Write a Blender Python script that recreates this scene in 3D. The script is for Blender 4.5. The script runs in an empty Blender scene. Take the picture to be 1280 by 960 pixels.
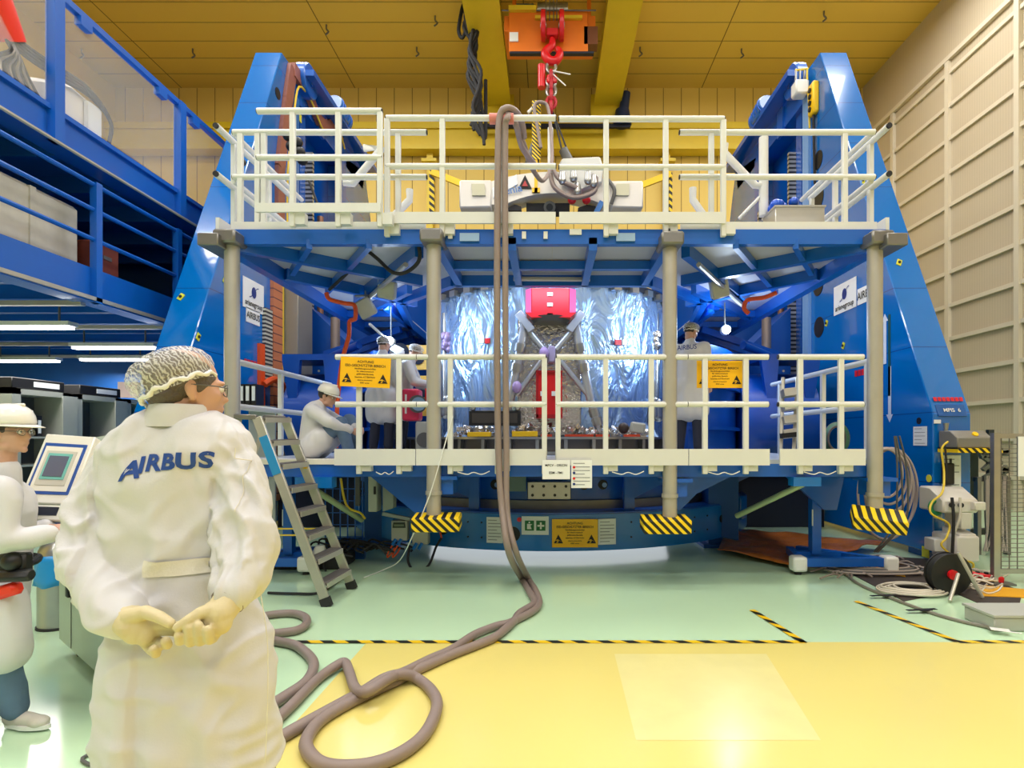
import bpy, bmesh, math, random
from mathutils import Vector, Matrix, noise
from mathutils.bvhtree import BVHTree
PI = math.pi
V = Vector
SC = bpy.context.scene
COL = SC.collection
random.seed(7)

# ---------------------------------------------------------------- camera, world, lights, exposure
F, CX, CY, EYE = 710.0, 686.0, 549.0, 1.61      # focal length and vanishing point for a 1280 x 960 frame
cam = bpy.data.cameras.new('camera')
camo = bpy.data.objects.new('camera', cam); COL.objects.link(camo)
camo.location = (0, 0, EYE); camo.rotation_euler = (PI/2, 0, 0)
cam.sensor_width = 36; cam.lens = 36*F/1280
cam.shift_x = -(CX-640)/1280; cam.shift_y = (CY-480)/1280
cam.clip_start = 0.05; cam.clip_end = 100
SC.camera = camo
SC.view_settings.view_transform = 'Standard'; SC.view_settings.look = 'None'
SC.view_settings.exposure = -0.58; SC.view_settings.gamma = 1.0
try: SC.view_settings.use_curve_mapping = False
except Exception: pass
try:
    SC.cycles.use_denoising = True
    SC.cycles.max_bounces = 7; SC.cycles.diffuse_bounces = 3; SC.cycles.glossy_bounces = 3
    SC.cycles.transparent_max_bounces = 8; SC.cycles.sample_clamp_indirect = 4
    SC.cycles.caustics_reflective = False; SC.cycles.caustics_refractive = False
except Exception: pass
world = bpy.data.worlds.new('hall_air'); SC.world = world; world.use_nodes = True
bg = world.node_tree.nodes['Background']
bg.inputs[0].default_value = (0.93, 0.96, 1.0, 1); bg.inputs[1].default_value = 0.42

def area_light(name, loc, sx, sy, power, color=(1, 1, 1), aim=None, spread=None):
    l = bpy.data.lights.new(name, 'AREA'); l.shape = 'RECTANGLE'; l.size = sx; l.size_y = sy
    l.energy = power; l.color = color
    if spread: l.spread = spread
    o = bpy.data.objects.new(name, l); COL.objects.link(o); o.location = loc
    if aim is not None:
        o.rotation_euler = (V(aim)-V(loc)).to_track_quat('-Z', 'Y').to_euler()
    return o
def point_light(name, loc, power, color=(1, 1, 1), r=0.08):
    l = bpy.data.lights.new(name, 'POINT'); l.energy = power; l.color = color; l.shadow_soft_size = r
    o = bpy.data.objects.new(name, l); COL.objects.link(o); o.location = loc
    return o
# the hall's high bay lighting and added fill (the luminaires themselves are built with the ceiling)
HALL_AND_FILL_LAMPS = [(x, y) for y in (-6.0, -1.0, 4.0, 9.0) for x in (-5.5, 0.12, 6.2)]+[(-5.5, -10.5), (0.12, -10.5), (6.2, -10.5), (-10.5, 1.5), (-10.5, 5.0), (-7.5, 13.2), (-4.2, 13.2), (4.2, 13.2), (7.8, 13.2)]  # appended lamps are added to brighten ring front, back wall and tower face
for (x, y) in HALL_AND_FILL_LAMPS:
    area_light('hall_and_fill_light', (x, y, 12.95), 2.6, 1.2, 262, (0.98, 0.98, 0.98))
# cool working light inside the stand, around the spacecraft (flood lamps are built below, none for the last two lights)
COOL = (0.52, 0.72, 1.0)
area_light('stand_light', (-2.75, 9.0, 3.55), 0.5, 1.2, 75, COOL, aim=(-1.2, 9.6, 1.6))
area_light('stand_light', (2.75, 9.0, 3.55), 0.5, 1.2, 75, COOL, aim=(1.2, 9.6, 1.6))
area_light('stand_light', (0.0, 7.8, 3.9), 1.6, 0.3, 26, COOL, aim=(0.0, 8.9, 2.2))  # middle light above the module, no fixture built for it
area_light('under_ring_fill', (0.0, 10.5, 1.1), 4.6, 2.2, 60, (0.9, 0.95, 1.0), aim=(0.0, 9.5, 0))  # added fill that brightens the floor strip below the ring, no lamp there

# ---------------------------------------------------------------- helpers
def at(px, py, Y):
    """photo pixel -> the place that far from the lens"""
    return V(((px-CX)*Y/F, Y, EYE+(CY-py)*Y/F))
def fl(px, py, Z=0.0):
    """photo pixel -> place on a level Z"""
    return at(px, py, F*(EYE-Z)/(py-CY))
def sr(r, g, b, a=1.0):
    f = lambda c: ((c/255+0.055)/1.055)**2.4 if c > 10 else c/255/12.92
    return (f(r), f(g), f(b), a)

MATS = {}
def mat(name, col, rough=0.5, metal=0.0, var=0.0, vscale=3.0, bump=0.0, bscale=20.0, coat=0.0, emit=0.0, spec=None, trans=0.0, alpha=1.0):
    if name in MATS: return MATS[name]
    m = bpy.data.materials.new(name); m.use_nodes = True
    nt = m.node_tree; b = nt.nodes['Principled BSDF']
    b.inputs['Base Color'].default_value = col
    b.inputs['Roughness'].default_value = rough
    b.inputs['Metallic'].default_value = metal
    if coat: b.inputs['Coat Weight'].default_value = coat; b.inputs['Coat Roughness'].default_value = 0.12
    if emit: b.inputs['Emission Color'].default_value = col; b.inputs['Emission Strength'].default_value = emit
    if trans: b.inputs['Transmission Weight'].default_value = trans
    if alpha < 1: b.inputs['Alpha'].default_value = alpha
    tc = nt.nodes.new('ShaderNodeTexCoord')
    if var:
        n = nt.nodes.new('ShaderNodeTexNoise'); n.inputs['Scale'].default_value = vscale; n.inputs['Detail'].default_value = 5
        nt.links.new(tc.outputs['Object'], n.inputs['Vector'])
        mx = nt.nodes.new('ShaderNodeMix'); mx.data_type = 'RGBA'
        mx.inputs[6].default_value = tuple(c*(1-var) for c in col[:3])+(1,)
        mx.inputs[7].default_value = tuple(min(1, c*(1+var)) for c in col[:3])+(1,)
        nt.links.new(n.outputs['Fac'], mx.inputs[0]); nt.links.new(mx.outputs[2], b.inputs['Base Color'])
    if bump:
        n2 = nt.nodes.new('ShaderNodeTexNoise'); n2.inputs['Scale'].default_value = bscale; n2.inputs['Detail'].default_value = 3
        nt.links.new(tc.outputs['Object'], n2.inputs['Vector'])
        bp = nt.nodes.new('ShaderNodeBump'); bp.inputs['Strength'].default_value = bump; bp.inputs['Distance'].default_value = 0.02
        nt.links.new(n2.outputs['Fac'], bp.inputs['Height']); nt.links.new(bp.outputs['Normal'], b.inputs['Normal'])
    MATS[name] = m
    return m
def bands(name, c1, c2, direction, period, duty=0.5, rough=0.5, bump=0.0, metal=0.0, coord='Object', coat=0.0):
    """two colours alternating along a direction of the object's own space"""
    if name in MATS: return MATS[name]
    m = bpy.data.materials.new(name); m.use_nodes = True
    nt = m.node_tree; b = nt.nodes['Principled BSDF']; L = nt.links.new
    b.inputs['Roughness'].default_value = rough; b.inputs['Metallic'].default_value = metal
    if coat: b.inputs['Coat Weight'].default_value = coat
    tc = nt.nodes.new('ShaderNodeTexCoord')
    d = nt.nodes.new('ShaderNodeVectorMath'); d.operation = 'DOT_PRODUCT'
    L(tc.outputs[coord], d.inputs[0]); d.inputs[1].default_value = V(direction)/period
    fr = nt.nodes.new('ShaderNodeMath'); fr.operation = 'FRACT'; L(d.outputs['Value'], fr.inputs[0])
    gt = nt.nodes.new('ShaderNodeMath'); gt.operation = 'GREATER_THAN'; L(fr.outputs[0], gt.inputs[0]); gt.inputs[1].default_value = duty
    mx = nt.nodes.new('ShaderNodeMix'); mx.data_type = 'RGBA'; mx.inputs[6].default_value = c1; mx.inputs[7].default_value = c2
    L(gt.outputs[0], mx.inputs[0]); L(mx.outputs[2], b.inputs['Base Color'])
    if bump:
        bp = nt.nodes.new('ShaderNodeBump'); bp.inputs['Strength'].default_value = bump; bp.inputs['Distance'].default_value = 0.02
        bp.invert = True
        L(gt.outputs[0], bp.inputs['Height']); L(bp.outputs['Normal'], b.inputs['Normal'])
    MATS[name] = m
    return m
def grid_mat(name, col, dark, axes, rough=0.5, var=0.03, bump=0.3, line=0.02):
    """flat colour divided by thin joints; axes = [(direction, spacing, offset, half joint width in m), ...]"""
    m = bpy.data.materials.new(name); m.use_nodes = True
    nt = m.node_tree; b = nt.nodes['Principled BSDF']; L = nt.links.new
    b.inputs['Roughness'].default_value = rough
    tc = nt.nodes.new('ShaderNodeTexCoord'); prev = None
    for (dr, sp, off, hw) in axes:
        d = nt.nodes.new('ShaderNodeVectorMath'); d.operation = 'DOT_PRODUCT'; L(tc.outputs['Object'], d.inputs[0]); d.inputs[1].default_value = V(dr)/sp
        a = nt.nodes.new('ShaderNodeMath'); a.operation = 'ADD'; L(d.outputs['Value'], a.inputs[0]); a.inputs[1].default_value = -off/sp+100
        fr = nt.nodes.new('ShaderNodeMath'); fr.operation = 'FRACT'; L(a.outputs[0], fr.inputs[0])
        lt = nt.nodes.new('ShaderNodeMath'); lt.operation = 'LESS_THAN'; L(fr.outputs[0], lt.inputs[0]); lt.inputs[1].default_value = 2*hw/sp
        if prev is None: prev = lt
        else:
            mxx = nt.nodes.new('ShaderNodeMath'); mxx.operation = 'MAXIMUM'; L(prev.outputs[0], mxx.inputs[0]); L(lt.outputs[0], mxx.inputs[1]); prev = mxx
    n = nt.nodes.new('ShaderNodeTexNoise'); n.inputs['Scale'].default_value = 0.8; n.inputs['Detail'].default_value = 4; L(tc.outputs['Object'], n.inputs['Vector'])
    mv = nt.nodes.new('ShaderNodeMix'); mv.data_type = 'RGBA'
    mv.inputs[6].default_value = tuple(c*(1-var) for c in col[:3])+(1,); mv.inputs[7].default_value = tuple(min(1, c*(1+var)) for c in col[:3])+(1,)
    L(n.outputs['Fac'], mv.inputs[0])
    mx = nt.nodes.new('ShaderNodeMix'); mx.data_type = 'RGBA'; L(prev.outputs[0], mx.inputs[0]); L(mv.outputs[2], mx.inputs[6]); mx.inputs[7].default_value = dark
    L(mx.outputs[2], b.inputs['Base Color'])
    bp = nt.nodes.new('ShaderNodeBump'); bp.inputs['Strength'].default_value = bump; bp.inputs['Distance'].default_value = 0.02; bp.invert = True
    L(prev.outputs[0], bp.inputs['Height']); L(bp.outputs['Normal'], b.inputs['Normal'])
    MATS[name] = m
    return m

class MB:
    def __init__(s): s.v = []; s.f = []; s.m = []; s.cm = 0
    def _add(s, vs, fs):
        o = len(s.v); s.v += [tuple(x) for x in vs]; s.f += [tuple(o+i for i in f) for f in fs]; s.m += [s.cm]*len(fs); return s
    def slot(s, i): s.cm = i; return s
    def box(s, a, b):
        x0, y0, z0 = (min(a[i], b[i]) for i in range(3)); x1, y1, z1 = (max(a[i], b[i]) for i in range(3))
        return s._add([(x0,y0,z0),(x1,y0,z0),(x1,y1,z0),(x0,y1,z0),(x0,y0,z1),(x1,y0,z1),(x1,y1,z1),(x0,y1,z1)],
                      [(0,3,2,1),(4,5,6,7),(0,1,5,4),(1,2,6,5),(2,3,7,6),(3,0,4,7)])
    def obox(s, c, size, M=None):
        M = M or Matrix.Identity(3); h = V(size)/2; c = V(c)
        vs = [c+M@V((sx*h.x, sy*h.y, sz*h.z)) for sz in (-1, 1) for (sx, sy) in ((-1,-1),(1,-1),(1,1),(-1,1))]
        return s._add(vs, [(0,3,2,1),(4,5,6,7),(0,1,5,4),(1,2,6,5),(2,3,7,6),(3,0,4,7)])
    def bar(s, p0, p1, w, h, up=(0, 0, 1)):
        """rectangular bar between two points, w across, h along up"""
        p0, p1 = V(p0), V(p1); d = p1-p0; y = d.normalized(); u = V(up)
        if abs(y.dot(u)) > 0.99: u = V((0, 1, 0))
        x = y.cross(u).normalized(); z = x.cross(y)
        M = Matrix((x, y, z)).transposed()
        return s.obox((p0+p1)/2, (w, d.length, h), M)
    def tube(s, pts, r, n=10, caps=True, closed=False):
        pts = [V(p) for p in pts]; N = len(pts); rs = r if isinstance(r, (list, tuple)) else [r]*N
        ts = []
        for i in range(N):
            if closed: t = pts[(i+1) % N]-pts[i-1]
            else: t = pts[min(i+1, N-1)]-pts[max(i-1, 0)]
            ts.append(t.normalized() if t.length > 1e-9 else V((0, 0, 1)))
        u = V((0, 0, 1)) if abs(ts[0].z) < 0.9 else V((1, 0, 0))
        vs = []
        for i in range(N):
            t = ts[i]; u = (u-t*u.dot(t)); u = u.normalized() if u.length > 1e-6 else t.orthogonal().normalized()
            w = t.cross(u)
            vs += [pts[i]+(u*math.cos(a)+w*math.sin(a))*rs[i] for a in (2*PI*k/n for k in range(n))]
        fs = []
        for i in range(N if closed else N-1):
            j = (i+1) % N
            fs += [(i*n+k, i*n+(k+1) % n, j*n+(k+1) % n, j*n+k) for k in range(n)]
        if caps and not closed: fs += [tuple(range(n))[::-1], tuple((N-1)*n+k for k in range(n))]
        return s._add(vs, fs)
    def rings(s, R, n=24, caps=True):
        """R = [(cx, cy, z, rx, ry[, superellipse])] stacked sections"""
        vs = []
        for q in R:
            cx, cy, z, rx, ry = q[:5]; e = q[5] if len(q) > 5 else 1.0
            for k in range(n):
                a = 2*PI*k/n; c, d = math.cos(a), math.sin(a)
                vs.append((cx+rx*math.copysign(abs(c)**e, c), cy+ry*math.copysign(abs(d)**e, d), z))
        fs = [(i*n+k, i*n+(k+1) % n, (i+1)*n+(k+1) % n, (i+1)*n+k) for i in range(len(R)-1) for k in range(n)]
        if caps: fs += [tuple(range(n))[::-1], tuple((len(R)-1)*n+k for k in range(n))]
        return s._add(vs, fs)
    def ball(s, c, r, M=None, nu=16, nv=10):
        c = V(c); r = V(r) if hasattr(r, '__len__') else V((r, r, r)); M = M or Matrix.Identity(3)
        vs = [c+M@V((0, 0, r.z))]
        for i in range(1, nv):
            t = PI*i/nv
            vs += [c+M@V((r.x*math.sin(t)*math.cos(2*PI*k/nu), r.y*math.sin(t)*math.sin(2*PI*k/nu), r.z*math.cos(t))) for k in range(nu)]
        vs.append(c+M@V((0, 0, -r.z))); e = len(vs)-1
        fs = [(0, 1+k, 1+(k+1) % nu) for k in range(nu)]
        fs += [(1+(i-1)*nu+k, 1+i*nu+k, 1+i*nu+(k+1) % nu, 1+(i-1)*nu+(k+1) % nu) for i in range(1, nv-1) for k in range(nu)]
        fs += [(e, 1+(nv-2)*nu+(k+1) % nu, 1+(nv-2)*nu+k) for k in range(nu)]
        return s._add(vs, fs)
    def limb(s, pts, rs, n=14):
        """capsule chain for organic shapes"""
        for i in range(len(pts)-1):
            s.tube([pts[i], pts[i+1]], [rs[i], rs[i+1]], n)
        for p, r in zip(pts, rs): s.ball(p, r, nu=n, nv=8)
        return s
    def prism(s, poly, axis, a, b):
        """polygon in the plane across axis ('x','y','z') pushed from a to b"""
        def mk(p, t): return (t, p[0], p[1]) if axis == 'x' else ((p[0], t, p[1]) if axis == 'y' else (p[0], p[1], t))
        n = len(poly); vs = [mk(p, a) for p in poly]+[mk(p, b) for p in poly]
        return s._add(vs, [tuple(range(n)), tuple(range(2*n-1, n-1, -1))]+[(i, (i+1) % n+0, (i+1) % n+n, i+n) for i in range(n)])
    def arc(s, c, r0, r1, z0, z1, a0, a1, n=48):
        """sector of an upright ring about c"""
        vs = []
        for i in range(n+1):
            a = a0+(a1-a0)*i/n; co, si = math.cos(a), math.sin(a)
            vs += [(c[0]+r*co, c[1]+r*si, z) for (r, z) in ((r0, z0), (r1, z0), (r1, z1), (r0, z1))]
        fs = []
        for i in range(n):
            o = 4*i
            fs += [(o+k, o+(k+1) % 4, o+4+(k+1) % 4, o+4+k) for k in range(4)]
        if abs(a1-a0) < 2*PI-1e-4: fs += [(0, 3, 2, 1), (4*n, 4*n+1, 4*n+2, 4*n+3)]
        return s._add(vs, fs)
    def disc(s, c, nrm, r, t=0.01, n=24):
        nrm = V(nrm).normalized(); c = V(c)
        return s.tube([c-nrm*t/2, c+nrm*t/2], r, n)
    def build(s, name, m=None, parent=None, bevel=0.0, smooth=40, seg=1):
        me = bpy.data.meshes.new(name); me.from_pydata(s.v, [], s.f)
        ms = m if isinstance(m, (list, tuple)) else ([m] if m else [])
        for x in ms: me.materials.append(x)
        if len(ms) > 1:
            for p, i in zip(me.polygons, s.m): p.material_index = i
        bm = bmesh.new(); bm.from_mesh(me); bmesh.ops.recalc_face_normals(bm, faces=bm.faces); bm.to_mesh(me); bm.free()
        if smooth:
            for p in me.polygons: p.use_smooth = True
            me.set_sharp_from_angle(angle=math.radians(smooth))
        o = bpy.data.objects.new(name, me); COL.objects.link(o)
        if parent:   # geometry is given in world space: undo the parent's place
            o.parent = parent; inv = parent_world(parent).inverted()
            me.transform(inv)
        if bevel:
            md = o.modifiers.new('bevel', 'BEVEL'); md.width = bevel; md.segments = seg; md.limit_method = 'ANGLE'
        return o
def parent_world(o):
    M = Matrix.LocRotScale(o.location, o.rotation_euler, None)
    return (parent_world(o.parent) @ M) if o.parent else M
def tag(o, label, cat, group=None, kind=None):
    if label: o['label'] = label
    if cat: o['category'] = cat
    if group: o['group'] = group
    if kind: o['kind'] = kind
    return o
def thing(name, loc, label, cat, group=None, rz=0.0):
    o = bpy.data.objects.new(name, None); COL.objects.link(o); o.location = loc; o.rotation_euler = (0, 0, rz)
    return tag(o, label, cat, group)
def struct(mb, name, m, parent=None, **k):
    o = mb.build(name, m, parent, **k)
    if not parent: o['kind'] = 'structure'
    return o
def copy_tree(o, parent=None):
    c = o.copy(); COL.objects.link(c); c.parent = parent
    for ch in list(o.children): copy_tree(ch, c)
    return c
def bake(o):
    """apply an object's modifiers"""
    dg = bpy.context.evaluated_depsgraph_get(); dg.update()
    me = bpy.data.meshes.new_from_object(o.evaluated_get(dg))
    o.modifiers.clear(); old = o.data; o.data = me; me.name = old.name
    return o
def spline(P, k=6, closed=False):
    """Catmull-Rom through points"""
    P = [V(p) for p in P]; N = len(P); out = []
    for i in range(N if closed else N-1):
        g = (lambda j: P[j % N]) if closed else (lambda j: P[max(0, min(N-1, j))])
        a, b, c, d = g(i-1), g(i), g(i+1), g(i+2)
        for j in range(k):
            t = j/k
            out.append(0.5*((2*b)+(c-a)*t+(2*a-5*b+4*c-d)*t*t+(3*b-a-3*c+d)*t**3))
    if not closed: out.append(P[-1])
    return out
def text_mesh(txt, size, bold=0.0, shear=0.0, align='CENTER', width=None, space=1.0, extrude=0.0):
    cu = bpy.data.curves.new('lettering', 'FONT'); cu.body = txt; cu.size = size; cu.align_x = align; cu.align_y = 'CENTER'
    cu.offset = bold; cu.shear = shear; cu.space_character = space; cu.extrude = extrude; cu.resolution_u = 3
    o = bpy.data.objects.new('lettering', cu); COL.objects.link(o)
    dg = bpy.context.evaluated_depsgraph_get(); dg.update()
    me = bpy.data.meshes.new_from_object(o.evaluated_get(dg))
    bpy.data.objects.remove(o); bpy.data.curves.remove(cu)
    if width:
        xs = [v.co.x for v in me.vertices]
        if xs:
            w = max(xs)-min(xs)
            for v in me.vertices: v.co.x *= width/w
    return me
def lettering(items, c, right, up, m, parent, name='lettering', off=0.004):
    """items = [(text, u, v, size[, width])] on a plane through c; one mesh"""
    right, up = V(right).normalized(), V(up).normalized(); n = right.cross(up); c = V(c)
    mb = MB()
    for it in items:
        me = text_mesh(it[0], it[3], width=(it[4] if len(it) > 4 else None), bold=it[3]*.014)
        mb._add([c+right*(it[1]+v.co.x)+up*(it[2]+v.co.y)+n*off for v in me.vertices], [tuple(p.vertices) for p in me.polygons])
        bpy.data.meshes.remove(me)
    return mb.build(name, m, parent, smooth=0)
def plate(mb, c, right, up, w, h, t=0.006):
    right, up = V(right).normalized(), V(up).normalized(); n = right.cross(up)
    M = Matrix((right, up, n)).transposed()
    return mb.obox(c, (w, h, t), M)
def poly_on(mb, pts, c, right, up, off=0.005):
    """flat polygon given in (u, v) of a sign"""
    right, up = V(right).normalized(), V(up).normalized(); n = right.cross(up); c = V(c)
    return mb._add([c+right*u+up*v+n*off for u, v in pts], [tuple(range(len(pts)))])

# ---------------------------------------------------------------- materials
def blue(n, c, rough=0.28, var=0.08): return mat(n, c, rough, 0.0, var, 1.5, 0.0, coat=0.4)
M_blue = blue('blue_paint', sr(0, 108, 190))
M_blue2 = blue('beam_blue_paint', sr(0, 92, 192), 0.4)
M_bluemat = mat('matt_blue_paint', sr(14, 84, 160), 0.55, var=0.1)
M_cream = mat('cream_rail_paint', sr(218, 219, 216), 0.42, var=0.03, vscale=6)
M_alu = mat('anodised_aluminium', sr(196, 192, 180), 0.35, 0.55, var=0.08, vscale=5, bump=0.02, bscale=60)
M_pole = mat('galvanised_pole', sr(180, 176, 168), 0.4, 0.4, var=0.1, vscale=6)
M_steel = mat('steel', sr(170, 170, 168), 0.3, 0.85, var=0.1, vscale=10)
M_steeld = mat('brushed_dull_steel', sr(130, 128, 124), 0.42, 0.7, var=0.15, vscale=8)
M_black = mat('black_plastic', sr(22, 22, 24), 0.45)
M_rubber = mat('dark_rubber', sr(38, 38, 40), 0.75)
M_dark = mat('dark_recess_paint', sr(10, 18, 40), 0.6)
M_red = mat('red_cover', sr(214, 18, 28), 0.35, var=0.06)
M_white = mat('white_plastic', sr(232, 232, 228), 0.4)
M_paper = mat('paper', sr(236, 238, 240), 0.7)
M_grey = mat('grey_enamel', sr(176, 178, 170), 0.45, var=0.04)
M_greyd = mat('dark_grey', sr(90, 90, 88), 0.5, var=0.05)
M_yel = mat('safety_yellow', sr(250, 200, 10), 0.45)
M_signy = mat('sign_yellow', sr(252, 190, 8), 0.4)
M_ink = mat('ink_black', sr(20, 18, 16), 0.6)
M_inkb = mat('ink_blue', sr(20, 50, 130), 0.55)
M_orange = mat('orange_cable', sr(226, 84, 30), 0.5)
M_crane = mat('crane_yellow', sr(232, 200, 40), 0.45, var=0.06)
M_craneo = mat('trolley_orange', sr(232, 120, 20), 0.45, var=0.08)
M_cabley = mat('cable_yellow', sr(232, 200, 60), 0.5)
M_hose = mat('grey_hose', sr(140, 124, 118), 0.5, var=0.05, bump=0.05, bscale=40)
M_cablew = mat('pale_cable', sr(208, 200, 182), 0.5)
M_green = mat('sign_green', sr(20, 110, 60), 0.5)
M_hazard = bands('hazard_stripes', sr(248, 208, 10), sr(18, 18, 18), (1, 0, 1), 0.09, 0.5, 0.5)
M_haztape = bands('hazard_tape_stripes', sr(240, 196, 20), sr(24, 22, 18), (1, 1, 0), 0.2, 0.5, 0.35)
M_hazv = bands('hazard_strut_stripes', sr(244, 204, 20), sr(22, 20, 18), (1, 0, 1.2), 0.2, 0.5, 0.45)
M_emit = mat('lamp_glow', (1, 1, 1, 1), 0.4, emit=9)
M_glass = mat('clear_plexiglass', (0.95, 0.97, 1, 1), 0.03, alpha=0.13)
# ================================================================ THE HALL
YB, XR, XL, ZC = 19.0, 10.5, -14.5, 13.36
M_floor_g = mat('mint_floor_coating', sr(198, 230, 192), 0.15, 0.0, 0.04, 1.2, 0.01, 3.0, coat=0.15)
M_floor_y = mat('yellow_floor_coating', sr(226, 210, 122), 0.26, 0.0, 0.05, 1.0, 0.01, 3.0, coat=0.15)
M_floor_p = mat('pale_floor_coating', sr(228, 218, 148), 0.26, 0.0, 0.08, 4.0, 0.02, 8.0, coat=0.2)
M_wally = grid_mat('yellow_wall_panels', sr(242, 208, 104), sr(150, 112, 36), [((1, 0, 0), 0.6, 0.22, 0.012)], 0.55)
M_ceil = grid_mat('yellow_ceiling_panels', sr(234, 196, 84), sr(120, 92, 30), [((0, 1, 0), 0.75, 0.25, 0.012), ((1, 0, 0), 5.8, -12.4+0.1, 0.014)], 0.55)
M_wallr = grid_mat('beige_wall_sheet', sr(204, 188, 160), sr(194, 178, 150), [((0, 1, 0), 0.08, 0, 0.008)], 0.6, bump=0.08)
M_wallt = mat('beige_wall_trim', sr(222, 210, 186), 0.5)
f = MB().box((XL, -13, -0.2), (XR, YB, 0)); struct(f, 'floor', M_floor_g, smooth=0)
f = MB().box((-1.44, -12.9, 0.0), (XR-0.02, 4.5, 0.003)); struct(f, 'floor_yellow_area', M_floor_y, smooth=0)
a, b_, c, d = fl(768, 818), fl(958, 818), fl(1026, 926), fl(795, 926)
f = MB()._add([(p.x, p.y, 0.004) for p in (a, b_, c, d)], [(0, 1, 2, 3)]); struct(f, 'floor_pale_patch', M_floor_p, smooth=0)  # paler rectangle laid on the yellow floor
struct(MB().box((XL, YB, 0), (XR+.3, YB+.2, ZC)), 'wall_back', M_wally, smooth=0)
struct(MB().box((XR, -13, 0), (XR+.2, YB, ZC)), 'wall_right', M_wallr, smooth=0)
struct(MB().box((XL-.2, -13, 0), (XL, YB+.2, ZC)), 'wall_left', M_wally, smooth=0)
struct(MB().box((XL-.2, -13, ZC), (XR+.3, YB+.2, ZC+.2)), 'ceiling', M_ceil, smooth=0)
# the cladding grid of the right wall
tr = MB()
YM = [YB-0.2, 16.4, 14.6-0.1, 12.3, 9.9, 7.4]
YM = [(F*XR)/(px-CX) for px in (1118, 1187, 1275)]+[10.6, 8.6, 6.4]
for y in YM: tr.box((XR-.09, y-.07, 0), (XR, y+.07, 11.6))
z = 0.75
while z < 11.2:
    tr.box((XR-.06, 2, z-.05), (XR, YB, z+.05)); z += 0.87
struct(tr, 'trim_1', M_wallt, smooth=0)
struct(MB().box((XR-.1, 2, 11.5), (XR, YB, 11.62)), 'trim_2', M_wallt, smooth=0)
# crane runway beam along the back wall
rb = thing('crane_runway_beam', (0, YB-.3, 11.1), 'long horizontal yellow crane runway beam running along the back wall', 'beam')
m = MB().box((XL, YB-.5, 11.75), (XR, YB-.1, 11.95)).box((XL, YB-.42, 11.2), (XR, YB-.32, 11.8)).box((XL, YB-.55, 11.05), (XR, YB-.05, 11.2))
m.build('beam_web', M_crane, rb, smooth=0)
for x in (-3.92, 3.9):
    p = thing('wall_column', (x, YB-.2, 0), 'slim yellow steel wall column %s the runway beam' % ('west of the crane girders under' if x < 0 else 'east of the crane girders under'), 'column')
    MB().box((x-.1, YB-.3, 0), (x+.1, YB-.02, 11.05)).build('shaft', M_crane, p, smooth=0)
    MB().box((x-.25, YB-.45, 10.7), (x+.25, YB-.02, 10.8)).build('bracket', M_crane, p, smooth=0)
# ceiling hooks
i = 0
HKL = ('above the top mezzanine floor', 'between the mezzanine handrail and the first tower', 'next to the top end of the black festoon cables', 'beside the drooping middle of the black festoon cables', 'nearest the east crane girder', 'between the crane girder and the tower with the yellow pendant', 'above the tower with the yellow pendant', 'above the tower with the cable tray')
for (px, py) in ((102, 61), (241, 61), (544, 20), (521, 59), (800, 59), (927, 61), (1030, 14), (408, 31)):
    y = F*(ZC-EYE)/(CY-py); q = at(px, py, y)
    h = tag(MB().tube(spline([(q.x, y, ZC), (q.x, y, ZC-.12), (q.x+.06, y, ZC-.2), (q.x-.03, y, ZC-.28)], 3), 0.025, 6).build('ceiling_hook', M_steeld),
            'small dark ceiling hook '+HKL[i], 'hook', 'small hooks in the yellow ceiling'); i += 1
# high bay luminaires, those of the added fill lamps among them
lum = None
for (x, y) in HALL_AND_FILL_LAMPS:
    if lum is None:
        lum = thing('ceiling_and_fill_luminaire', (x, y, 13.1), 'rectangular high bay luminaire under the yellow ceiling, some of them added fill', 'ceiling light', 'high bay luminaires of the hall')
        MB().box((x-1.25, y-.7, 13.1), (x+1.25, y+.7, 13.3)).build('housing', M_grey, lum)
        MB().box((x-1.2, y-.6, 13.07), (x+1.2, y+.6, 13.1)).build('diffuser', M_emit, lum)
    else:
        c = copy_tree(lum); c.location = (x, y, 13.1)
# hazard tapes on the floor
def tape(p0, p1, label):
    p0, p1 = V(p0), V(p1); d = (p1-p0).normalized(); n = V((-d.y, d.x, 0))*0.03
    m = MB()._add([(q.x, q.y, 0.0065) for q in (p0-n, p1-n, p1+n, p0+n)], [(0, 1, 2, 3)])
    tag(m.build('hazard_tape', M_haztape, smooth=0), label, 'floor tape')
tape((fl(365, 800).x, 4.5, 0), (fl(1006, 803).x, 4.5, 0), 'long black and yellow striped tape along the edge of the yellow floor, under the hoses')
tape(fl(1005, 804), fl(940, 763), 'short slanting black and yellow tape running back from the end of the long tape')
tape(fl(1070, 752), fl(1197, 803), 'slanting black and yellow striped tape in front of the coiled pale cable')
tape(fl(1197, 803), (5.2, 4.5, 0), 'black and yellow tape on the floor edge running to the fence side of the hall')

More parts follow.
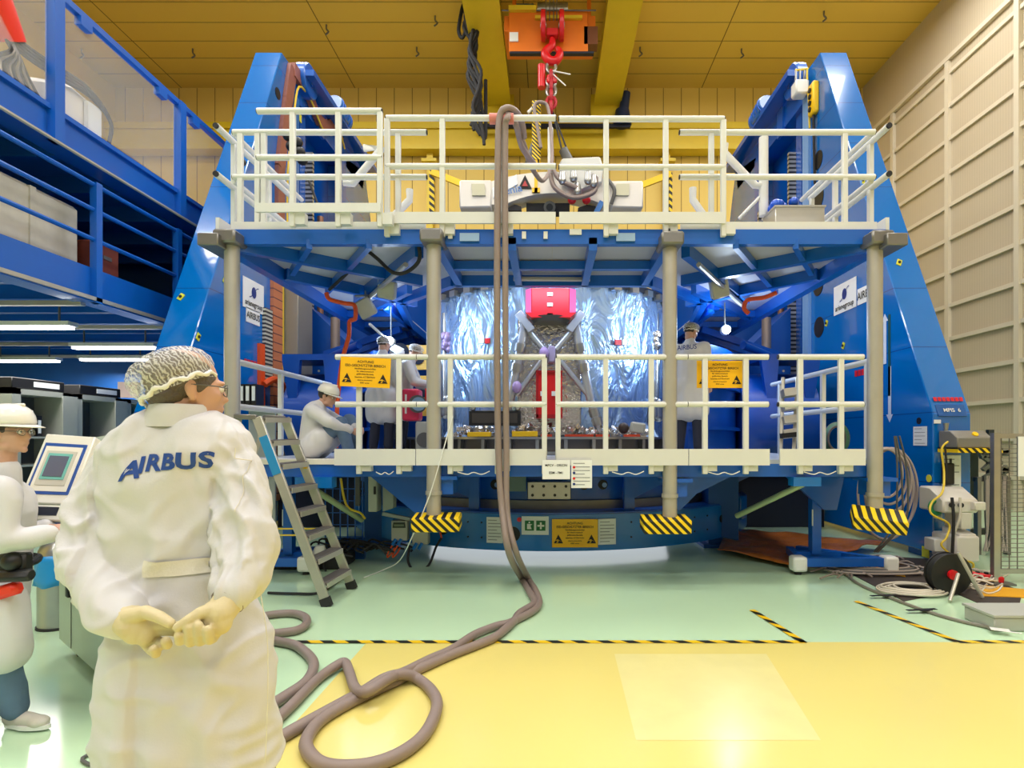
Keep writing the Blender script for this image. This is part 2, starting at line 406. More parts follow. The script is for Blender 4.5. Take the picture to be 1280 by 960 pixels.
# ---------------------------------------------------------------- overhead crane
def girder(x0, x1, label):
    g = thing('crane_girder', ((x0+x1)/2, 8, 12.4), label, 'crane girder')
    MB().box((x0, -2, 12.4), (x1, YB-.6, 12.45)).build('bottom_flange', M_crane, g, smooth=0)
    MB().box((x0+.06, -2, 12.45), (x1-.06, YB-.6, 13.25)).build('web', mat('crane_web_yellow', sr(226, 204, 50), .45, var=.05), g, smooth=0)
    MB().box((x0-.1, YB-.65, 11.98), (x1+.1, YB-.2, 12.75)).build('end_carriage', M_crane, g, smooth=0)
girder(-2.14, -1.22, 'yellow overhead crane girder beside the bunched black festoon cables')
girder(1.46, 2.32, 'yellow overhead crane girder beside the dark blue motor on the back wall')
TY = 14.5
tr = thing('crane_trolley', (0.08, TY, 11.5), 'orange crane trolley between the two yellow overhead girders', 'crane trolley')
MB().box((-1.02, TY, 11.5), (1.0, TY+.12, 12.55)).box((-1.15, TY+.1, 12.1), (1.2, TY+1.2, 12.5)).build('body', M_craneo, tr, bevel=.01)
MB().box((-1.02, TY-.1, 12.5), (-.32, TY+.3, 12.62)).box((-.35, TY-.08, 12.3), (.85, TY, 12.38)).build('rail', M_crane, tr)
MB().box((-1.0, TY-.03, 11.75), (-.78, TY, 11.98)).build('name_plate', M_paper, tr)
MB().box((.9, TY+.0, 11.7), (1.25, TY+.3, 12.15)).build('side_box', mat('brown_paint', sr(110, 60, 30), .5), tr)
MB().tube([(-.9, TY+.5, 12.85), (-.4, TY+.5, 12.85)], .22, 14).build('motor', mat('slate_blue', sr(60, 80, 110), .35), tr)
MB().tube([(-.3, TY+.5, 12.9), (.5, TY+.5, 12.9)], .2, 14).build('rope_drum', M_steel, tr)
MB().tube([(-1.2, TY-.05, 12.52), (1.2, TY-.05, 12.52)], .02, 6).build('hand_rail', M_steeld, tr)
MB().box((-1.0, TY-.02, 11.45), (1.15, TY+.1, 11.5)).build('lower_edge', M_dark, tr)
for x in (-.9, 1.05): MB().box((x-.05, TY+.3, 12.5), (x+.05, TY+.4, 13.2)).build('hanger', M_craneo, tr)
for k, x in enumerate((-.07, .02, .12, .2)):
    r = tag(MB().tube([(x, TY-.15, 12.9), (x, TY-.2, 12.15)], .012, 6).build('hoist_rope', M_steeld), ('outermost hoist rope on the motor side above the red hook block', 'inner hoist rope on the motor side above the red hook block', 'inner hoist rope on the white plate side above the red hook block', 'outermost hoist rope on the rail end side above the red hook block')[k], 'rope', 'hoist ropes of the crane')
HX = 0.08
hb = thing('hook_block', (HX, TY-.2, 11.2), 'red crane hook block hanging in front of the orange trolley', 'hook block')
s_ = F/TY
def hp(px, py, dy=0.0): return at(px, py, TY-.25+dy)
for px in (679, 702):
    q = hp(px, 32); MB().tube([(q.x-.06, q.y, q.z), (q.x+.06, q.y, q.z)], .34, 20).build('sheave_cover', M_red, hb, bevel=.02)
    MB().tube([(q.x-.075, q.y, q.z), (q.x+.075, q.y, q.z)], .07, 12).build('sheave_pin', M_steel, hb)
MB().box(hp(683, 34, -.1), hp(698, 50, .1)).build('cross_piece', M_red, hb, bevel=.02)
c0 = hp(690, 66)
pts = spline([c0+V((0, 0, .36)), c0+V((0, 0, .18)), c0+V((-.17, 0, 0)), c0+V((-.08, 0, -.19)), c0+V((.1, 0, -.2)), c0+V((.2, 0, -.02)), c0+V((.12, 0, .12))], 5)
n = len(pts); MB().tube(pts, [.07+.045*math.sin(PI*i/(n-1)) for i in range(n)], 12).build('hook', M_red, hb)
M_chainr = mat('red_sling', sr(178, 30, 44), .5)
def link(c, w, h, r, m, par, rz=0):
    P = [(w*math.cos(a), 0, h*math.sin(a)) for a in (2*PI*k/14 for k in range(14))]
    R = Matrix.Rotation(rz, 3, 'Z'); return MB().tube([c+R@V(p) for p in P], r, 8, closed=True).build('link', m, par)
ch = thing('lifting_chain', hp(689, 100), 'red and steel lifting chain hanging from the red crane hook', 'chain')
zz = 84
for k, (py, mm) in enumerate(((84, M_steel), (96, M_chainr), (102, M_steel), (108, M_chainr), (114, M_steel), (121, M_chainr), (128, M_chainr), (135, M_chainr))):
    link(hp(689, py), .11, .15, .045, mm, ch, (k % 2)*PI/2)
MB().tube([hp(677, 82), hp(677, 110)], .1, 12).build('red_sleeve', M_red, ch)
MB().box(hp(683, 92, -.08), hp(696, 108, .08)).build('swivel', M_red, ch, bevel=.03)
MB().tube([hp(688, 88, -.1), hp(713, 93, -.1)], .018, 6).build('cable_tie', M_white, ch)
MB().tube([hp(688, 90, -.1), hp(707, 107, -.1)], .018, 6).build('cable_tie', M_white, ch)
# festoon cables
fc = thing('festoon_cable', at(590, 60, 15), 'bunch of black festoon cables drooping beside the crane girder', 'cable bundle')
for k in range(7):
    P = []
    for j in range(9):
        t = j/8; px = 583+10*t+7*math.sin(j*1.9+k)+3*k*.4; py = -5+t*(150+6*k)
        if k == 0: px = 578+26*t
        P.append(at(px, py, 15.2-.04*k))
    MB().tube(spline(P, 4), .045, 7).build('cable', M_rubber, fc)
P = [at(574, 42, 15.3), at(579, 46, 15.3), at(588, 20, 15.3), at(580, 5, 15.3), at(574, 30, 15.3)]
MB().tube(spline(P, 5, True), .05, 8, closed=True).build('cable', M_rubber, fc)
P = [at(600, 140, 15.3), at(603, 168, 15.3), at(607, 168, 15.3), at(607, 100, 15.3)]
MB().tube(spline(P, 5), .05, 8).build('cable', M_rubber, fc)
# motor with cover on the back wall
mo = thing('wall_motor', at(780, 140, 18.4), 'dark blue motor hanging under the end of the crane girder', 'motor')
M_navy = mat('navy_paint', sr(24, 44, 78), .4)
MB().tube([at(778, 156, 18.2), at(778, 138, 18.2)], [.3, .22], 14).build('housing', M_navy, mo)
MB().tube([at(779, 140, 18.2), at(783, 116, 18.2)], [.17, .13], 12).build('neck', M_navy, mo)
MB().box(at(590, 156.5, 18.25), at(788, 159, 18.15)).build('mounting_bar', M_dark, mo)
# lifting spreader
SY = 13.6
sp = thing('lifting_spreader', at(690, 262, SY), 'white lifting spreader beam with square end pockets hanging above the upper platform', 'lifting beam')
M_lw = mat('spreader_white', sr(232, 226, 216), .4, var=.03)
def S(px, py, dy=0.0): return at(px, py, SY+dy)
def spoly(pts, d0, d1, name, m, bevel=.0):
    P = [at(px, py, SY) for px, py in pts]
    return MB().prism([(p.x, p.z) for p in P], 'y', SY+d0, SY+d1).build(name, m, sp, smooth=30, bevel=bevel)
for sx, pts in ((-1, ((577, 233), (616, 233), (616, 266), (577, 267))), (1, ((762, 234), (801, 234), (801, 267), (762, 266)))):
    spoly(pts, -.35, .45, 'end_block', M_lw, .03)
for cx in (602-.0, 776+.0):
    spoly(((cx-8+(-2 if cx < 650 else 0), 239), (cx+8-(2 if cx < 650 else 0), 239), (cx+7, 253), (cx-9, 253)), -.4, -.33, 'pocket', mat('pocket_cream', sr(206, 202, 172), .5))
top = [(612+i*(768-612)/16, 222+13*((i-8)/8)**2*1.0+0) for i in range(17)]
spoly(top+[(768, 262)]+[(752-i*(752-632)/12, 262-14*(1-((i-6)/6)**2)) for i in range(13)]+[(612, 262)], -.3, .3, 'curved_beam', M_lw)
spoly([(658+0, 255), (712, 255), (712, 267), (658, 267)], -.05, .2, 'dark_opening', M_rubber)
for a_, b_ in (((636, 652)), ((722, 744))): spoly([(a_, 264), ((a_+b_)/2, 260), (b_, 262), (b_, 267), (a_, 267)], -.2, .1, 'web_opening', M_rubber)
MB().tube([S(687, 259, -.35), S(687, 259, .1)], .14, 16).build('centre_boss', M_greyd, sp)
MB().tube([S(687, 259, -.38), S(687, 259, -.3)], .08, 16).build('boss_bore', M_black, sp)
spoly(((649, 243), (657, 227), (665, 243)), -.34, -.31, 'warning_triangle', M_ink)
spoly(((653.5, 241), (657, 234), (660.5, 241)), -.36, -.335, 'triangle_mark', mat('mark_red', sr(190, 60, 60), .5))
spoly(((617, 243), (647, 226), (648, 238), (618, 255)), -.34, -.31, 'label_sheet', M_paper)
lettering([('alenia', 0, 0, .26)], S(637, 238, -.35), (1, 0, .22), (-.22, 0, 1), mat('pale_blue_ink', sr(90, 130, 190), .5), sp)
MB().box(S(665, 240, -.36), S(675, 236, -.3)).box(S(668, 240, -.36), S(672, 190, -.24)).build('yellow_upright', M_yel, sp)
mbs = MB().box(S(665, 199, -.38), S(676, 131, -.2)); mbs.build('striped_upright', M_hazard, sp)
MB().tube([S(660, 141, -.3), S(673, 128, -.3)], .04, 8).build('white_bar', M_white, sp)
spoly(((698, 217), (702, 209), (748, 207), (752, 220), (751, 238), (722, 249), (702, 238)), -.45, -.3, 'valve_panel', mat('valve_panel_grey', sr(216, 216, 210), .35), .03)
for (px, py) in ((703, 222), (717, 219), (735, 222), (742, 226), (722, 236)):
    MB().limb([S(px, py-5, -.68), S(px, py+4, -.72)], [.07, .09]).build('valve', M_steel, sp)
MB().tube(spline([S(688, 218, -.6), S(694, 235, -.7), S(716, 247, -.75), S(742, 240, -.7), S(745, 222, -.6)], 6), .055, 9).build('hose_loop', M_hose, sp)
MB().tube(spline([S(690, 208, -.6), S(700, 225, -.7), S(722, 235, -.75)], 6), .05, 9).build('hose_loop', M_hose, sp)
for (px, py) in ((715, 250), (733, 250)): MB().ball(S(px, py, -.45), .1).build('red_cap', M_red, sp)
MB().obox(S(748, 261, -.4), (.12, .1, .35), Matrix.Rotation(.5, 3, 'Y')).build('blue_clamp', M_blue, sp)
MB().tube(spline([S(760, 225, -.4), S(768, 238, -.45), S(764, 255, -.4)], 5), .045, 8).build('side_fitting', M_greyd, sp)
MB().tube([S(688, 215, -.4), S(688, 160, -.4)], .065, 10).build('white_tube', M_white, sp)
for dx in (0, 7): MB().tube([hp(691, 140), S(703+dx, 190, -.2)], .022, 6).build('sling_rope', M_rubber, sp)
MB().tube([S(704, 187, -.2), S(713, 206, -.2)], [.11, .13], 10).build('rope_socket', M_greyd, sp)
MB().tube([S(662, 205, 0), S(668, 180, 0)], [.12, .08], 10).build('rope_socket', M_greyd, sp)
for (a, b2, c, d2) in ((540, 215, 582, 232), (838, 218, 796, 234)):
    MB().bar(at(a, b2, SY+.3), at(c, d2, SY+.1), .1, .14).build('side_arm', M_yel, sp)
    MB().box(at(a-2.5, b2, SY+.4), at(a+2.5, b2+50, SY+.3)).build('striped_post', M_hazv, sp)

# ---------------------------------------------------------------- mezzanine
XM = -6.0
mz = thing('mezzanine', (XM-2, 9, 3.4), 'two storey blue steel mezzanine with railings above the cabinets', 'mezzanine')
mz.location = (XM, 9, 3.4)
MBl = M_blue2
MB().box((XM-.12, 3, 3.45), (XM, 13, 3.86)).box((XM-.2, 3, 3.40), (XM+.06, 13, 3.46)).build('lower_edge_beam', MBl, mz, smooth=0)
MB().box((-14.3, 3, 3.78), (XM-.1, 13, 3.84)).build('lower_deck', mat('deck_underside_blue', sr(26, 104, 190), .5), mz, smooth=0)
m = MB()
for k in range(12):
    y = 3.6+k*.82; m.box((-14.2, y-.05, 3.5), (XM-.1, y+.05, 3.78))
m.build('joist', MBl, mz, smooth=0)
MB().box((XM-.02, 3, 3.42), (XM+.08, 13, 3.47)).build('edge_strip', M_alu, mz, smooth=0)
m = MB()
for k in range(6): m.box((-14.2, 4.2+k*1.6, 3.36), (XM-.1, 4.28+k*1.6, 3.42))
m.build('cable_rail', M_alu, mz, smooth=0)
MB().box((XM-.15, 3, 5.22), (XM, 12.6, 5.6)).box((XM-.25, 3, 5.56), (XM+.05, 12.6, 5.62)).box((XM-.25, 3, 5.2), (XM+.05, 12.6, 5.25)).build('upper_edge_beam', MBl, mz, smooth=0)
MB().box((-14.3, 3, 5.5), (XM-.15, 12.6, 5.56)).build('upper_deck', mat('deck_underside_blue', sr(14, 64, 130), .5), mz, smooth=0)
m = MB()
for k in range(8): m.box((-14.2, 4.0+k*1.1, 5.25), (XM-.15, 4.1+k*1.1, 5.5))
m.build('joist', MBl, mz, smooth=0)
MB().tube([(XM+.12, 3, 5.17), (XM+.12, 12, 5.17)], .022, 6).build('conduit', M_alu, mz)
for (px) in (65, 222):
    y = F*XM/(px-CX); MB().box((XM-.02, y-.07, 5.2), (XM+.1, y+.07, 7.05)).build('upper_post', MBl, mz, smooth=0)
MB().box((XM-.02, 3, 6.98), (XM+.07, 12.5, 7.06)).build('upper_handrail', MBl, mz, smooth=0)
for y0, y1 in ((3.2, 6.75), (6.98, 9.05), (9.3, 12.2)): MB().box((XM+.02, y0, 5.65), (XM+.03, y1, 6.95)).build('plexiglass_panel', M_glass, mz, smooth=0)
for (px, py) in ((100, 22), (197, 110), (239, 148)):
    y = F*XM/(px-CX); MB().box((XM+.0, y-.09, 6.86), (XM+.09, y+.09, 6.97)).build('clamp', MBl, mz, smooth=0)
for px in (117, 219):
    y = F*XM/(px-CX); MB().box((XM-.01, y-.05, 3.4), (XM+.08, y+.05, 4.98)).build('lower_post', MBl, mz, smooth=0)
for z in (4.95, 4.62, 4.23): MB().tube([(XM+.03, 3, z), (XM+.03, 12.6, z)], .03, 8).build('railing_tube', MBl, mz)
y = F*XM/(178-CX)
for yy in (12.3,): MB().box((XM-.4, yy-.1, 0), (XM-.2, yy+.1, 5.5)).build('column', MBl, mz, smooth=0)
MB().box((XM-.36, 8.0, 3.85), (XM-.32, 8.04, 5.2)).build('thin_pipe', M_alu, mz, smooth=0)
MB().box((-14.3, 12.7, 0), (XM-.3, 12.8, 3.8)).box((-14.3, 12.5, 3.8), (XM-.02, 12.6, 5.55)).build('rear_panel', M_bluemat, mz, smooth=0)
# things stored on the mezzanine
M_osb = mat('whitewashed_crate_wood', sr(206, 200, 184), .7, var=.14, vscale=6, bump=.1, bscale=12)
cr = thing('storage_crate', (-6.9, 6.0, 3.84), 'large pale wooden crate behind the lower mezzanine railing', 'crate')
MB().box((-7.6, 4.2, 3.85), (XM-.32, 7.66, 4.72)).build('crate_body', M_osb, cr, bevel=.05)
MB().box((-7.62, 6.9, 3.9), (XM-.30, 6.98, 4.7)).build('batten', M_osb, cr)
cb = thing('brown_case', (-6.4, 7.5, 3.84), 'dark red brown case beside the pale wooden crate', 'case')
MB().box((-6.7, 7.75, 3.86), (XM-.2, 8.2, 4.34)).build('case_body', mat('brown_red', sr(112, 48, 34), .6), cb, bevel=.02)
MB().box((XM-.21, 7.9, 4.12), (XM-.19, 8.05, 4.17)).build('handle', M_steeld, cb)
wc = thing('covered_equipment', (-6.4, 6.9, 5.62), 'white covered equipment with black cables on the top mezzanine floor', 'equipment')
MB().prism([(6.35, 5.62), (6.5, 5.78), (6.87, 5.98), (7.3, 6.18), (7.69, 6.14), (7.8, 5.62)], 'x', -7.6, XM-.15).build('white_cover', M_lw, wc, bevel=.04)
MB().box((XM-.14, 7.5, 5.62), (XM-.08, 7.72, 6.08)).build('white_leg', M_white, wc)
for k in range(4):
    MB().tube(spline([(XM-.12, 6.3, 6.3-.05*k), (XM-.1, 6.6, 6.2-.04*k), (XM-.1, 7.0, 6.22-.04*k), (XM-.08, 7.5, 6.24-.03*k), (XM-.06, 7.85, 6.0), (XM-.08, 7.85, 5.7)], 5), .025, 7).build('cable', M_rubber, wc)
rv = thing('red_sleeved_cables', (-6.1, 6.2, 6.3), 'red sleeved bunch of cables in clear foil at the edge of the top mezzanine', 'cable bundle')
MB().tube([(XM-.1, 6.15, 6.5), (XM-.1, 6.42, 6.1)], [.2, .16], 14).build('red_sleeve', mat('signal_red', sr(236, 50, 24), .4), rv)
for k in range(9):
    MB().tube(spline([(XM-.1, 6.44-.02*k, 6.15), (XM-.06+.01*k, 6.52-.025*k, 5.95), (XM-.06, 6.62-.05*k, 5.8), (XM-.05, 6.76-.07*k, 5.64)], 4), .022, 6).build('strand', mat('silver_braid', sr(150, 140, 130), .35, .6) if k % 2 else M_rubber, rv)
# lamps under the mezzanine
tb = None
for n_, (x0, x1, y) in enumerate(((-8.1, -6.78, 8.1), (-8.3, -6.83, 9.9), (-11.4, -10.0, 11.6), (-11.4, -10.2, 14.0), (-9.4, -8.0, 11.4), (-9.8, -8.4, 6.9))):
    if n_ == 3: y = 12.8; x0, x1 = -10.4, -9.0
    z = 3.22
    lb = ('fluorescent tube lamp under the mezzanine, the one nearest its edge beam', 'fluorescent tube lamp under the mezzanine just above the hairnet man',
          'fluorescent tube lamp deep under the mezzanine above the open cabinets', 'small rearmost fluorescent tube lamp deep under the mezzanine',
          'fluorescent tube lamp just behind the white hairnet under the mezzanine', 'fluorescent tube lamp above the man in the white helmet')[n_]
    t = thing('tube_lamp', ((x0+x1)/2, y, z), lb, 'ceiling light', 'tube lamps under the mezzanine')
    MB().box((x0, y-.09, z), (x1, y+.09, z+.06)).build('housing', M_white, t)
    MB().box((x0+.03, y-.06, z-.04), (x1-.03, y+.06, z)).build('tube', M_emit, t)
    for x in (x0+.2, x1-.2): MB().box((x-.01, y-.01, z+.06), (x+.01, y+.01, 3.5)).build('hanger', M_steeld, t)
area_light('tube_lamp_light', (-8.0, 8.6, 3.1), 1.4, 1.6, 150, (1, .97, .9))
area_light('tube_lamp_light', (-9.2, 11.6, 3.1), 1.4, 1.6, 130, (1, .97, .9))
# ================================================================ THE TWO TOWERS OF THE TEST STAND
AX, RY = 0.04, 11.05           # axis of the stand
M_tower = grid_mat('tower_blue_paint', sr(0, 108, 194), sr(0, 66, 140), [((0, 0, 1), 0.93, 0.10, 0.006)], 0.17, .05, .3)
M_tower.node_tree.nodes['Principled BSDF'].inputs['Coat Weight'].default_value = .6
M_towin = blue('tower_inner_blue', sr(4, 90, 190), .25)
M_light = mat('pale_blue_film', sr(120, 165, 222), .35)
M_tray = bands('cable_tray_rungs', sr(196, 120, 84), sr(90, 50, 60), (0, 0, 1), .16, .88, .5)
M_rack = bands('toothed_rack', sr(190, 190, 186), sr(60, 62, 66), (0, 0, 1), .09, .55, .35, metal=.6)
M_chain = bands('energy_chain', sr(24, 22, 22), sr(196, 140, 70), (0, 0, 1), .17, .6, .5)
def tower(sx, label):
    xi = AX+sx*5.02; xo = AX+sx*5.52
    T = thing('stand_tower', (AX+sx*5.27, 12.5, 0), label, 'tower')
    X = lambda d: xi-sx*d          # d metres inward from the inner face
    front = [(7.48, .1), (7.48, 1.94), (10.6, 8.83), (11.2, 8.83), (11.2, .1)]
    MB().prism(front, 'x', xi, xo).build('front_leg', M_tower, T, smooth=0, bevel=.012)
    MB().prism([(13.9, .1), (13.9, 8.5), (15.4, 8.83), (18.4, 1.94), (18.4, .1)], 'x', xi, xo).build('rear_leg', M_tower, T, smooth=0)
    MB().prism([(11.2, 8.3), (11.2, 8.83), (15.4, 8.83), (15.2, 8.3)], 'x', xi, xo).box((xi-sx*.02, 11.2, 8.78), (xi-sx*.35, 15.3, 8.9)).build('top_beam', M_towin, T, smooth=0)
    MB().box((xo-sx*.08, 11.2, .1), (xo, 13.9, 8.3)).build('recess_web', M_towin, T, smooth=0)
    for y in (7.9, 17.6): MB().box((xi+sx*.08, y-.22, 0), (xo-sx*.1, y+.22, .12)).build('foot', M_blue2, T)
    # inner face fittings
    MB().box((xi, 10.95, 1.0), (X(.06), 11.2, 8.3)).build('pale_strip', M_light if sx > 0 else M_blue, T, smooth=0)
    MB().box((xi+sx*.1, 11.85, .6), (X(.05), 11.93, 7.6)).build('toothed_rack', M_rack, T, smooth=0)
    MB().box((xi+sx*.1, 11.93, .6), (X(.0), 12.0, 7.6)).build('rack_backing', M_steel, T, smooth=0)
    MB().box((xi+sx*.1, 11.6, .1), (xi+sx*.25, 11.85, 8.3)).build('guide_column', M_towin, T, smooth=0)
    MB().box((xi+sx*.1, 13.5, .1), (X(.02), 13.9, 8.4)).build('guide_column', M_towin, T, smooth=0)
    MB().box((X(.02), 13.42, .6), (X(.1), 13.5, 7.0)).build('toothed_rack', M_rack, T, smooth=0)
    MB().tube([(X(-.15), 12.75, 1.2), (X(-.15), 12.75, 6.6)], .07, 12).build('lead_screw', mat('screw_bronze', sr(150, 110, 90), .4, .5), T)
    m = MB(); m.tube([(X(-.05), 11.5, 8.85), (X(.18), 11.5, 8.85)], .33, 22); m.build('rope_pulley', M_blue2, T, bevel=.02)
    MB().tube([(X(.18), 11.5, 8.85), (X(.21), 11.5, 8.85)], .12, 16).build('pulley_hub', M_towin, T)
    m = MB(); m.tube([(X(.2), 12.6, 9.08), (X(.2), 13.3, 8.98)], .2, 16).box((X(.05), 12.7, 8.85), (X(.38), 13.1, 9.15)); m.build('hoist_motor', blue('motor_blue', sr(10, 96, 170), .4), T, bevel=.02)
    for k in range(5): MB().tube([(X(.2), 12.65+.13*k, 9.07-.018*k), (X(.2), 12.69+.13*k, 9.06-.018*k)], .225, 16).build('cooling_fin', M_blue2, T)
    MB().box((X(-.02), 12.2, 8.2), (X(.04), 12.5, 8.78)).build('gusset', M_blue2, T)
    MB().box((xi, 9.0, .35), (X(.01), 9.02, 8.0)) if False else None
    return T, xi, X
TR, xr, XRr = tower(1, 'tall blue stand tower standing against the beige clad wall, with control boxes')
TL, xl, XLl = tower(-1, 'tall blue stand tower beside the mezzanine, with orange cable tray on its inner face')
def hole(px, py, r, T, xi, X):
    y = F*abs(xi)/abs(px-CX); q = at(px, py, y)
    MB().disc((xi, q.y, q.z), (1, 0, 0), r, .02, 24).build('access_hole', M_black, T)
for (px, py, r) in ((1023, 200, .17), (1022, 248, .24), (1023, 357, .19), (1024, 409, .19), (1149, 526, .045)): hole(px, py, r, TR, xr, XRr)
hole(347, 117, .1, TL, xl, XLl)
def sidept(px, py, xi):
    y = F*xi/(px-CX); return at(px, py, y)
# signs on the inner faces
def side_sign(T, xi, sx, px0, px1, pyc, h, items, m=M_paper, logo=False, ink=M_ink):
    a = sidept(px0, pyc, xi); b = sidept(px1, pyc, xi); yc = (a.y+b.y)/2; w = abs(a.y-b.y); z = (a.z+b.z)/2
    x = xi-sx*.008; c = V((x, yc, z)); right = V((0, -sx, 0)); up = V((0, 0, 1))
    mb = plate(MB(), c, right, up, w, h); p = mb.build('sign_plate', m, T, smooth=0)
    if items: lettering(items, c, right, up, ink, p, off=.008)
    if logo:
        R = MB(); k = h*.2
        P = [(k*.75*math.cos(t), k*.95*math.sin(t)+h*.1) for t in (2*PI*i/24 for i in range(24))]
        poly_on(R, P, c, right, up, .008)
        S1 = [(-k*1.5+k*3.0*i/10, h*.1+k*1.0*math.sin(-1.6+3.2*i/10)+k*.12) for i in range(11)]
        S2 = [(u, v-.17*k) for u, v in S1[::-1]]
        poly_on(R, S1+S2, c, right, up, .009)
        R.build('logo', M_inkb, p, smooth=0)
    return p
side_sign(TR, xr, 1, 1043, 1071, 371, .50, [('arianegroup', 0, -.15, .13, .6)], logo=True)
side_sign(TR, xr, 1, 1072.5, 1095, 367, .26, [('AIRBUS', 0, 0, .17, .5)])
side_sign(TL, xl, -1, 303, 329, 370, .50, [('arianegroup', 0, -.15, .13, .55)], logo=True)
side_sign(TL, xl, -1, 307, 324, 396, .24, [('AIRBUS', 0, 0, .15, .42)])
def blocks(T, c, right, up, w, h, n, m):
    mb = MB()
    for i in range(n): 
        u = -w/2+w*(i+.5)/n
        poly_on(mb, [(u-w/n*.4, -h/2), (u+w/n*.4, -h/2), (u+w/n*.4, h/2), (u-w/n*.4, h/2)], c, right, up, .006)
        poly_on(mb, [(u-w/n*.12, -h/5), (u+w/n*.12, -h/5), (u+w/n*.12, h/5), (u-w/n*.12, h/5)], c, right, up, .0075)
    return mb.build('red_marking', m, T, smooth=0)
M_redmark = mat('red_marking', sr(210, 30, 44), .4)
a = sidept(1075, 466, xr); blocks(TR, (xr-.006, a.y-.2, a.z), (0, -1, 0), (0, 0, 1), .7, .1, 7, M_redmark)
a = sidept(318, 455, xl); blocks(TL, (xl+.006, a.y, a.z), (0, 1, 0), (0, 0, 1), .7, .09, 7, M_redmark)
# the sloping front plate lettering of the tower by the clad wall
sl = V((0, 10.6-7.48, 8.83-1.94)).normalized()
def slope(z): return 7.48+(z-1.94)*(10.6-7.48)/(8.83-1.94)
zc = 2.14; c = V((AX+5.27, slope(zc)-.012, zc)); blocks(TR, c, (1, 0, 0), sl, .40, .06, 7, M_redmark)
zc = 1.99; p = plate(MB(), (AX+5.27, slope(zc)-.004, zc), (1, 0, 0), sl, .38, .17, .01).build('name_panel', blue('panel_blue', sr(0, 84, 160)), TR, smooth=0)
lettering([('MPIS  6', 0, 0, .075)], (AX+5.27, slope(zc)-.02, zc), (1, 0, 0), sl, M_white, p)
# arrows and stripes
def arrow(T, xi, px, y0, y1, tip_down, m, w=.075):
    a = sidept(px, y0, xi); b = sidept(px, y1, xi); x = xi-.006
    L = [(a.y-w/2, a.z), (a.y+w/2, a.z), (a.y+w/2, b.z), (a.y-w/2, b.z)]
    mb = MB()._add([(x, y, z) for y, z in L], [(0, 1, 2, 3)])
    t = (b.z, -.12) if tip_down else (a.z, .12)
    mb._add([(x, a.y-w*1.1, t[0]), (x, a.y+w*1.1, t[0]), (x, a.y, t[0]+t[1])], [(0, 1, 2)])
    mb.build('arrow_marking', m, T, smooth=0)
M_pa = mat('pale_arrow', sr(215, 225, 245), .5)
arrow(TR, xr, 1106.5, 402, 455, False, M_pa); arrow(TR, xr, 1112.5, 458, 518, True, M_pa)
a = sidept(1112, 393, xr); b = sidept(1110, 470, xr); MB().box((xr-.006, a.y-.03, a.z), (xr-.002, a.y+.03, b.z-.3)).build('green_stripe', mat('faded_green', sr(0, 74, 84), .5), TR, smooth=0)
M_tagy = mat('tag_yellow', sr(226, 222, 60), .5)
def yt(T, p, n, s=.07):
    n = V(n); r = n.cross(V((0, 0, 1))).normalized(); u = r.cross(n)
    o = plate(MB(), p, (r+u*.5).normalized(), (u-r*.5).normalized(), s, s*1.5, .012).build('lifting_point_tag', M_tagy, T, smooth=0)
    MB().disc(V(p)+n*.012, n, s*.32, .012, 10).build('bolt_head', M_ink, o)
for (px, py) in ((1033, 404), (1054, 432), (1080, 225)): yt(TR, sidept(px, py, xr-.01), (-1, 0, 0))
for (px, py) in ((335, 251), (248, 421), (281, 350)): yt(TL, sidept(px, py, xl+.01), (1, 0, 0))
for T, px, py in ((TR, 1124, 328), (TL, 226, 371)):
    z = 1.61+(549-py)/80; 
    for _ in range(4): y = slope(z); z = EYE+(549-py)*y/F
    q = at(px, py, slope(z)-.01); yt(T, q, (0, -1, .4))
# sheets on the vertical base of that tower
def sheet(T, c, right, w, h, m=M_paper, name='notice_sheet', lines=5, up=(0, 0, 1)):
    p = plate(MB(), c, right, up, w, h).build(name, m, T, smooth=0)
    mb = MB()
    for i in range(lines):
        v = h*(.38-.76*i/max(1, lines-1)); l = w*(.8 if i % 3 else .55)
        poly_on(mb, [(-w*.4, v-h*.012), (-w*.4+l, v-h*.012), (-w*.4+l, v+h*.012), (-w*.4, v+h*.012)], c, right, up, .006)
    if lines: mb.build('print', mat('print_grey', sr(120, 124, 134), .6), p, smooth=0)
    return p
a = sidept(1151, 545, xr); sheet(TR, (xr-.01, a.y, a.z), (0, -1, 0), .28, .26)
sheet(TR, (AX+5.25, 7.465, 1.61-(590-549)/95), (1, 0, 0), .25, .44)
a = sidept(1162, 598, xr); MB().disc((xr-.01, a.y, a.z), (1, 0, 0), .05, .01, 14).build('yellow_sticker', M_tagy, TR)
a = sidept(1157, 690, xr); MB().box((xr-.012, a.y-.08, a.z-.07), (xr-.004, a.y+.06, a.z+.07)).build('yellow_sticker', M_tagy, TR, smooth=0)
sheet(TR, (AX+5.07, 7.47, 1.61+(549-527)/95), (1, 0, 0), .09, .05, lines=0, name='white_tag')
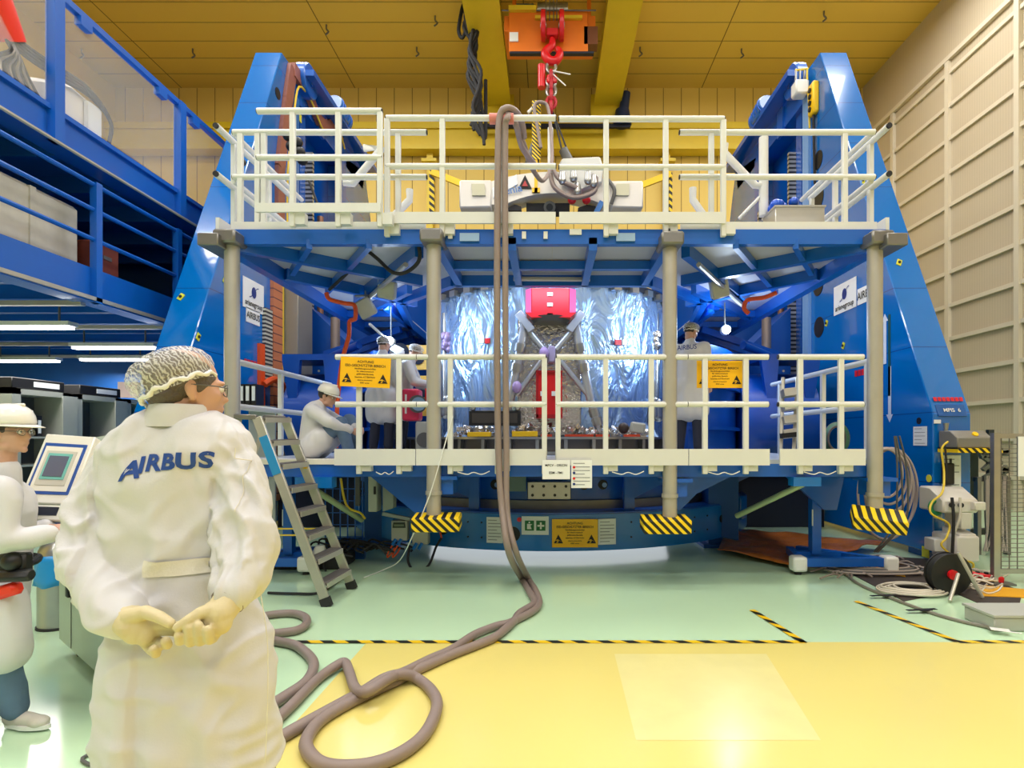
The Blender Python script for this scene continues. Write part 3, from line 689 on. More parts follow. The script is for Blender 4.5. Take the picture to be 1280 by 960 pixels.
# pendant control and junction boxes up on the right tower
def hung(T, px, py, Y, size, m, name, bev=.02):
    q = at(px, py, Y); o = MB().obox(q, size).build(name, m, T, bevel=bev); return o, q
o, q = hung(TR, 1017, 124, 10.75, (.13, .24, .6), M_yel, 'pendant_control', .03)
for k in range(4): MB().disc((q.x-.075, q.y, q.z-.2+.12*k), (1, 0, 0), .045, .03, 12).build('push_button', M_ink, o)
MB().tube(spline([q+V((0, 0, -.3)), q+V((0, 0, -.6)), q+V((.02, 0, -1.6))], 4), .025, 6).build('control_cable', M_rubber, TR)
o, q = hung(TR, 1000, 112, 11.0, (.26, .25, .28), M_white, 'limit_switch_box', .03)
for dx in (-.08, 0, .08): MB().tube([q+V((dx, 0, .13)), q+V((dx, 0, .4))], .02, 6).build('switch_conduit', M_steel, o)
MB().tube(spline([at(1009, 86, 10.9), at(1009, 100, 10.9), at(1011, 128, 10.9), at(1012, 160, 10.9)], 4), .02, 6).build('yellow_cable', M_cabley, TR)
MB().tube([at(994, 88, 11.0), at(1010, 86, 11.0)], .025, 6).build('yellow_cable', M_cabley, TR)
# cable trays of the left tower
tr_ = MB().box((xl, 9.62, 4.1), (xl+.07, 9.98, 5.2)) if False else None
def tray(T, y0, y1, z0, z1, name='cable_tray', m=None): return MB().box((xl, y0, z0), (xl+.06, y1, z1)).build(name, m or M_tray, T, smooth=0)
tray(TL, 10.15, 10.5, .5, 5.4); tray(TL, 10.5, 10.56, .5, 5.5, 'yellow_cable', M_cabley)
tray(TL, 9.7, 9.85, .6, 3.25, 'orange_cable', M_orange); tray(TL, 9.87, 10.12, 2.6, 3.9, 'slotted_panel', bands('slotted_grey', sr(190, 190, 180), sr(50, 50, 60), (0, 0, 1), .07, .5))
MB().tube(spline([(xl+.1, 9.75, 2.55), (xl+.2, 9.95, 2.65), (xl+.25, 10.4, 2.45), (xl+.2, 10.9, 2.5), (xl+.15, 11.2, 2.8)], 5), .06, 8).build('orange_cable', M_orange, TL)
MB().box((xl, 10.6, 2.75), (xl+.3, 11.25, 5.0)).build('metal_cabinet', mat('cabinet_metal', sr(150, 148, 140), .35, .4), TL, bevel=.01)
MB().box((xl, 10.6, 2.68), (xl+.3, 11.3, 2.75)).build('cabinet_shelf', M_blue, TL)
for yy in (11.05, 11.35): tray(TL, yy, yy+.22, .5, 2.75, 'energy_chain', M_chain)
tray(TL, 10.95, 11.03, .5, 2.7, 'chain_guide', M_alu); tray(TL, 11.59, 11.66, .5, 4.6, 'chain_guide', M_alu)
# upper tray, rising to the top and bending over
up_ = MB()
P = [(10.45, 4.9), (10.45, 6.6), (10.75, 8.0), (10.95, 8.75)]
for i in range(len(P)-1): up_.bar((xl+.03, P[i][0], P[i][1]), (xl+.03, P[i+1][0], P[i+1][1]), .08, .26, up=(0, 1, 0))
P2 = spline([(10.95, 8.75), (11.6, 8.7), (12.2, 8.45), (12.7, 8.6), (13.1, 8.95), (13.5, 8.7)], 4)
for i in range(len(P2)-1): up_.bar((xl+.05, P2[i][0], P2[i][1]), (xl+.05, P2[i+1][0], P2[i+1][1]), .08, .26, up=(0, 0, 1))
up_.build('upper_cable_tray', mat('tray_brown', sr(150, 92, 78), .5, var=.2, vscale=8), TL, smooth=0)
MB().tube(spline([(xl+.1, 10.62, 4.9), (xl+.1, 10.62, 6.6), (xl+.1, 10.9, 7.95), (xl+.1, 11.1, 8.5)]+[(xl+.11, a+.05, b-.16) for a, b in P2[3:]], 3), .02, 6).build('yellow_cable', M_cabley, TL)
MB().box((xl, 11.15, 7.95), (xl+.02, 11.4, 8.1)).build('yellow_sticker', M_tagy, TL)
m = MB()
for (px, py) in ((360, 170), (372, 178), (375, 190), (364, 183), (378, 200), (303, 203)): m.ball(at(px, py, 10.0 if px > 320 else 6.3), .09 if px > 320 else .04)
m.build('hanging_fittings', M_black, TL)
MB().tube([at(382, 215, 9.5), at(397, 255, 9.5)], .02, 6).build('strap', M_black, TL)
# control equipment fixed to the right tower
CBX = thing('control_console', (5.62, 7.35, 1.55), 'grey control console with hazard striped base fixed to the tower front', 'control box')
MB().prism([(7.12, 1.5), (7.12, 1.63), (7.25, 1.72), (7.46, 1.72), (7.46, 1.5)], 'x', 5.12, 5.56).build('housing', mat('console_grey', sr(128, 124, 116), .4), CBX, bevel=.01)
MB().box((5.1, 7.08, 1.44), (5.66, 7.45, 1.5)).build('striped_base', M_hazard, CBX, smooth=0)
MB().disc((5.38, 7.17, 1.67), (0, -1, 1), .035, .03).build('yellow_button', M_yel, CBX)
MB().tube([(5.16, 7.38, 1.7), (5.16, 7.38, 1.82)], [.02, .035], 10).build('beacon', M_steel, CBX)
UP = thing('white_power_unit', (5.1, 7.2, .75), 'white power unit with sloping top fixed to the tower base, upper of the pair', 'power unit')
MB().prism([(7.0, .7), (7.0, .86), (7.25, 1.0), (7.47, 1.0), (7.47, .7)], 'x', 4.86, 5.3).build('housing', M_lw, UP, bevel=.02)
MB().box((5.2, 6.93, .74), (5.34, 7.01, .84)).build('side_module', M_lw, UP, bevel=.01)
MB().box((5.08, 7.0, .5), (5.22, 7.3, .7)).prism([(6.98, .38), (6.98, .44), (7.3, .5), (7.3, .38)], 'x', 5.05, 5.26).build('stalk', M_lw, UP, bevel=.01)
for x in (4.95, 5.06): MB().tube([(x, 6.99, .8), (x, 6.96, .8)], .03, 10).build('cable_gland', M_ink, UP)
LP = thing('white_power_box', (5.1, 7.2, .2), 'boxy white power box below the sloping white power unit', 'power unit')
MB().box((4.98, 6.95, .10), (5.28, 7.4, .42)).build('housing', M_lw, LP, bevel=.02)
MB().box((4.82, 7.1, .2), (4.98, 7.3, .36)).build('side_module', M_white, LP, bevel=.01)
sk = thing('wall_socket', (5.1, 7.46, .62), 'small white socket box on the tower edge beside the power units', 'socket')
MB().box((5.05, 7.4, .57), (5.13, 7.48, .69)).build('socket_body', M_white, sk, bevel=.01); MB().disc((5.09, 7.395, .63), (0, 1, 0), .022, .01).build('socket_face', M_grey, sk)
ad = thing('black_power_adapter', (5.25, 7.3, 1.15), 'black power adapter hanging among cables on the tower front', 'adapter')
MB().box((5.14, 7.35, 1.02), (5.26, 7.45, 1.3)).build('adapter_body', M_black, ad, bevel=.015); MB().box((5.19, 7.34, 1.3), (5.21, 7.36, 1.36)).build('cable_stub', M_black, ad)
def cable(pts, r, m, label, name='cable', k=6, n=7): return tag(MB().tube(spline(pts, k), r, n).build(name, m), label, 'cable')
Yc = 7.2
cable([at(1185, 552, Yc), at(1177, 562, Yc), at(1180, 590, Yc), at(1178, 615, 7.0), at(1165, 628, 7.0), at(1164, 642, 6.95), at(1186, 655, 6.95), at(1183, 672, 6.9), at(1177, 682, 6.9), at(1196, 698, 6.9), at(1216, 704, 6.9), at(1214, 715, 6.9)], .013, M_cabley, 'thick yellow cable winding down the tower front past the white power units')
cable([at(1190, 622, 6.95), at(1192, 650, 6.9), at(1190, 700, 6.9)], .018, M_rubber, 'black cable hanging between the two white power units')
cable([at(1200, 622, 6.95), at(1200, 645, 6.9), at(1192, 668, 6.9)], .015, M_cablew, 'short grey cable dropping from the sloping power unit')
cable([at(1181, 556, Yc), at(1183, 580, Yc), at(1182, 600, Yc)], .012, M_rubber, 'thin black cable falling from the grey control console to the adapter')
P = [at(1170+7*math.cos(t), 634+8*math.sin(t), 7.15) for t in (2*PI*i/12 for i in range(12))]
tag(MB().tube(spline(P, 3, True), .03, 7, closed=True).build('green_cable_coil', mat('green_cable', sr(20, 130, 80), .5)), 'green cable coil hanging on the tower edge beside the white power units', 'cable coil')
# coils hanging on the tower inner face
co = thing('hanging_cable_coil', at(1110, 590, 7.2), 'big looped bundle of pale grey cables hanging on the tower behind the pole', 'cable coil')
for k in range(7):
    cx, rx, ry = 1108+(k % 3)*3, 20+2.6*k, 30+4.5*k
    P = [at(cx+rx*math.cos(t), 563+ry*.95+ry*math.sin(t), 7.35+.03*k) for t in (2*PI*i/16 for i in range(16))]
    MB().tube(spline(P, 3, True), .017, 6, closed=True).build('cable', mat('coil_grey', sr(172, 158, 150), .5), co)
P = [at(1118, 545, 7.1), at(1124, 580, 7.1), at(1124, 620, 7.1), at(1120, 650, 7.1), at(1105, 672, 7.1), at(1090, 690, 7.2)]
for k in range(3): MB().tube(spline([p+V((.045*k-.03*math.sin(j+k), 0, 0)) for j, p in enumerate(P)], 4), .013, 6).build('cable', M_greyd, co)
gc = thing('green_cable_coil', at(1046, 548, 8), 'coil of green and grey cables behind the lower railing near the tower', 'cable coil')
for k in range(5):
    P = [at(1046+(11+k)*math.cos(t), 548+(15+k)*math.sin(t), 8.0+.03*k) for t in (2*PI*i/14 for i in range(14))]
    MB().tube(spline(P, 3, True), .02, 6, closed=True).build('cable', mat('green_cable', sr(20, 130, 80), .5) if k % 2 else M_greyd, gc)

# ================================================================ PLATFORMS
PY = 6.17
M_under = mat('deck_underside', sr(186, 190, 206), .5, var=.05)
def oct_deck(z0, z1, name, m, T, W=3.5, y1=13.6, inner=((1.32, 7.63), (2.35, 8.75), (2.62, 10.6), (2.62, 13.6)), y0=PY):
    for sx in (-1, 1):
        y0 = max(y0, PY+.05); poly = [(AX+sx*1e-3, y0), (AX+sx*W, y0), (AX+sx*W, y1)]+[(AX+sx*x, y) for x, y in inner[::-1]]+[(AX+sx*1e-3, inner[0][1])]
        MB().prism(poly, 'z', z0, z1).build(name, m, T, smooth=0)
UPF = thing('upper_work_platform', (AX, PY, 3.72), 'upper blue framed work platform with grey underside around the spacecraft', 'work platform')
oct_deck(3.80, 3.86, 'deck', M_under, UPF, W=3.55)
MB().box((-3.52, PY, 3.73), (3.68, PY+.09, 3.89)).build('front_beam', M_blue2, UPF, smooth=0)
jb = lambda a, b, w=.09, h=.14, n='joist': MB().bar((a[0], a[1], 3.73), (b[0], b[1], 3.73), w, h).build(n, M_blue2, UPF, smooth=0)
for sx in (-1, 1):
    q = lambda x, y: (AX+sx*x, y)
    jb(q(3.5, PY), q(1.75, 7.62)); jb(q(3.42, 7.3), q(2.1, 8.8)); jb(q(3.5, PY), q(3.5, 13.6), .12, .2, 'side_beam')
    jb(q(2.64, PY), q(3.29, 7.2), .06, .1); jb(q(1.99, PY), q(3.2, 8.1), .06, .1); jb(q(1.5, 6.4), q(2.95, 8.6), .1); jb(q(2.0, 8.0), q(3.4, 9.8), .08)
    jb(q(1.24, PY), q(1.24, 7.63)); jb(q(.44, PY), q(.44, 7.63)); jb(q(2.62, 9), q(2.62, 13.5)); jb(q(1.32, 7.63), q(2.35, 8.75)); jb(q(2.35, 8.75), q(2.62, 10.6))
    for k in range(5): jb(q(2.62, 9.6+k*.9), q(3.5, 9.6+k*.9), .06, .1)
    MB().tube([q(1.7, 6.6)+(3.64,), q(2.85, 8.5)+(3.62,)], .03, 8).build('cable_conduit', M_alu, UPF)
    MB().obox(q(3.6, PY+.0)+(3.7,), (.22, .5, .13)).build('edge_cap', M_steeld, UPF, bevel=.01)
jb((AX-1.32, 7.63), (AX+1.32, 7.63)); jb((AX-1.3, 6.95), (AX+1.3, 6.95), .08, .1)
for (px) in (587, 782): MB().box(at(px-12, 292, PY-.01), at(px+12, 301, PY-.03)).build('pale_bracket', mat('pale_steel_blue', sr(150, 180, 220), .4), UPF)
for (px) in (655, 682, 563): MB().box(at(px-2.5, 290, PY-.01), at(px+2.5, 298, PY-.03)).build('small_clamp', M_white, UPF)
MB().box(at(712, 287, PY-.0), at(727, 293, PY-.02)).build('paper_tag', M_paper, UPF)
for px in (543, 837): MB().box(at(px-5, 288, PY-.0), at(px+1, 300, PY-.06)).build('black_box', M_black, UPF)
MB().tube([(AX-.5, 7.4, 3.7), (AX+.5, 7.5, 3.72)], .03, 6).build('support_tube', M_alu, UPF)
cable([at(463, 303, 6.3), at(470, 305, 6.4), at(495, 305, 6.3), at(520, 303, 6.3), at(524, 325, 6.4), at(508, 340, 6.5), at(490, 340, 6.5), at(470, 322, 6.6), at(456, 315, 6.7), at(440, 335, 7.0), at(412, 362, 7.6)], .022, M_rubber, 'black cable looping under the upper platform beside the mezzanine tower', k=8)
cable([at(408, 366, 7.7), at(412, 374, 7.7), at(430, 379, 7.7), at(443, 382, 7.7), at(444, 398, 7.7), at(437, 402, 7.8), at(436, 420, 7.8), at(428, 450, 7.8), at(422, 500, 7.8), at(420, 560, 7.8)], .03, M_orange, 'orange cable hanging from the upper platform down behind the seated worker', k=6)
cable([at(970, 366, 7.6), at(955, 372, 7.6), at(935, 375, 7.7), at(930, 385, 7.7), at(936, 392, 7.7)], .03, M_orange, 'short orange red cable loop under the upper platform above the bright lamp')

LPF = thing('lower_work_platform', (AX, PY, 1.2), 'lower blue framed work platform where the workers stand', 'work platform')
oct_deck(1.34, 1.385, 'deck', mat('deck_plate', sr(190, 196, 204), .35, .2, var=.06), LPF, W=3.6, inner=((1.32, 7.9), (2.1, 8.5), (2.62, 10.0), (2.62, 13.6)), y0=PY+.03)
MB().box((-3.6, PY+.04, 1.2), (3.56, PY+.12, 1.34)).build('front_beam', M_blue2, LPF, smooth=0)
MB().box((-3.6, PY+.02, 1.335), (-2.3, PY+.35, 1.39)).build('white_step_plate', M_lw, LPF, smooth=0)
for sx in (-1, 1):
    MB().box((AX+sx*3.5, PY+.1, 1.15), (AX+sx*3.6, 13.5, 1.34)).build('side_beam', M_blue2, LPF, smooth=0)
    for x in (.9, 1.9, 2.7): MB().box((AX+sx*x-.05, PY+.1, 1.2), (AX+sx*x+.05, 7.9, 1.34)).build('joist', M_blue2, LPF, smooth=0)
MB().box((-2.75, PY-.02, 1.08), (-2.35, PY+.12, 1.2)).build('blue_stop', M_blue, LPF)
MB().box((2.65, PY-.02, 1.1), (2.95, PY+.12, 1.2)).build('blue_stop', M_blue, LPF)
MB().prism([(-2.1, 1.2), (-1.35, 1.2), (-1.35, .75), (-1.55, .75)], 'y', 6.6, 6.68).build('gusset_plate', M_blue2, LPF, smooth=0)
MB().prism([(1.4, 1.2), (2.3, 1.2), (1.8, .95), (1.6, .75), (1.4, .75)], 'y', 6.9, 6.98).build('gusset_plate', M_blue2, LPF, smooth=0)
MB().prism([(2.85, 1.2), (3.6, 1.2), (3.5, .75), (3.35, .75)], 'y', 6.9, 6.98).build('gusset_plate', M_blue2, LPF, smooth=0)
# poles, each with a striped foam pad
POLE = []
for k, (x, py0, z0, lab) in enumerate(((-3.43, 0, .85, 'thick pale pole carrying the platforms, beside the tower by the mezzanine'),
                            (-1.245, 0, .86, 'thick pale pole carrying the platforms, in front of the workers and red box'),
                            (1.31, 0, .83, 'thick pale pole carrying the platforms, next to the man with hairnet on the deck'),
                            (3.53, 0, .84, 'thick pale pole carrying the platforms, in front of the coiled cables'))):
    y = PY-.02
    if k == 0: p = thing('support_pole', (x, y, z0), lab, 'pole', 'poles carrying the platforms'); pz = p
    else:
        p = None
    if k == 0:
        MB().tube([(x, y, .72), (x, y, 3.72)], .078, 20).build('shaft', M_pole, p)
        MB().obox((x, y, 3.76), (.24, .34, .14)).build('head_clamp', M_steeld, p, bevel=.02)
        MB().tube([(x, y, 1.0), (x, y, 1.04)], .09, 16).build('collar', M_pole, p)
        MB().box((x-.08, y-.0, 1.16), (x+.25, y+.3, 1.2)).box((x-.02, y+.05, 1.0), (x+.2, y+.3, 1.16)).build('deck_bracket', M_blue2, p)
        z0_ = z0
    else:
        p = copy_tree(pz); p.location = (x, y, z0); p['label'] = lab
    POLE.append(p)
for k, (x, y, z, rz, lab) in enumerate(((-1.2, 6.1, .72, .05, 'black and yellow striped pad on the pole foot beside the two meters'), (1.25, 6.1, .70, 0, 'black and yellow striped pad on the pole foot at the middle of the ring'), (3.48, 6.0, .76, -.35, 'tilted black and yellow striped pad on the pole foot beside the coiled cables'))):
    if k == 0:
        pd0 = tag(MB().obox((0, 0, 0), (.5, .3, .15)).build('striped_pad', M_hazard, bevel=.01), lab, 'foam pad', 'striped pads on the pole feet'); pd = pd0
    else: pd = pd0.copy(); COL.objects.link(pd); pd['label'] = lab
    pd.location = (x, y, z); pd.rotation_euler = (.1 if k < 2 else .35, .1 if k == 2 else 0, rz)

# guardrails
def guardrail(x0, x1, zt, zm, toe, posts, Y, label, zb=None, grp='cream guardrails of the platforms', ends=True, r=.032, tall=None):
    g = thing('guardrail', ((x0+x1)/2, Y, toe[0] if toe else zb), label, 'guardrail', grp)
    for z, n in ((zt, 'top_rail'), (zm, 'mid_rail')): MB().tube([(x0, Y, z), (x1, Y, z)], r, 12).build(n, M_cream, g)
    if toe: MB().box((x0, Y-.05, toe[0]), (x1, Y-.02, toe[1])).build('toe_board', M_cream, g, smooth=0)
    for x in posts:
        b = zb if zb is not None else toe[0]-.13
        MB().obox((x, Y, (b+zt-.01)/2), (.056, .05, zt-.01-b)).build('post', M_cream, g, bevel=.006)
        if toe: MB().obox((x+.06, Y+.03, b+.09), (.14, .08, .12)).build('post_bracket', M_cream, g)
    for x in (x0, x1):
        for z in (zt, zm): MB().disc((x, Y, z), (1, 0, 0), r*.8, .02, 12).build('end_cap', M_black, g)
    return g
X_ = lambda px, Y=PY-.05: (px-CX)*Y/F
Yg = PY-.05
TU, MU, TB = 5.07, 4.55, (3.92, 4.04)
guardrail(X_(322, 6.0), X_(477, 6.0), EYE+(549-139)*6.0/F, EYE+(549-197)*6.0/F, (EYE+(549-267)*6.0/F, EYE+(549-256)*6.0/F), [X_(366, 6.0), X_(423, 6.0), X_(475, 6.0)], 6.0,
          'raised cream gate section of guardrail on the upper platform, in front of the mezzanine tower', zb=EYE+(549-284)*6.0/F)
guardrail(X_(284), X_(530), EYE+(549-158)*Yg/F, EYE+(549-215)*Yg/F, (3.86, 3.98), [X_(293), X_(315), X_(323), X_(494)], Yg+.12, 'cream guardrail of the upper platform behind the raised gate section', zb=3.74)
guardrail(X_(483), X_(694.5), TU, MU, TB, [X_(484), X_(553), X_(626)], Yg, 'cream guardrail of the upper platform over which the grey hoses hang')
guardrail(X_(699), X_(905), TU-.01, MU-.01, TB, [X_(757.5), X_(832), X_(904)], Yg, 'cream guardrail of the upper platform in front of the grey valve panel')
guardrail(X_(853), X_(1101), EYE+(549-158)*Yg/F, EYE+(549-215)*Yg/F, (3.86, 3.98), [X_(893), X_(1063)], Yg+.12, 'cream guardrail of the upper platform in front of the tower with the yellow pendant', zb=3.74)
for sx, lab in ((-1, 'side guardrail of the upper platform running back beside the mezzanine tower'), (1, 'side guardrail of the upper platform running back beside the clad wall tower')):
    x = AX+sx*3.64; g = thing('guardrail', (x, 7, 3.9), lab, 'guardrail', 'cream guardrails of the platforms')
    y1 = 8.0
    for z, n in ((5.0, 'top_rail'), (4.48, 'mid_rail')):
        MB().tube([(x, PY-.02, z), (x, y1, z)], .036, 12).build(n, M_cream, g); MB().disc((x, PY-.03, z), (0, 1, 0), .03, .02).build('end_cap', M_black, g)
        MB().tube([(x-sx*.12, PY+.1, z-.02), (x-sx*.12, y1, z-.02)], .03, 12).build(n, M_cream, g)
    for y in (6.5, 7.3, 7.95): MB().obox((x, y, 4.4), (.055, .062, 1.2)).build('post', M_cream, g, bevel=.006)
    MB().box((x-.02, PY, 3.88), (x+.02, y1, 4.02)).build('toe_board', M_cream, g, smooth=0)
for (pts, lab) in ((((512, 237), (512, 250), (488, 275)), 'bent cream brace on the upper deck behind the hose guardrail'), (((866, 235), (866, 250), (884, 276)), 'bent cream brace on the upper deck beside the striped post'),
                   (((906, 180), (906, 192), (944, 232), (952, 232)), 'long bent cream brace beside the standing tube on the upper deck'), (((455, 185), (478, 185), (440, 230), (430, 228)), 'bent cream brace beside the raised gate section of guardrail')):
    tag(MB().tube([at(a, b, 6.9) for a, b in pts], .045, 10).build('bent_brace', M_cream), lab, 'brace')
tag(MB().tube([at(954.5, 270, 6.9), at(954.5, 172, 6.9)], .055, 12).build('standing_tube', M_cream), 'upright cream tube standing on the upper deck near the aluminium box', 'tube')
tag(MB().tube([at(924, 273, 6.9), at(951, 245, 6.9)], .02, 8).build('thin_brace', M_cream), 'thin diagonal cream brace at the foot of the standing tube', 'brace')
bx = thing('aluminium_box', at(993, 268, 6.6), 'low silver box with a blue bag on the upper deck beside the tower', 'box')
a, b = at(965, 273, 6.7), at(1026, 261, 6.7)
MB().box((a.x, 6.6, 3.87), (b.x, 7.0, b.z)).build('box_body', M_alu, bx, bevel=.01); MB().box((a.x-.01, 6.59, b.z-.02), (b.x+.01, 7.01, b.z)).build('rim', M_alu, bx); MB().box(((a.x+b.x)/2-.1, 6.585, 3.92), ((a.x+b.x)/2+.1, 6.6, 3.95)).build('handle', M_steeld, bx)
m = MB(); q = at(976, 258, 6.8); [m.ball(q+V((random.uniform(-.12, .12), random.uniform(-.1, .1), random.uniform(-.04, .02))), random.uniform(.05, .08)) for _ in range(7)]
tag(m.build('blue_plastic_bag', mat('blue_bag', sr(10, 80, 200), .3)), 'crumpled blue plastic bag lying on the silver box', 'bag')
TL_, ML_, TBL = 2.495, 1.985, (1.33, 1.505)
lowr = ((420, 520.5, (449, 499), 'cream guardrail of the lower platform carrying the yellow sign beside the seated man'),
        (521.5, 682, (563, 622, 680.5), 'cream guardrail of the lower platform between the pole and the crossing hoses'),
        (696, 859, (697.5, 757, 814), 'cream guardrail of the lower platform right before the middle of the foil cylinder'),
        (860, 960, (881, 932), 'cream guardrail of the lower platform carrying the yellow sign beside the standing man'),
        (973, 1079, (1000, 1051), 'cream guardrail of the lower platform in front of the leaning folded steps'))
for (a, b, ps, lab) in lowr: guardrail(X_(a), X_(b), TL_, ML_, TBL, [X_(p) for p in ps], Yg, lab, zb=1.235)
for sx, lab in ((-1, 'side guardrail of the lower platform running back beside the seated man'), (1, 'side guardrail of the lower platform running back past the folded steps')):
    x = AX+sx*3.58; g = thing('guardrail', (x, 7.6, 1.4), lab, 'guardrail', 'cream guardrails of the platforms')
    for z, n in ((2.49, 'top_rail'), (1.98, 'mid_rail')): MB().tube([(x, PY+.2, z), (x, 9.2, z)], .036, 12).build(n, M_cream, g)
    for y in (6.45, 7.5, 8.9): MB().obox((x, y, 1.94), (.055, .062, 1.1)).build('post', M_cream, g, bevel=.006)
# loose wires under the front beams
for k, (a, b) in enumerate(((572, 612), (885, 925), (1005, 1045), (470, 492), (765, 805))):
    P = [at(a, 590, PY-.08), at(a*.7+b*.3, 593, PY-.08), at((a+b)/2, 590.5, PY-.08), at(a*.25+b*.75, 593, PY-.08), at(b, 589, PY-.08)]
    tag(MB().tube(spline(P, 4), .0055, 5).build('earthing_wire', M_white), 'thin white wire sagging under the lower platform edge '+('beside the meter pole', 'below the hairnet person', 'above the blue stand', 'under one yellow sign', 'past the pictogram list')[k], 'wire', 'earthing wires under the lower platform edge')

# ================================================================ RING
RG = thing('rotary_ring', (AX, RY, .12), 'big round blue ring base with signs just above the floor', 'ring base')
R0 = 3.6
MB().arc((AX, RY), R0-.35, R0, .14, .62, 0, 2*PI, 96).build('outer_skirt', blue('ring_blue', sr(0, 118, 204), .3), RG)
MB().arc((AX, RY), R0-1.0, R0-.02, .58, .64, 0, 2*PI, 96).build('top_plate', M_blue2, RG)
MB().arc((AX, RY), 2.7, 3.2, .64, .76, 0, 2*PI, 96).build('steel_ring', M_steeld, RG)
MB().arc((AX, RY), 2.9, 3.12, .76, 1.12, 0, 2*PI, 96).build('upper_drum', M_blue2, RG)
MB().arc((AX, RY), 2.75, 3.2, 1.12, 1.2, 0, 2*PI, 96).build('drum_flange', M_blue2, RG)
def on_ring(px, R): 
    """place on the front of a circle of radius R seen at photo column px"""
    k = (px-CX)/F; y = 8.0
    for _ in range(40): x = k*y; y = RY-math.sqrt(max(.01, R*R-(x-AX)**2))
    x = k*y; n = V((x-AX, y-RY, 0)).normalized(); return V((x, y, 0)), n
def hole_on(px, z, R, r, m=M_black, name='bore', par=RG):
    p, n = on_ring(px, R); MB().disc(V((p.x, p.y, z))+n*.003, n, r, .012, 18).build(name, m, par)
for px in (505, 515, 554.5, 619, 646, 730, 753.5, 846, 858, 873): hole_on(px, .97, 3.12, .07)
for px in (619, 646, 730, 753.5, 515): hole_on(px+2, .965, 3.128, .035, mat('pale_core', sr(150, 180, 230), .4), 'bore_core')
for px, z, r in ((554, .39, .085), (641, .36, .10), (821, .39, .075), (455, .4, .06), (902, .42, .06)): hole_on(px, z, R0, r)
for px in (520, 585, 602, 789, 868, 884):
    for z in (.5, .3): hole_on(px, z, R0, .012)
p, n = on_ring(685, 3.2); MB().box((X_(660, 7.9), 7.72, .79), (X_(713, 7.9), 7.82, 1.03)).build('mounting_plate', M_steel, RG, bevel=.008)
for i in range(4):
    for j in range(2): MB().disc((X_(666+i*13.7, 7.85), 7.715, .85+.12*j), (0, 1, 0), .02, .012, 10).build('plate_bolt', M_black, RG)
MB().box((X_(627, 7.9), 7.72, .9), (X_(658, 7.9), 7.78, 1.12)).build('grey_plate', mat('greenish_grey', sr(96, 118, 124), .5), RG)
for sx in (-1, 1):
    for q in (1.0, 2.45):
        x = AX+sx*q; yb = RY-math.sqrt(3.3**2-q**2)
        MB().prism([(x-.06*0, .64), (x+sx*.14, .64), (x+sx*.14, 1.2), (x, 1.2)], 'y', yb-.1, yb+.05).build('bracket_post', M_blue2, RG)
        MB().prism([(x, 1.15), (x-sx*.02, 1.2), (x+sx*.75, 1.2), (x+sx*.75, 1.1), (x+sx*.14, .8), (x+sx*.14, .9)], 'y', yb-.06, yb).build('bracket_gusset', M_blue2, RG)
MB().arc((AX, RY), 2.2, 2.95, 1.2, 1.3, 0, 2*PI, 64).build('inner_flange', M_blue2, RG)
for sx in (-1, 1):   # hinge blocks at the ring's shoulders
    px = 920 if sx > 0 else 455
    p, n = on_ring(px, R0); MB().obox((p.x, p.y-.0, .55), (.28, .25, .36), Matrix.Rotation(math.atan2(n.x, -n.y), 3, 'Z')).build('hinge_block', M_blue, RG, bevel=.02)
for a in (0, 2*PI/3, 4*PI/3, PI*.5, PI*1.2): MB().box((AX+3.3*math.cos(a)-.1, RY+3.3*math.sin(a)-.1, 0), (AX+3.3*math.cos(a)+.1, RY+3.3*math.sin(a)+.1, .14)).build('ring_foot', M_blue2, RG) if math.sin(a) > -.1 else None
# signs on the ring front
def esd(name, label, c, right, up, w, h, big=True):
    s = thing(name, c, label, 'sign')
    c = V(c); plate(MB(), c, right, up, w, h, .01).build('sign_board', M_signy, s, smooth=0)
    k = h/.3
    lettering([('ACHTUNG', 0, .105*k, .034*k), ('ESD-GESCHÜTZTER BEREICH', 0, .066*k, .034*k, w*.8),
               ('Handhabungsvorschriften', 0, .035*k, .022*k, w*.42), ('für elektrostatisch', 0, .008*k, .02*k, w*.34), ('gefährdete Bauteile', 0, -.02*k, .02*k, w*.34),
               ('beachten ATTENTION', 0, -.05*k, .02*k, w*.40), ('observe precautions', 0, -.08*k, .018*k, w*.3), ('ESD area', 0, -.108*k, .018*k, w*.18)], c, right, up, M_ink, s, off=.008)
    mb = MB(); mb2 = MB()
    for u in (-.36*w, .36*w):
        t = .045*k; v = -.075*k
        poly_on(mb, [(u-t*1.1, v-t*.7), (u+t*1.1, v-t*.7), (u, v+t*1.4)], c, right, up, .0085)
        poly_on(mb2, [(u-t*.9, v-t*.1), (u-t*.2, v+t*.25), (u+t*.9, v-t*.35), (u+t*.2, v-t*.05)], c, right, up, .0095)
        poly_on(mb2, [(u-t*.5, v-t*.5), (u-t*.1, v-t*.1), (u+t*.05, v-t*.3), (u-t*.3, v-t*.6)], c, right, up, .0095)
    mb.build('triangle_symbol', M_ink, s, smooth=0); mb2.build('hand_symbol', M_signy, s, smooth=0)
    return s
a, b = at(425.5, 447, Yg-.06), at(488, 484, Yg-.06); esd('warning_sign', 'yellow ESD warning sign hanging on the lower railing beside the seated man', (a+b)/2, (1, 0, -.045), (.045, 0, 1), b.x-a.x, a.z-b.z)
a, b = at(871, 451, Yg+.08), at(928.5, 485, Yg+.08); esd('warning_sign', 'yellow ESD warning sign hanging on the lower railing beside the standing man', (a+b)/2, (1, 0, -.0), (.0, 0, 1), b.x-a.x, a.z-b.z)
p, n = on_ring(718.5, R0); rt = V((0, 0, 1)).cross(n)*1.0
esd('warning_sign', 'yellow ESD warning sign fixed low on the blue ring near the floor', (p.x, p.y-.03, .38), (1, 0, 0), (0, 0, 1), .60, .37)
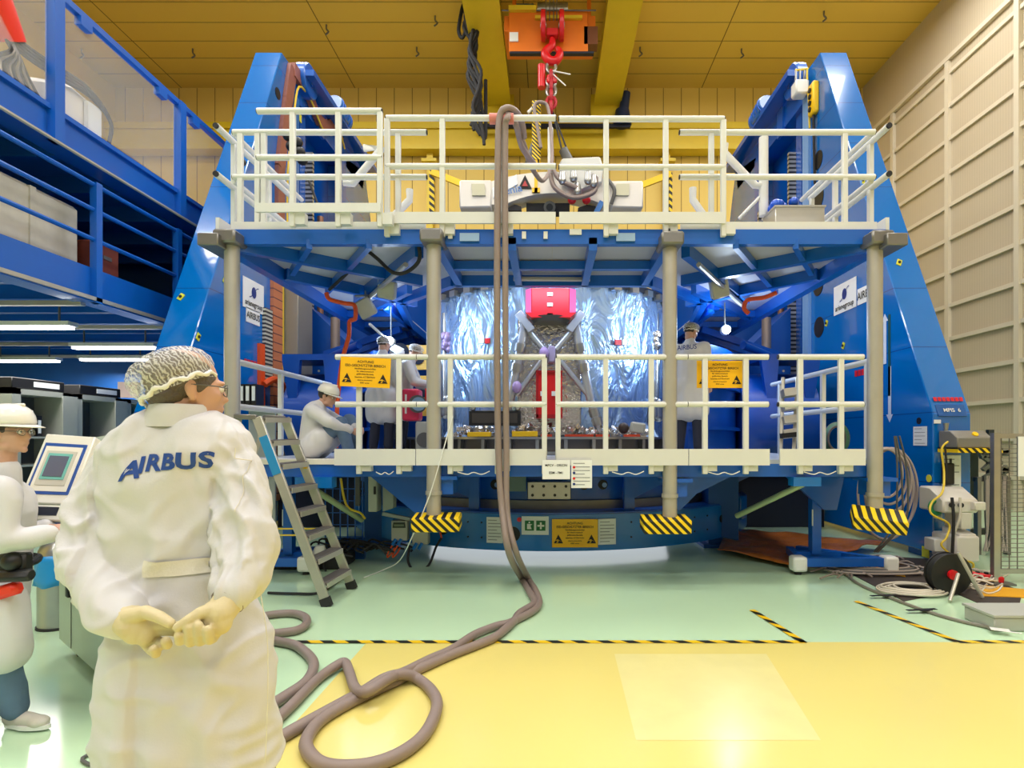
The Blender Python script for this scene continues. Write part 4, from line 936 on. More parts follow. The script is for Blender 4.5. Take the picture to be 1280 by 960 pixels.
def poster(px0, px1, z0, z1, label, R=R0, Y=None, lines=7, red=False):
    if Y is None: p, n = on_ring((px0+px1)/2, R); p = V((p.x, p.y-.025, 0))
    else: p = V((X_((px0+px1)/2, Y), Y, 0)); n = V((0, -1, 0))
    w = abs(px1-px0)*p.y/F; s = thing('safety_notice', (p.x, p.y, (z0+z1)/2), label, 'notice')
    rt = V((0, 0, 1)).cross(n).normalized()
    if rt.x < 0: rt = -rt
    sheet(s, V((p.x, p.y, (z0+z1)/2)), rt, w, z1-z0, lines=lines); return s, p, rt, w
poster(608, 629, .24, .58, 'white notice sheet on the blue ring behind the hanging hoses')
poster(747, 770, .22, .56, 'white notice sheet on the blue ring touching the yellow warning sign')
s, p, rt, w = poster(652, 686, .36, .60, 'white notice with two green first aid symbols on the blue ring', lines=0)
for u, kind in ((-.075, 'run'), (.075, 'cross')):
    c = V((p.x, p.y, .48)); sq = plate(MB(), c+rt*u+V((0, -.006, .0)), rt, (0, 0, 1), .12, .13).build('green_symbol', M_green, s, smooth=0)
    mb = MB()
    if kind == 'cross':
        poly_on(mb, [(u-.045, -.012), (u+.045, -.012), (u+.045, .012), (u-.045, .012)], c, rt, (0, 0, 1), .014); poly_on(mb, [(u-.012, -.045), (u+.012, -.045), (u+.012, .045), (u-.012, .045)], c, rt, (0, 0, 1), .015)
    else:
        poly_on(mb, [(u-.03, -.045), (u+.03, -.045), (u+.015, 0), (u+.04, .02), (u-.03, .025)], c, rt, (0, 0, 1), .014); poly_on(mb, [(u+.012*math.cos(t), .042+.012*math.sin(t)) for t in (2*PI*i/8 for i in range(8))], c, rt, (0, 0, 1), .014)
    mb.build('white_symbol', M_white, sq, smooth=0)
Yf = PY-.14
s, p, rt, w = poster(678, 712.5, EYE-(599-549)*Yf/F, EYE-(575-549)*Yf/F, 'white plate reading MPCV ORION taped below the lower railing', Y=Yf, lines=0)
lettering([('MPCV - ORION', 0, .045, .035), ('ESM - FM1', 0, -.035, .035)], (p.x, Yf, EYE-(587-549)*Yf/F), (1, 0, 0), (0, 0, 1), M_ink, s, off=.008)
s, p, rt, w = poster(714, 740, EYE-(610-549)*Yf/F, EYE-(575-549)*Yf/F, 'white pictogram list taped below the lower railing beside the name plate', Y=Yf)
for k, mm in enumerate((M_red, M_inkb, M_red, M_inkb)): MB().disc((X_(717.5, Yf), Yf-.008, EYE-(584+k*7-549)*Yf/F), (0, 1, 0), .014, .006, 10).build('pictogram', mm, s)
MB().disc((X_(649, 7.4), 7.42, .56), (0, 1, 0), .03, .01).build('red_tag', M_red, RG)

# shroud and arms that hold the ring to the towers
SH = thing('turning_cradle', (AX, RY, 1.4), 'curved deep blue cradle around the spacecraft, held by arms on both towers', 'cradle')
M_deep = blue('deep_blue_paint', sr(0, 70, 158), .35)
for sx, a0, a1 in ((1, -.95, .5), (-1, PI-.5, PI+.56)):
    MB().arc((AX, RY), 3.32, 3.42, 1.4, 3.05, a0, a1, 40).build('curved_wall', M_deep, SH)
    MB().arc((AX, RY), 3.42, 3.5, 1.75, 1.8, a0, a1, 40).arc((AX, RY), 3.42, 3.5, 2.4, 2.45, a0, a1, 40).build('stiffener', M_deep, SH)
    x = AX+sx*3.35
    MB().prism([(x, 2.3), (x+sx*1.55, 2.9), (x+sx*1.55, 4.3), (x+sx*.4, 3.2)], 'y', 11.6, 12.6).build('cradle_arm', M_deep, SH)
    MB().tube([(x-.1*sx, 10.4, 1.9), (x+sx*1.2, 10.4, 1.9)], .9, 32).build('trunnion_drum', M_deep, SH, bevel=.02)
    MB().box((x+sx*.2, 9.6, 2.95), (x+sx*1.2, 10.4, 3.05)).prism([(x+sx*.3, 2.3), (x+sx*.45, 2.3), (x+sx*.5, 2.95), (x+sx*.2, 2.95)], 'y', 9.6, 9.7).prism([(x+sx*1.1, 2.3), (x+sx*.95, 2.3), (x+sx*.9, 2.95), (x+sx*1.2, 2.95)], 'y', 9.6, 9.7).build('support_shelf', M_deep, SH)
    MB().tube([(x+sx*.1, 10.2, 3.3), (x+sx*1.1, 10.9, 3.1)], .07, 10).build('diagonal_tube', M_deep, SH)
    MB().tube([(x+sx*.9, 11.2, 2.2), (x+sx*.9, 11.2, 4.0)], .09, 12).build('hydraulic_column', mat('bronze_grey', sr(140, 126, 120), .4, .5), SH)
    for j in range(3): MB().disc((x+sx*.6, 9.66, 2.45+.16*j), (0, 1, 0), .02, .012, 8).build('bolt_head', M_steel, SH)
    for k in range(3):
        y = 10.4+k*.5; MB().bar((x-sx*.6, y, 3.62), (x+sx*.9, y+.3, 3.2), .1, .12).build('cross_beam', M_deep, SH, smooth=0)
MB().arc((AX, RY), 3.5, 3.6, 1.4, 5.2, .45, PI-.45, 40).build('rear_wall', M_deep, SH)
for sx in (-1, 1): MB().box((AX+sx*3.2, 13.2, 1.4), (AX+sx*4.95, 13.3, 5.0)).build('rear_wing', M_deep, SH)
# uprights under the lower platform between the ring and the towers
for sx, lab in ((-1, 'dark blue column under the lower platform behind the steel ladder'), (1, 'dark blue column under the lower platform behind the greenish brace')):
    c = thing('platform_column', (AX+sx*2.55, 8.6, 0), lab, 'column')
    MB().box((AX+sx*2.35, 8.5, 0), (AX+sx*2.8, 8.9, 1.15)).build('shaft', M_bluemat, c); MB().box((AX+sx*2.25, 8.4, 0), (AX+sx*2.9, 9.0, .05)).build('foot_plate', M_bluemat, c)
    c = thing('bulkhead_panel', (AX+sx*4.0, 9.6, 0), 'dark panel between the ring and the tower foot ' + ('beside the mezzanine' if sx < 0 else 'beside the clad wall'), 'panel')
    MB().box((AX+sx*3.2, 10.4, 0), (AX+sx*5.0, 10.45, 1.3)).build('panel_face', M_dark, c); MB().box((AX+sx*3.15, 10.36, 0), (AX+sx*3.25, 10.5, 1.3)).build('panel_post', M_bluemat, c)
M_brace = mat('greenish_tube', sr(170, 186, 150), .4, .2)
tag(MB().tube([at(921, 645, 7.2), at(1004, 605, 6.4)], .035, 10).build('brace_tube', M_brace), 'greenish diagonal brace tube from the ring to the blue T stand post', 'brace')
tag(MB().tube([at(393, 612, 6.3), at(452, 650, 7.2)], .035, 10).build('brace_tube', M_brace), 'greenish diagonal brace tube seen behind the ladder rungs', 'brace')
# T stands
def tstand(sx, label):
    x0 = AX+sx*3.3; t = thing('blue_stand', (x0, 7, 0), label, 'stand')
    X = lambda v: v if sx > 0 else 2*AX-v
    xp = X(3.28)
    MB().box((xp-.055, 6.95, .2), (xp+.055, 7.06, 1.16)).build('post', M_blue2, t, smooth=0)
    MB().box((X(2.98), 6.72, .1), (X(4.02), 6.82, .2)).build('front_bar', M_blue2, t, smooth=0)
    MB().bar((X(3.02), 6.8, .15), (X(3.18), 7.5, .15), .09, .09).bar((X(3.98), 6.8, .15), (X(3.3), 7.55, .15), .09, .09).box((X(3.05), 7.0, .13), (X(3.6), 7.12, .22)).build('base_frame', M_blue2, t, smooth=0)
    for v in (2.97, 4.05): MB().obox((X(v), 6.77, .13), (.17, .17, .18)).build('white_end_block', M_white, t, bevel=.03, seg=2)
    for (v, y) in ((2.97, 6.77), (4.05, 6.77), (3.25, 7.45)): MB().tube([(X(v), y, 0), (X(v), y, .12)], .04, 10).build('castor', M_rubber, t)
    MB().box((xp-.058, 6.94, .55), (xp-.05, 6.96, .75)).build('paper_strip', M_paper, t)
    MB().disc((xp, 6.93, .95), (0, 1, 0), .02, .01).build('bolt', M_steel, t)
tstand(1, 'blue stand with white end blocks under the lower platform beside the copper foil')
tstand(-1, 'blue stand under the lower platform behind the ladder')
# copper foil
M_copper = mat('copper_foil', sr(206, 120, 52), .28, .45, var=.35, vscale=5, bump=1.0, bscale=9)
mb = MB(); N = 18
g = []
for i in range(N+1):
    for j in range(N+1):
        u, v = i/N, j/N
        a = V((2.35, 7.9, 0)).lerp(V((3.0, 9.4, 0)), v); b = V((3.05, 6.9, 0)).lerp(V((4.9, 8.2, 0)), v); p = a.lerp(b, u)
        g.append((p.x, p.y, .05+.10*abs(noise.noise(V((p.x*2.2, p.y*2.2, 0))))+.06*v))
mb._add(g, [(i*(N+1)+j, i*(N+1)+j+1, (i+1)*(N+1)+j+1, (i+1)*(N+1)+j) for i in range(N) for j in range(N)])
cf = tag(mb.build('copper_foil_sheet', M_copper), 'crumpled copper coloured foil sheet lying under the stand beside the ring', 'foil')
md = cf.modifiers.new('thick', 'SOLIDIFY'); md.thickness = .012

# ================================================================ SPACECRAFT MODULE
M_foil = bpy.data.materials.new('silver_film'); M_foil.use_nodes = True
nt = M_foil.node_tree; b = nt.nodes['Principled BSDF']; L = nt.links.new
b.inputs['Base Color'].default_value = sr(168, 200, 240); b.inputs['Metallic'].default_value = .7; b.inputs['Roughness'].default_value = .27
tc = nt.nodes.new('ShaderNodeTexCoord'); mp = nt.nodes.new('ShaderNodeMapping'); mp.inputs['Scale'].default_value = (1.4, 1.4, .7)
mp.inputs['Rotation'].default_value = (.12, .2, 0)
L(tc.outputs['Object'], mp.inputs[0]); n1 = nt.nodes.new('ShaderNodeTexNoise'); n1.inputs['Scale'].default_value = 1.6; n1.inputs['Detail'].default_value = 3.5; n1.inputs['Distortion'].default_value = 1.6
L(mp.outputs[0], n1.inputs['Vector']); bp = nt.nodes.new('ShaderNodeBump'); bp.inputs['Strength'].default_value = .8; bp.inputs['Distance'].default_value = .16
L(n1.outputs['Fac'], bp.inputs['Height']); L(bp.outputs['Normal'], b.inputs['Normal'])
M_crinkle = mat('crinkled_foil', sr(214, 206, 196), .18, .9, bump=1.0, bscale=16)
SM = thing('spacecraft_module', (AX, RY, 1.4), 'cylindrical spacecraft module wrapped in silver film with red covers', 'spacecraft')
RM = 2.2
mb = MB(); NA, NZ = 180, 28; vs = []
for j in range(NZ+1):
    z = 1.62+(4.05-1.62)*j/NZ
    for i in range(NA):
        a = 2*PI*i/NA
        w = .03*noise.noise(V((math.cos(a)*5, math.sin(a)*5, z*.8)))+.02*noise.noise(V((math.cos(a)*14, math.sin(a)*14, z*1.6+a)))
        panel = .02 if int((a+.1)/(2*PI/20)) % 2 else 0
        vs.append((AX+(RM+w+panel)*math.cos(a), RY+(RM+w+panel)*math.sin(a), z))
mb._add(vs, [(j*NA+i, j*NA+(i+1) % NA, (j+1)*NA+(i+1) % NA, (j+1)*NA+i) for j in range(NZ) for i in range(NA)])
mb.build('film_wrap', M_foil, SM, smooth=60)
M_rim = mat('rim_dark', sr(60, 64, 76), .35, .5)
MB().arc((AX, RY), RM-.25, RM+.06, 4.03, 4.13, 0, 2*PI, 96).build('top_rim', M_rim, SM)
for k in range(21, 40):
    a = 2*PI*k/40; MB().obox((AX+(RM+.07)*math.cos(a), RY+(RM+.07)*math.sin(a), 4.02), (.12, .14, .1), Matrix.Rotation(a, 3, 'Z')).build('rim_lug', M_steel, SM)
MB().rings([(AX, RY, 4.05, RM-.2, RM-.2), (AX, RY, 4.06, RM-.2, RM-.2)], 64).build('top_cover', M_foil, SM)
MB().arc((AX, RY), 2.0, 2.95, 1.61, 1.645, 0, 2*PI, 96).build('lower_shelf', M_steel, SM)
MB().arc((AX, RY), 2.2, 2.8, 1.42, 1.61, 0, 2*PI, 96).build('lower_ring', mat('ring_taupe', sr(112, 108, 108), .4, .4), SM)
MB().arc((AX, RY), 2.0, 2.98, 1.385, 1.43, 0, 2*PI, 96).build('interface_flange', M_steel, SM)
for k in range(22):   # little fins on the lower ring
    a = PI+PI*(k+.5)/22
    if math.sin(a) < -.35: MB().obox((AX+2.84*math.cos(a), RY+2.84*math.sin(a), 1.52), (.1, .05, .17), Matrix.Rotation(a, 3, 'Z')).build('ring_fin', M_steel, SM)
mb = MB()    # crumpled foil skirt along the foot
for k in range(170):
    a = PI*1.5+random.uniform(-.6, .6); r = RM+random.uniform(.05, .6); s_ = random.uniform(.03, .09)
    mb.obox((AX+r*math.cos(a), RY+r*math.sin(a), 1.66+random.uniform(0, .14)), (s_, s_, s_*.9), Matrix.Rotation(random.uniform(0, 3), 3, V((random.random(), random.random(), random.random())).normalized()))
mb.build('crumpled_foil_skirt', M_crinkle, SM, smooth=0)['kind'] = 'stuff'
def onm(px, py, out=0.0):
    p, n = on_ring(px, RM+out); return V((p.x, p.y, EYE+(CY-py)*p.y/F)), n
# central recess, red covers and struts
a, _ = onm(652, 395, .02); b, _ = onm(722, 545, .02)
MB().box((a.x-.05, 8.72, 1.66), (b.x+.05, 8.86, 3.5)).build('recess_blanket', M_crinkle, SM, bevel=.02)
YR = 8.35
def rp(px, py, Y=YR): return at(px, py, Y)
P = [(657, 361), (666, 359), (712, 359), (721, 361), (721, 391), (713, 396), (665, 396), (657, 391)]
def cover(pts, yf, yb, name, extra):
    Pw = [rp(*p) for p in pts]; return MB().prism([(p.x, p.z) for p in Pw], 'y', yf, yb).build(name, M_red, SM, bevel=.01)
rc = cover([(664, 360), (712, 360), (712, 392), (664, 392)], YR, YR+.45, 'red_cover', 0)
M_pink = mat('pink_side', sr(232, 100, 160), .4)
for s1, x0, x1 in ((-1, 657, 664), (1, 712, 720)):
    q = [rp(x0, 362, YR+.12), rp(x1, 360), rp(x1, 392), rp(x0, 390, YR+.12)]
    if s1 > 0: q = [rp(x0, 360), rp(x1, 362, YR+.12), rp(x1, 390, YR+.12), rp(x0, 392)]
    MB()._add(q+[v+V((0, .3, 0)) for v in q], [(0, 1, 2, 3), (7, 6, 5, 4), (0, 4, 5, 1), (1, 5, 6, 2), (2, 6, 7, 3), (3, 7, 4, 0)]).build('pink_side_panel', M_pink, rc, smooth=0)
MB().prism([(rp(657, 0).x, rp(0, 391).z), (rp(720, 0).x, rp(0, 391).z), (rp(713, 0).x, rp(0, 397).z), (rp(664, 0).x, rp(0, 397).z)], 'y', YR-.02, YR+.4).build('cover_flange', M_red, rc)
for py in (368, 381, 394): MB().box(rp(684, py-2.5, YR-.02), rp(691, py+2.5, YR+.02)).build('white_label', M_white, rc)
MB().tube([rp(688, 399, 8.6), rp(688, 405, 8.6)], [.33, .25], 20).build('nozzle_rim', M_greyd, SM)
MB().tube([rp(688, 352, 8.7), rp(688, 345, 8.7)], .13, 14).build('top_fitting', M_steel, SM)
rc2 = cover([(670, 464), (703, 464), (703, 522), (670, 522)], YR+.12, YR+.55, 'red_cover', 0)
MB().box(rp(670, 465, YR+.1), rp(673, 522, YR+.14)).box(rp(670, 518, YR+.1), rp(703, 523, YR+.14)).box(rp(670, 463, YR+.1), rp(703, 466, YR+.14)).build('cover_flange', mat('red_dark', sr(170, 10, 24), .4), rc2)
for px in (678, 692): MB().box(rp(px-2.5, 489, YR+.08), rp(px+2.5, 495, YR+.12)).build('white_label', M_white, rc2)
M_strut = mat('strut_silver', sr(190, 192, 198), .3, .6)
for P, r, n_ in ((((652, 402), (680, 437)), .045, 'cross_strut'), (((724, 402), (695, 437)), .045, 'cross_strut'), (((680, 447), (645, 495)), .04, 'cross_strut'), (((697, 447), (736, 495)), .04, 'cross_strut'),
               (((657, 400), (638, 500)), .065, 'long_strut'), (((718, 400), (738, 500)), .065, 'long_strut'), (((738, 500), (752, 545)), .06, 'long_strut'), (((638, 500), (625, 545)), .06, 'long_strut'),
               (((668, 358), (673, 344)), .05, 'upper_strut'), (((710, 358), (704, 344)), .05, 'upper_strut')):
    a, b = rp(*P[0], 8.5), rp(*P[1], 8.5); o = MB().tube([a, b], r, 12).build(n_, M_strut, SM)
    if n_ == 'long_strut':
        for t in (.35, .6): c = a.lerp(b, t); d = (b-a).normalized()*.06; MB().tube([c-d, c+d], r*1.35, 12).build('strut_collar', M_steel, o)
for (px, py) in ((656, 402), (720, 402)): 
    q = rp(px, py, 8.42); MB().obox(q, (.12, .05, .34), Matrix.Rotation(-.65 if px < 680 else .65, 3, 'Y')).build('strut_plate', M_strut, SM, bevel=.01)
MB().box(rp(685, 432, 8.4), rp(694, 455, 8.6)).build('strut_joint', mat('violet_grey', sr(180, 165, 200), .4, .3), SM, bevel=.02)
for (px, py) in ((680, 441), (646, 484)): MB().ball(rp(px, py, 8.38), (.07, .06, .09)).build('violet_wrap', mat('violet_film', sr(178, 150, 205), .3), SM)
for (px0, px1, py, c1) in ((597, 613, 426, 1), (768, 784, 428, 1)):
    for (a0, a1, mm, nm) in ((px0 if px0 < 690 else px0, px0+9, M_red if px0 > 690 else M_white, 0), (px0+9, px1+ (0), M_white if px0 > 690 else M_red, 0)):
        q, n = onm((a0+a1)/2, py, .04); w = (a1-a0)*q.y/F; rt = V((0, 0, 1)).cross(n).normalized()
        if rt.x < 0: rt = -rt
        plate(MB(), q, rt, (0, 0, 1), w, .085, .02).build('remove_before_flight_tag', mm, SM, smooth=0)
# side tubes and thruster pods of the module
for sx in (-1, 1):
    for j, (px0, y0, px1, y1, r) in enumerate(((556, 392, 556, 520, .05), (563, 430, 566, 545, .07), (553, 450, 566, 540, .04))):
        if sx > 0: px0, px1 = 2*688-px0, 2*688-px1
        a, b = at(px0, y0, 9.9), at(px1, y1, 9.7); MB().tube([a, b], r, 10).build('side_tube', M_steel, SM)
    px = 559 if sx < 0 else 817
    mb = MB()
    for k in range(14): mb.ball(at(px+random.uniform(-6, 6), 428+random.uniform(-10, 10), 9.75), random.uniform(.04, .09))
    mb.build('thruster_pod', mat('pod_purple', sr(150, 130, 170), .4, .4) if sx < 0 else M_crinkle, SM)
    for k in range(3):
        q = at(px-2+4*k, 500+random.uniform(-5, 5), 9.6); MB().limb([q, q+V((0, 0, -.25))], [.06, .09]).build('valve', M_steel, SM)
# things on the shelf
ds = thing('black_display_box', at(617, 533, 8.3), 'flat black framed box standing at the foot of the silver module', 'box')
a, b = at(586, 532, 8.25), at(651, 513, 8.25)
MB().box((a.x, 8.25, a.z), (b.x, 8.32, b.z)).build('frame', M_black, ds, bevel=.01); MB().box((a.x+.05, 8.235, a.z+.04), (b.x-.05, 8.26, b.z-.04)).build('dark_face', mat('brown_face', sr(66, 60, 54), .5), ds)
for px in (591, 647): 
    q = at(px, 510, 8.28); MB().ball(q, .045).build('top_knob', M_steel, ds)
    MB().tube([q, q+V((0, 0, .1))], .012, 6).build('knob_spike', M_steel, ds)
for (a, b, c, d, mm, lab) in ((584, 540, 613, 545, M_yel, 'flat yellow strip at the foot of the module below the black box'), (640, 539, 672, 546, M_yel, 'flat yellow strip at the foot of the module next to the hoses')):
    p, q = at(a, d, 8.14), at(c, b, 8.14); t = tag(MB().box((p.x, 8.14, 1.646), (q.x, 8.3, q.z)).build('yellow_strip', mm, bevel=.005), lab, 'strip')
for k, (a, c) in enumerate(((745, 762), (706, 742), (780, 800), (676, 690))):
    p, q = at(a, 546.5, 8.14), at(c, 543, 8.14); tag(MB().box((p.x, 8.14, 1.646), (q.x, 8.25, 1.68)).build('red_strip', mat('red_orange', sr(220, 70, 30), .4)), 'short red orange strip at the foot of the module, '+('between foil and pale pouch', 'by the crumpled foil', 'just under the pale pouch', 'below the lower red cover')[k], 'strip', 'red strips at the foot of the module')
pb = thing('instrument_pouch', at(797, 535, 8.2), 'pale pouch shaped instrument at the foot of the module near the standing man', 'instrument')
a = at(797, 535, 8.2); MB().obox(a, (.22, .1, .16), Matrix.Rotation(.15, 3, 'Y')).build('pouch_body', mat('pouch', sr(190, 186, 170), .5), pb, bevel=.03, seg=2); MB().ball(a+V((-.2, .02, 0)), .08).build('dark_roll', mat('dark_brown', sr(60, 44, 36), .5), pb)
# ================================================================ LADDER AND STEPS
ld = thing('step_ladder', (-2.12, 5.8, 0), 'aluminium step ladder with dark treads leaning on the lower platform beside the foreground man'.replace('foreground ', ''), 'ladder')
n0, n1 = V((-2.13, 5.47, .0)), V((-2.81, 5.47, 1.82)); f0, f1 = V((-2.11, 6.11, 0)), V((-2.75, 5.92, 1.83))
for a, b in ((n0, n1), (f0, f1)):
    st = MB().bar(a+(b-a)*.02, b, .035, .09, up=(1, 0, .37)).build('stile', M_alu, ld, bevel=.005)
    MB().bar(a, a+(b-a)*.045, .05, .1, up=(1, 0, .37)).build('rubber_foot', M_rubber, ld)
M_tread = mat('tread_grey', sr(92, 88, 88), .6)
for k in range(8):
    t = .115+k*.126 if k < 7 else .995
    a, b = n0.lerp(n1, t), f0.lerp(f1, t)
    tr_ = MB().bar(a+V((.0, .02, 0)), b-V((0, .02, 0)), .13, .035).build('tread', M_tread, ld, bevel=.005)
    MB().bar(a+V((.07, .02, -.015)), b-V((-.07, .02, .015)), .012, .05).build('tread_edge', M_alu, tr_)
MB().bar(n0.lerp(n1, .70)+V((0, -.022, .0)), n0.lerp(n1, .90)+V((0, -.022, .0)), .006, .085, up=(1, 0, .37)).build('blue_maker_plate', mat('label_blue', sr(40, 140, 200), .4), ld)
dz = (n1-n0).normalized()
lettering([('STEPS', 0, 0, .075)], n0.lerp(n1, .80)+V((0, -.03, 0)), -dz, (dz.z, 0, -dz.x), M_white, ld, off=0) if False else None
for a in (n1, f1): MB().bar(a, a+V((-.22, 0, .01)), .04, .05).build('hook_arm', M_steeld, ld, bevel=.008)
MB().bar(n1+V((-.2, 0, 0)), f1+V((-.2, 0, 0)), .05, .04).build('top_bar', M_steeld, ld)
MB().bar(n1+V((-.2, .05, 0)), n1+V((-.3, .1, -.42)), .04, .04).bar(f1+V((-.2, 0, 0)), f1+V((-.3, -.05, -.42)), .04, .04).build('rear_brace', M_alu, ld)
MB().obox(f0.lerp(f1, .72)+V((.02, -.03, 0)), (.03, .03, .03)).build('yellow_clip', M_yel, ld)
fs = thing('folded_steps', (2.95, 7.3, 1.39), 'folded aluminium steps leaning behind the lower railing near the tower', 'ladder')
for x0, x1 in ((976, 979), (992, 997)):
    MB().bar(at(x0, 570, 7.1), at(x1, 472, 7.3), .04, .05).build('stile', M_alu, fs, bevel=.004)
for k in range(4): MB().bar(at(978, 492+k*17, 7.15), at(995, 490+k*17, 7.15), .12, .10, up=(0, .2, 1)).build('tread', M_alu, fs, bevel=.004)
MB().bar(at(976, 545, 7.05), at(995, 543, 7.05), .07, .06).build('black_tread', M_black, fs)
MB().bar(at(1000, 470, 7.3), at(997, 540, 7.2), .03, .04).build('yellow_edge', M_yel, fs)

# ================================================================ UNDER THE STAND
for k, (px, lab) in enumerate(((489, 'pale grey meter box with dark display, further from the pole pad, on the ring front'), (515, 'pale grey meter box with dark display, closer to the pole pad, on the ring front'))):
    y = 7.35+.0*k; a, b = at(px, 676+5*k, y), at(px+20, 651+3*k, y)
    t = thing('meter_box', ((a.x+b.x)/2, y, a.z), lab, 'meter', 'meter boxes on the ring front')
    MB().box((a.x, y, a.z), (b.x, y+.14, b.z)).build('housing', M_grey, t, bevel=.008)
    MB().prism([(a.x+.02, b.z-.09), (a.x+.03, b.z-.02), (b.x-.03, b.z-.02), (b.x-.02, b.z-.09)], 'y', y-.012, y).build('display', mat('display_green_black', sr(44, 54, 50), .3), t)
    MB().box((a.x+.04, y-.015, b.z-.07), (b.x-.04, y-.012, b.z-.045)).build('display_bar', mat('lcd', sr(120, 130, 110), .4), t)
    for j in range(2):
        p = V((a.x+.06+.07*j, y-.01, a.z+.02)); MB().tube([p, p+V((-.03, -.05, -.07))], .022, 10).build('blue_plug', M_blue, t)
        if k == 0: MB().tube(spline([p+V((-.03, -.05, -.07)), p+V((-.08, -.06, -.16)), p+V((-.09, -.06, -.22)), p+V((-.03, -.05, -.16)), p+V((.0, -.05, -.1))], 4), .01, 6).build('orange_lead', M_orange, t)
a = at(470, 640, 7.4); MB()
tag(MB().bar(at(478, 642, 7.4), at(513, 649, 7.4), .04, .05).build('mounting_rail', M_steel, bevel=.004), 'grey metal rail above the two meter boxes', 'rail')
cable([at(512, 684, 7.3), at(510, 702, 7.2), at(521, 716, 7.1), at(536, 706, 7.2), at(545, 684, 7.35), at(552, 672, 7.42)], .016, M_rubber, 'black cable looping below the ring from the meter box to a bore')
cable([at(545, 654, 6.2), at(549, 662, 7.2), at(552, 672, 7.4)], .012, M_orange, 'short orange wire going into the ring bore under the striped pad')
cable([at(566, 520, 6.1), at(540, 610, 6.0), at(520, 660, 6.1), at(500, 700, 6.6), fl(480, 712, .02), fl(455, 722, .02)], .006, M_white, 'thin white string running from the railing down to the floor')
jb_ = thing('junction_cabinet', (-2.1, 6.9, .9), 'grey junction cabinet with black handle under the lower platform', 'cabinet')
MB().box(at(460, 640, 6.9), at(477, 593, 7.1)).build('door_panel', M_grey, jb_, bevel=.01); MB().prism([(at(477, 0, 6.9).x, at(0, 640, 6.9).z), (at(477, 0, 6.9).x, at(0, 593, 6.9).z), (at(490, 0, 6.9).x, at(0, 612, 6.9).z), (at(490, 0, 6.9).x, at(0, 636, 6.9).z)], 'y', 6.95, 7.1).build('side_panel', mat('cabinet_side', sr(150, 156, 150), .5), jb_)
MB().box(at(467, 618, 6.88), at(470, 608, 6.9)).build('handle', M_black, jb_)
tag(MB().box(at(444, 595, 7.0), at(451, 632, 7.05)).build('grey_post', M_greyd), 'narrow grey post hanging beside the grey junction cabinet', 'post')
cable([at(426, 598, 6.9), at(430, 622, 6.9), at(436, 635, 6.9), at(450, 641, 7.0), at(456, 648, 7.1)], .014, M_cabley, 'yellow cable with orange start hanging behind the ladder rungs')
cg = thing('blue_wire_cage', (-2.9, 7.6, .6), 'blue wire cage standing behind the ladder under the platform', 'cage')
for k in range(6): MB().box((-3.0+.1*k, 7.6, .25), (-2.985+.1*k, 7.61, 1.15)).build('upright_wire', M_blue2, cg, smooth=0)
for k in range(6): MB().box((-3.0, 7.6, .3+.16*k), (-2.48, 7.61, .31+.16*k)).build('cross_wire', M_blue2, cg, smooth=0)
MB().box((-3.0, 7.62, .0), (-2.48, 7.7, .28)).build('cage_base', M_bluemat, cg)
# dark clutter on the floor under the stand by the ladder
bk = thing('cable_trough', (-2.6, 7.0, 0), 'black trough full of cables on the floor behind the ladder', 'trough')
MB().box((-3.6, 7.0, 0), (-2.55, 7.5, .16)).build('trough_body', M_rubber, bk, bevel=.02)
mb = MB()
for k in range(16):
    x, y = random.uniform(-3.5, -2.1), random.uniform(6.95, 7.5)
    mb.tube(spline([(x, y, .2), (x+random.uniform(-.2, .2), y+.1, .28), (x+random.uniform(.1, .5), y+random.uniform(-.1, .1), .22), (x+random.uniform(.2, .6), y, .17)], 4), .014, 5)
mb.build('cable_tangle', M_rubber, bk)
for z, py in ((.42, 661), (.33, 669)):
    p, q = at(338, py, 6.4), at(397, py, 6.4); tag(MB().box((p.x, 6.4, p.z-.008), (q.x, 6.41, p.z+.008)).build('yellow_bar', M_cabley), 'thin yellow bar seen behind the ladder, %s of two' % ('upper' if py == 661 else 'lower'), 'bar')
wc_ = thing('white_canister', fl(401, 704), 'small white canister with cables on the floor behind the ladder treads', 'canister')
q = fl(400, 712); MB().rings([(q.x, q.y, .12, .06, .06), (q.x, q.y, .24, .08, .08), (q.x, q.y, .3, .05, .05)], 14).build('body', M_white, wc_)
for k in range(4): MB().tube(spline([(q.x-.05+.04*k, q.y-.05, .13), (q.x-.1+.06*k, q.y-.1, .05), (q.x-.12+.08*k, q.y-.12, .012)], 4), .012, 5).build('cable', M_rubber, wc_)
cable([fl(335, 741, .02), fl(370, 742, .02), fl(398, 741, .02), fl(420, 728, .02), fl(430, 720, .02)], .014, M_rubber, 'thin dark cable lying on the green floor under the ladder foot')
# work lamps
def flood(px, py, Y, lab, ang=0.0):
    q = at(px, py, Y); t = thing('flood_lamp', q, lab, 'work lamp'); R = Matrix.Rotation(ang, 3, 'Y') @ Matrix.Rotation(.4, 3, 'X')
    MB().obox(q, (.24, .12, .26), R).build('lamp_body', M_grey, t, bevel=.02); MB().obox(q+R@V((0, .065, 0)), (.2, .01, .22), R).build('lamp_glass', M_emit, t)
    MB().obox(q+V((0, 0, .17)), (.3, .06, .03)).build('yoke', M_steel, t, bevel=.01)
    MB().tube([q+V((0, 0, .18)), V((q.x, q.y, 3.7))], .015, 6).build('hanger', M_steel, t)
flood(484, 361, 7.6, 'grey flood lamp under the upper platform next to the black looping cable', .2); flood(457, 385, 8.0, 'small grey flood lamp under the upper platform near the hanging orange cable', -.5)
flood(899, 360, 7.6, 'grey flood lamp under the upper platform above the standing man', -.3)
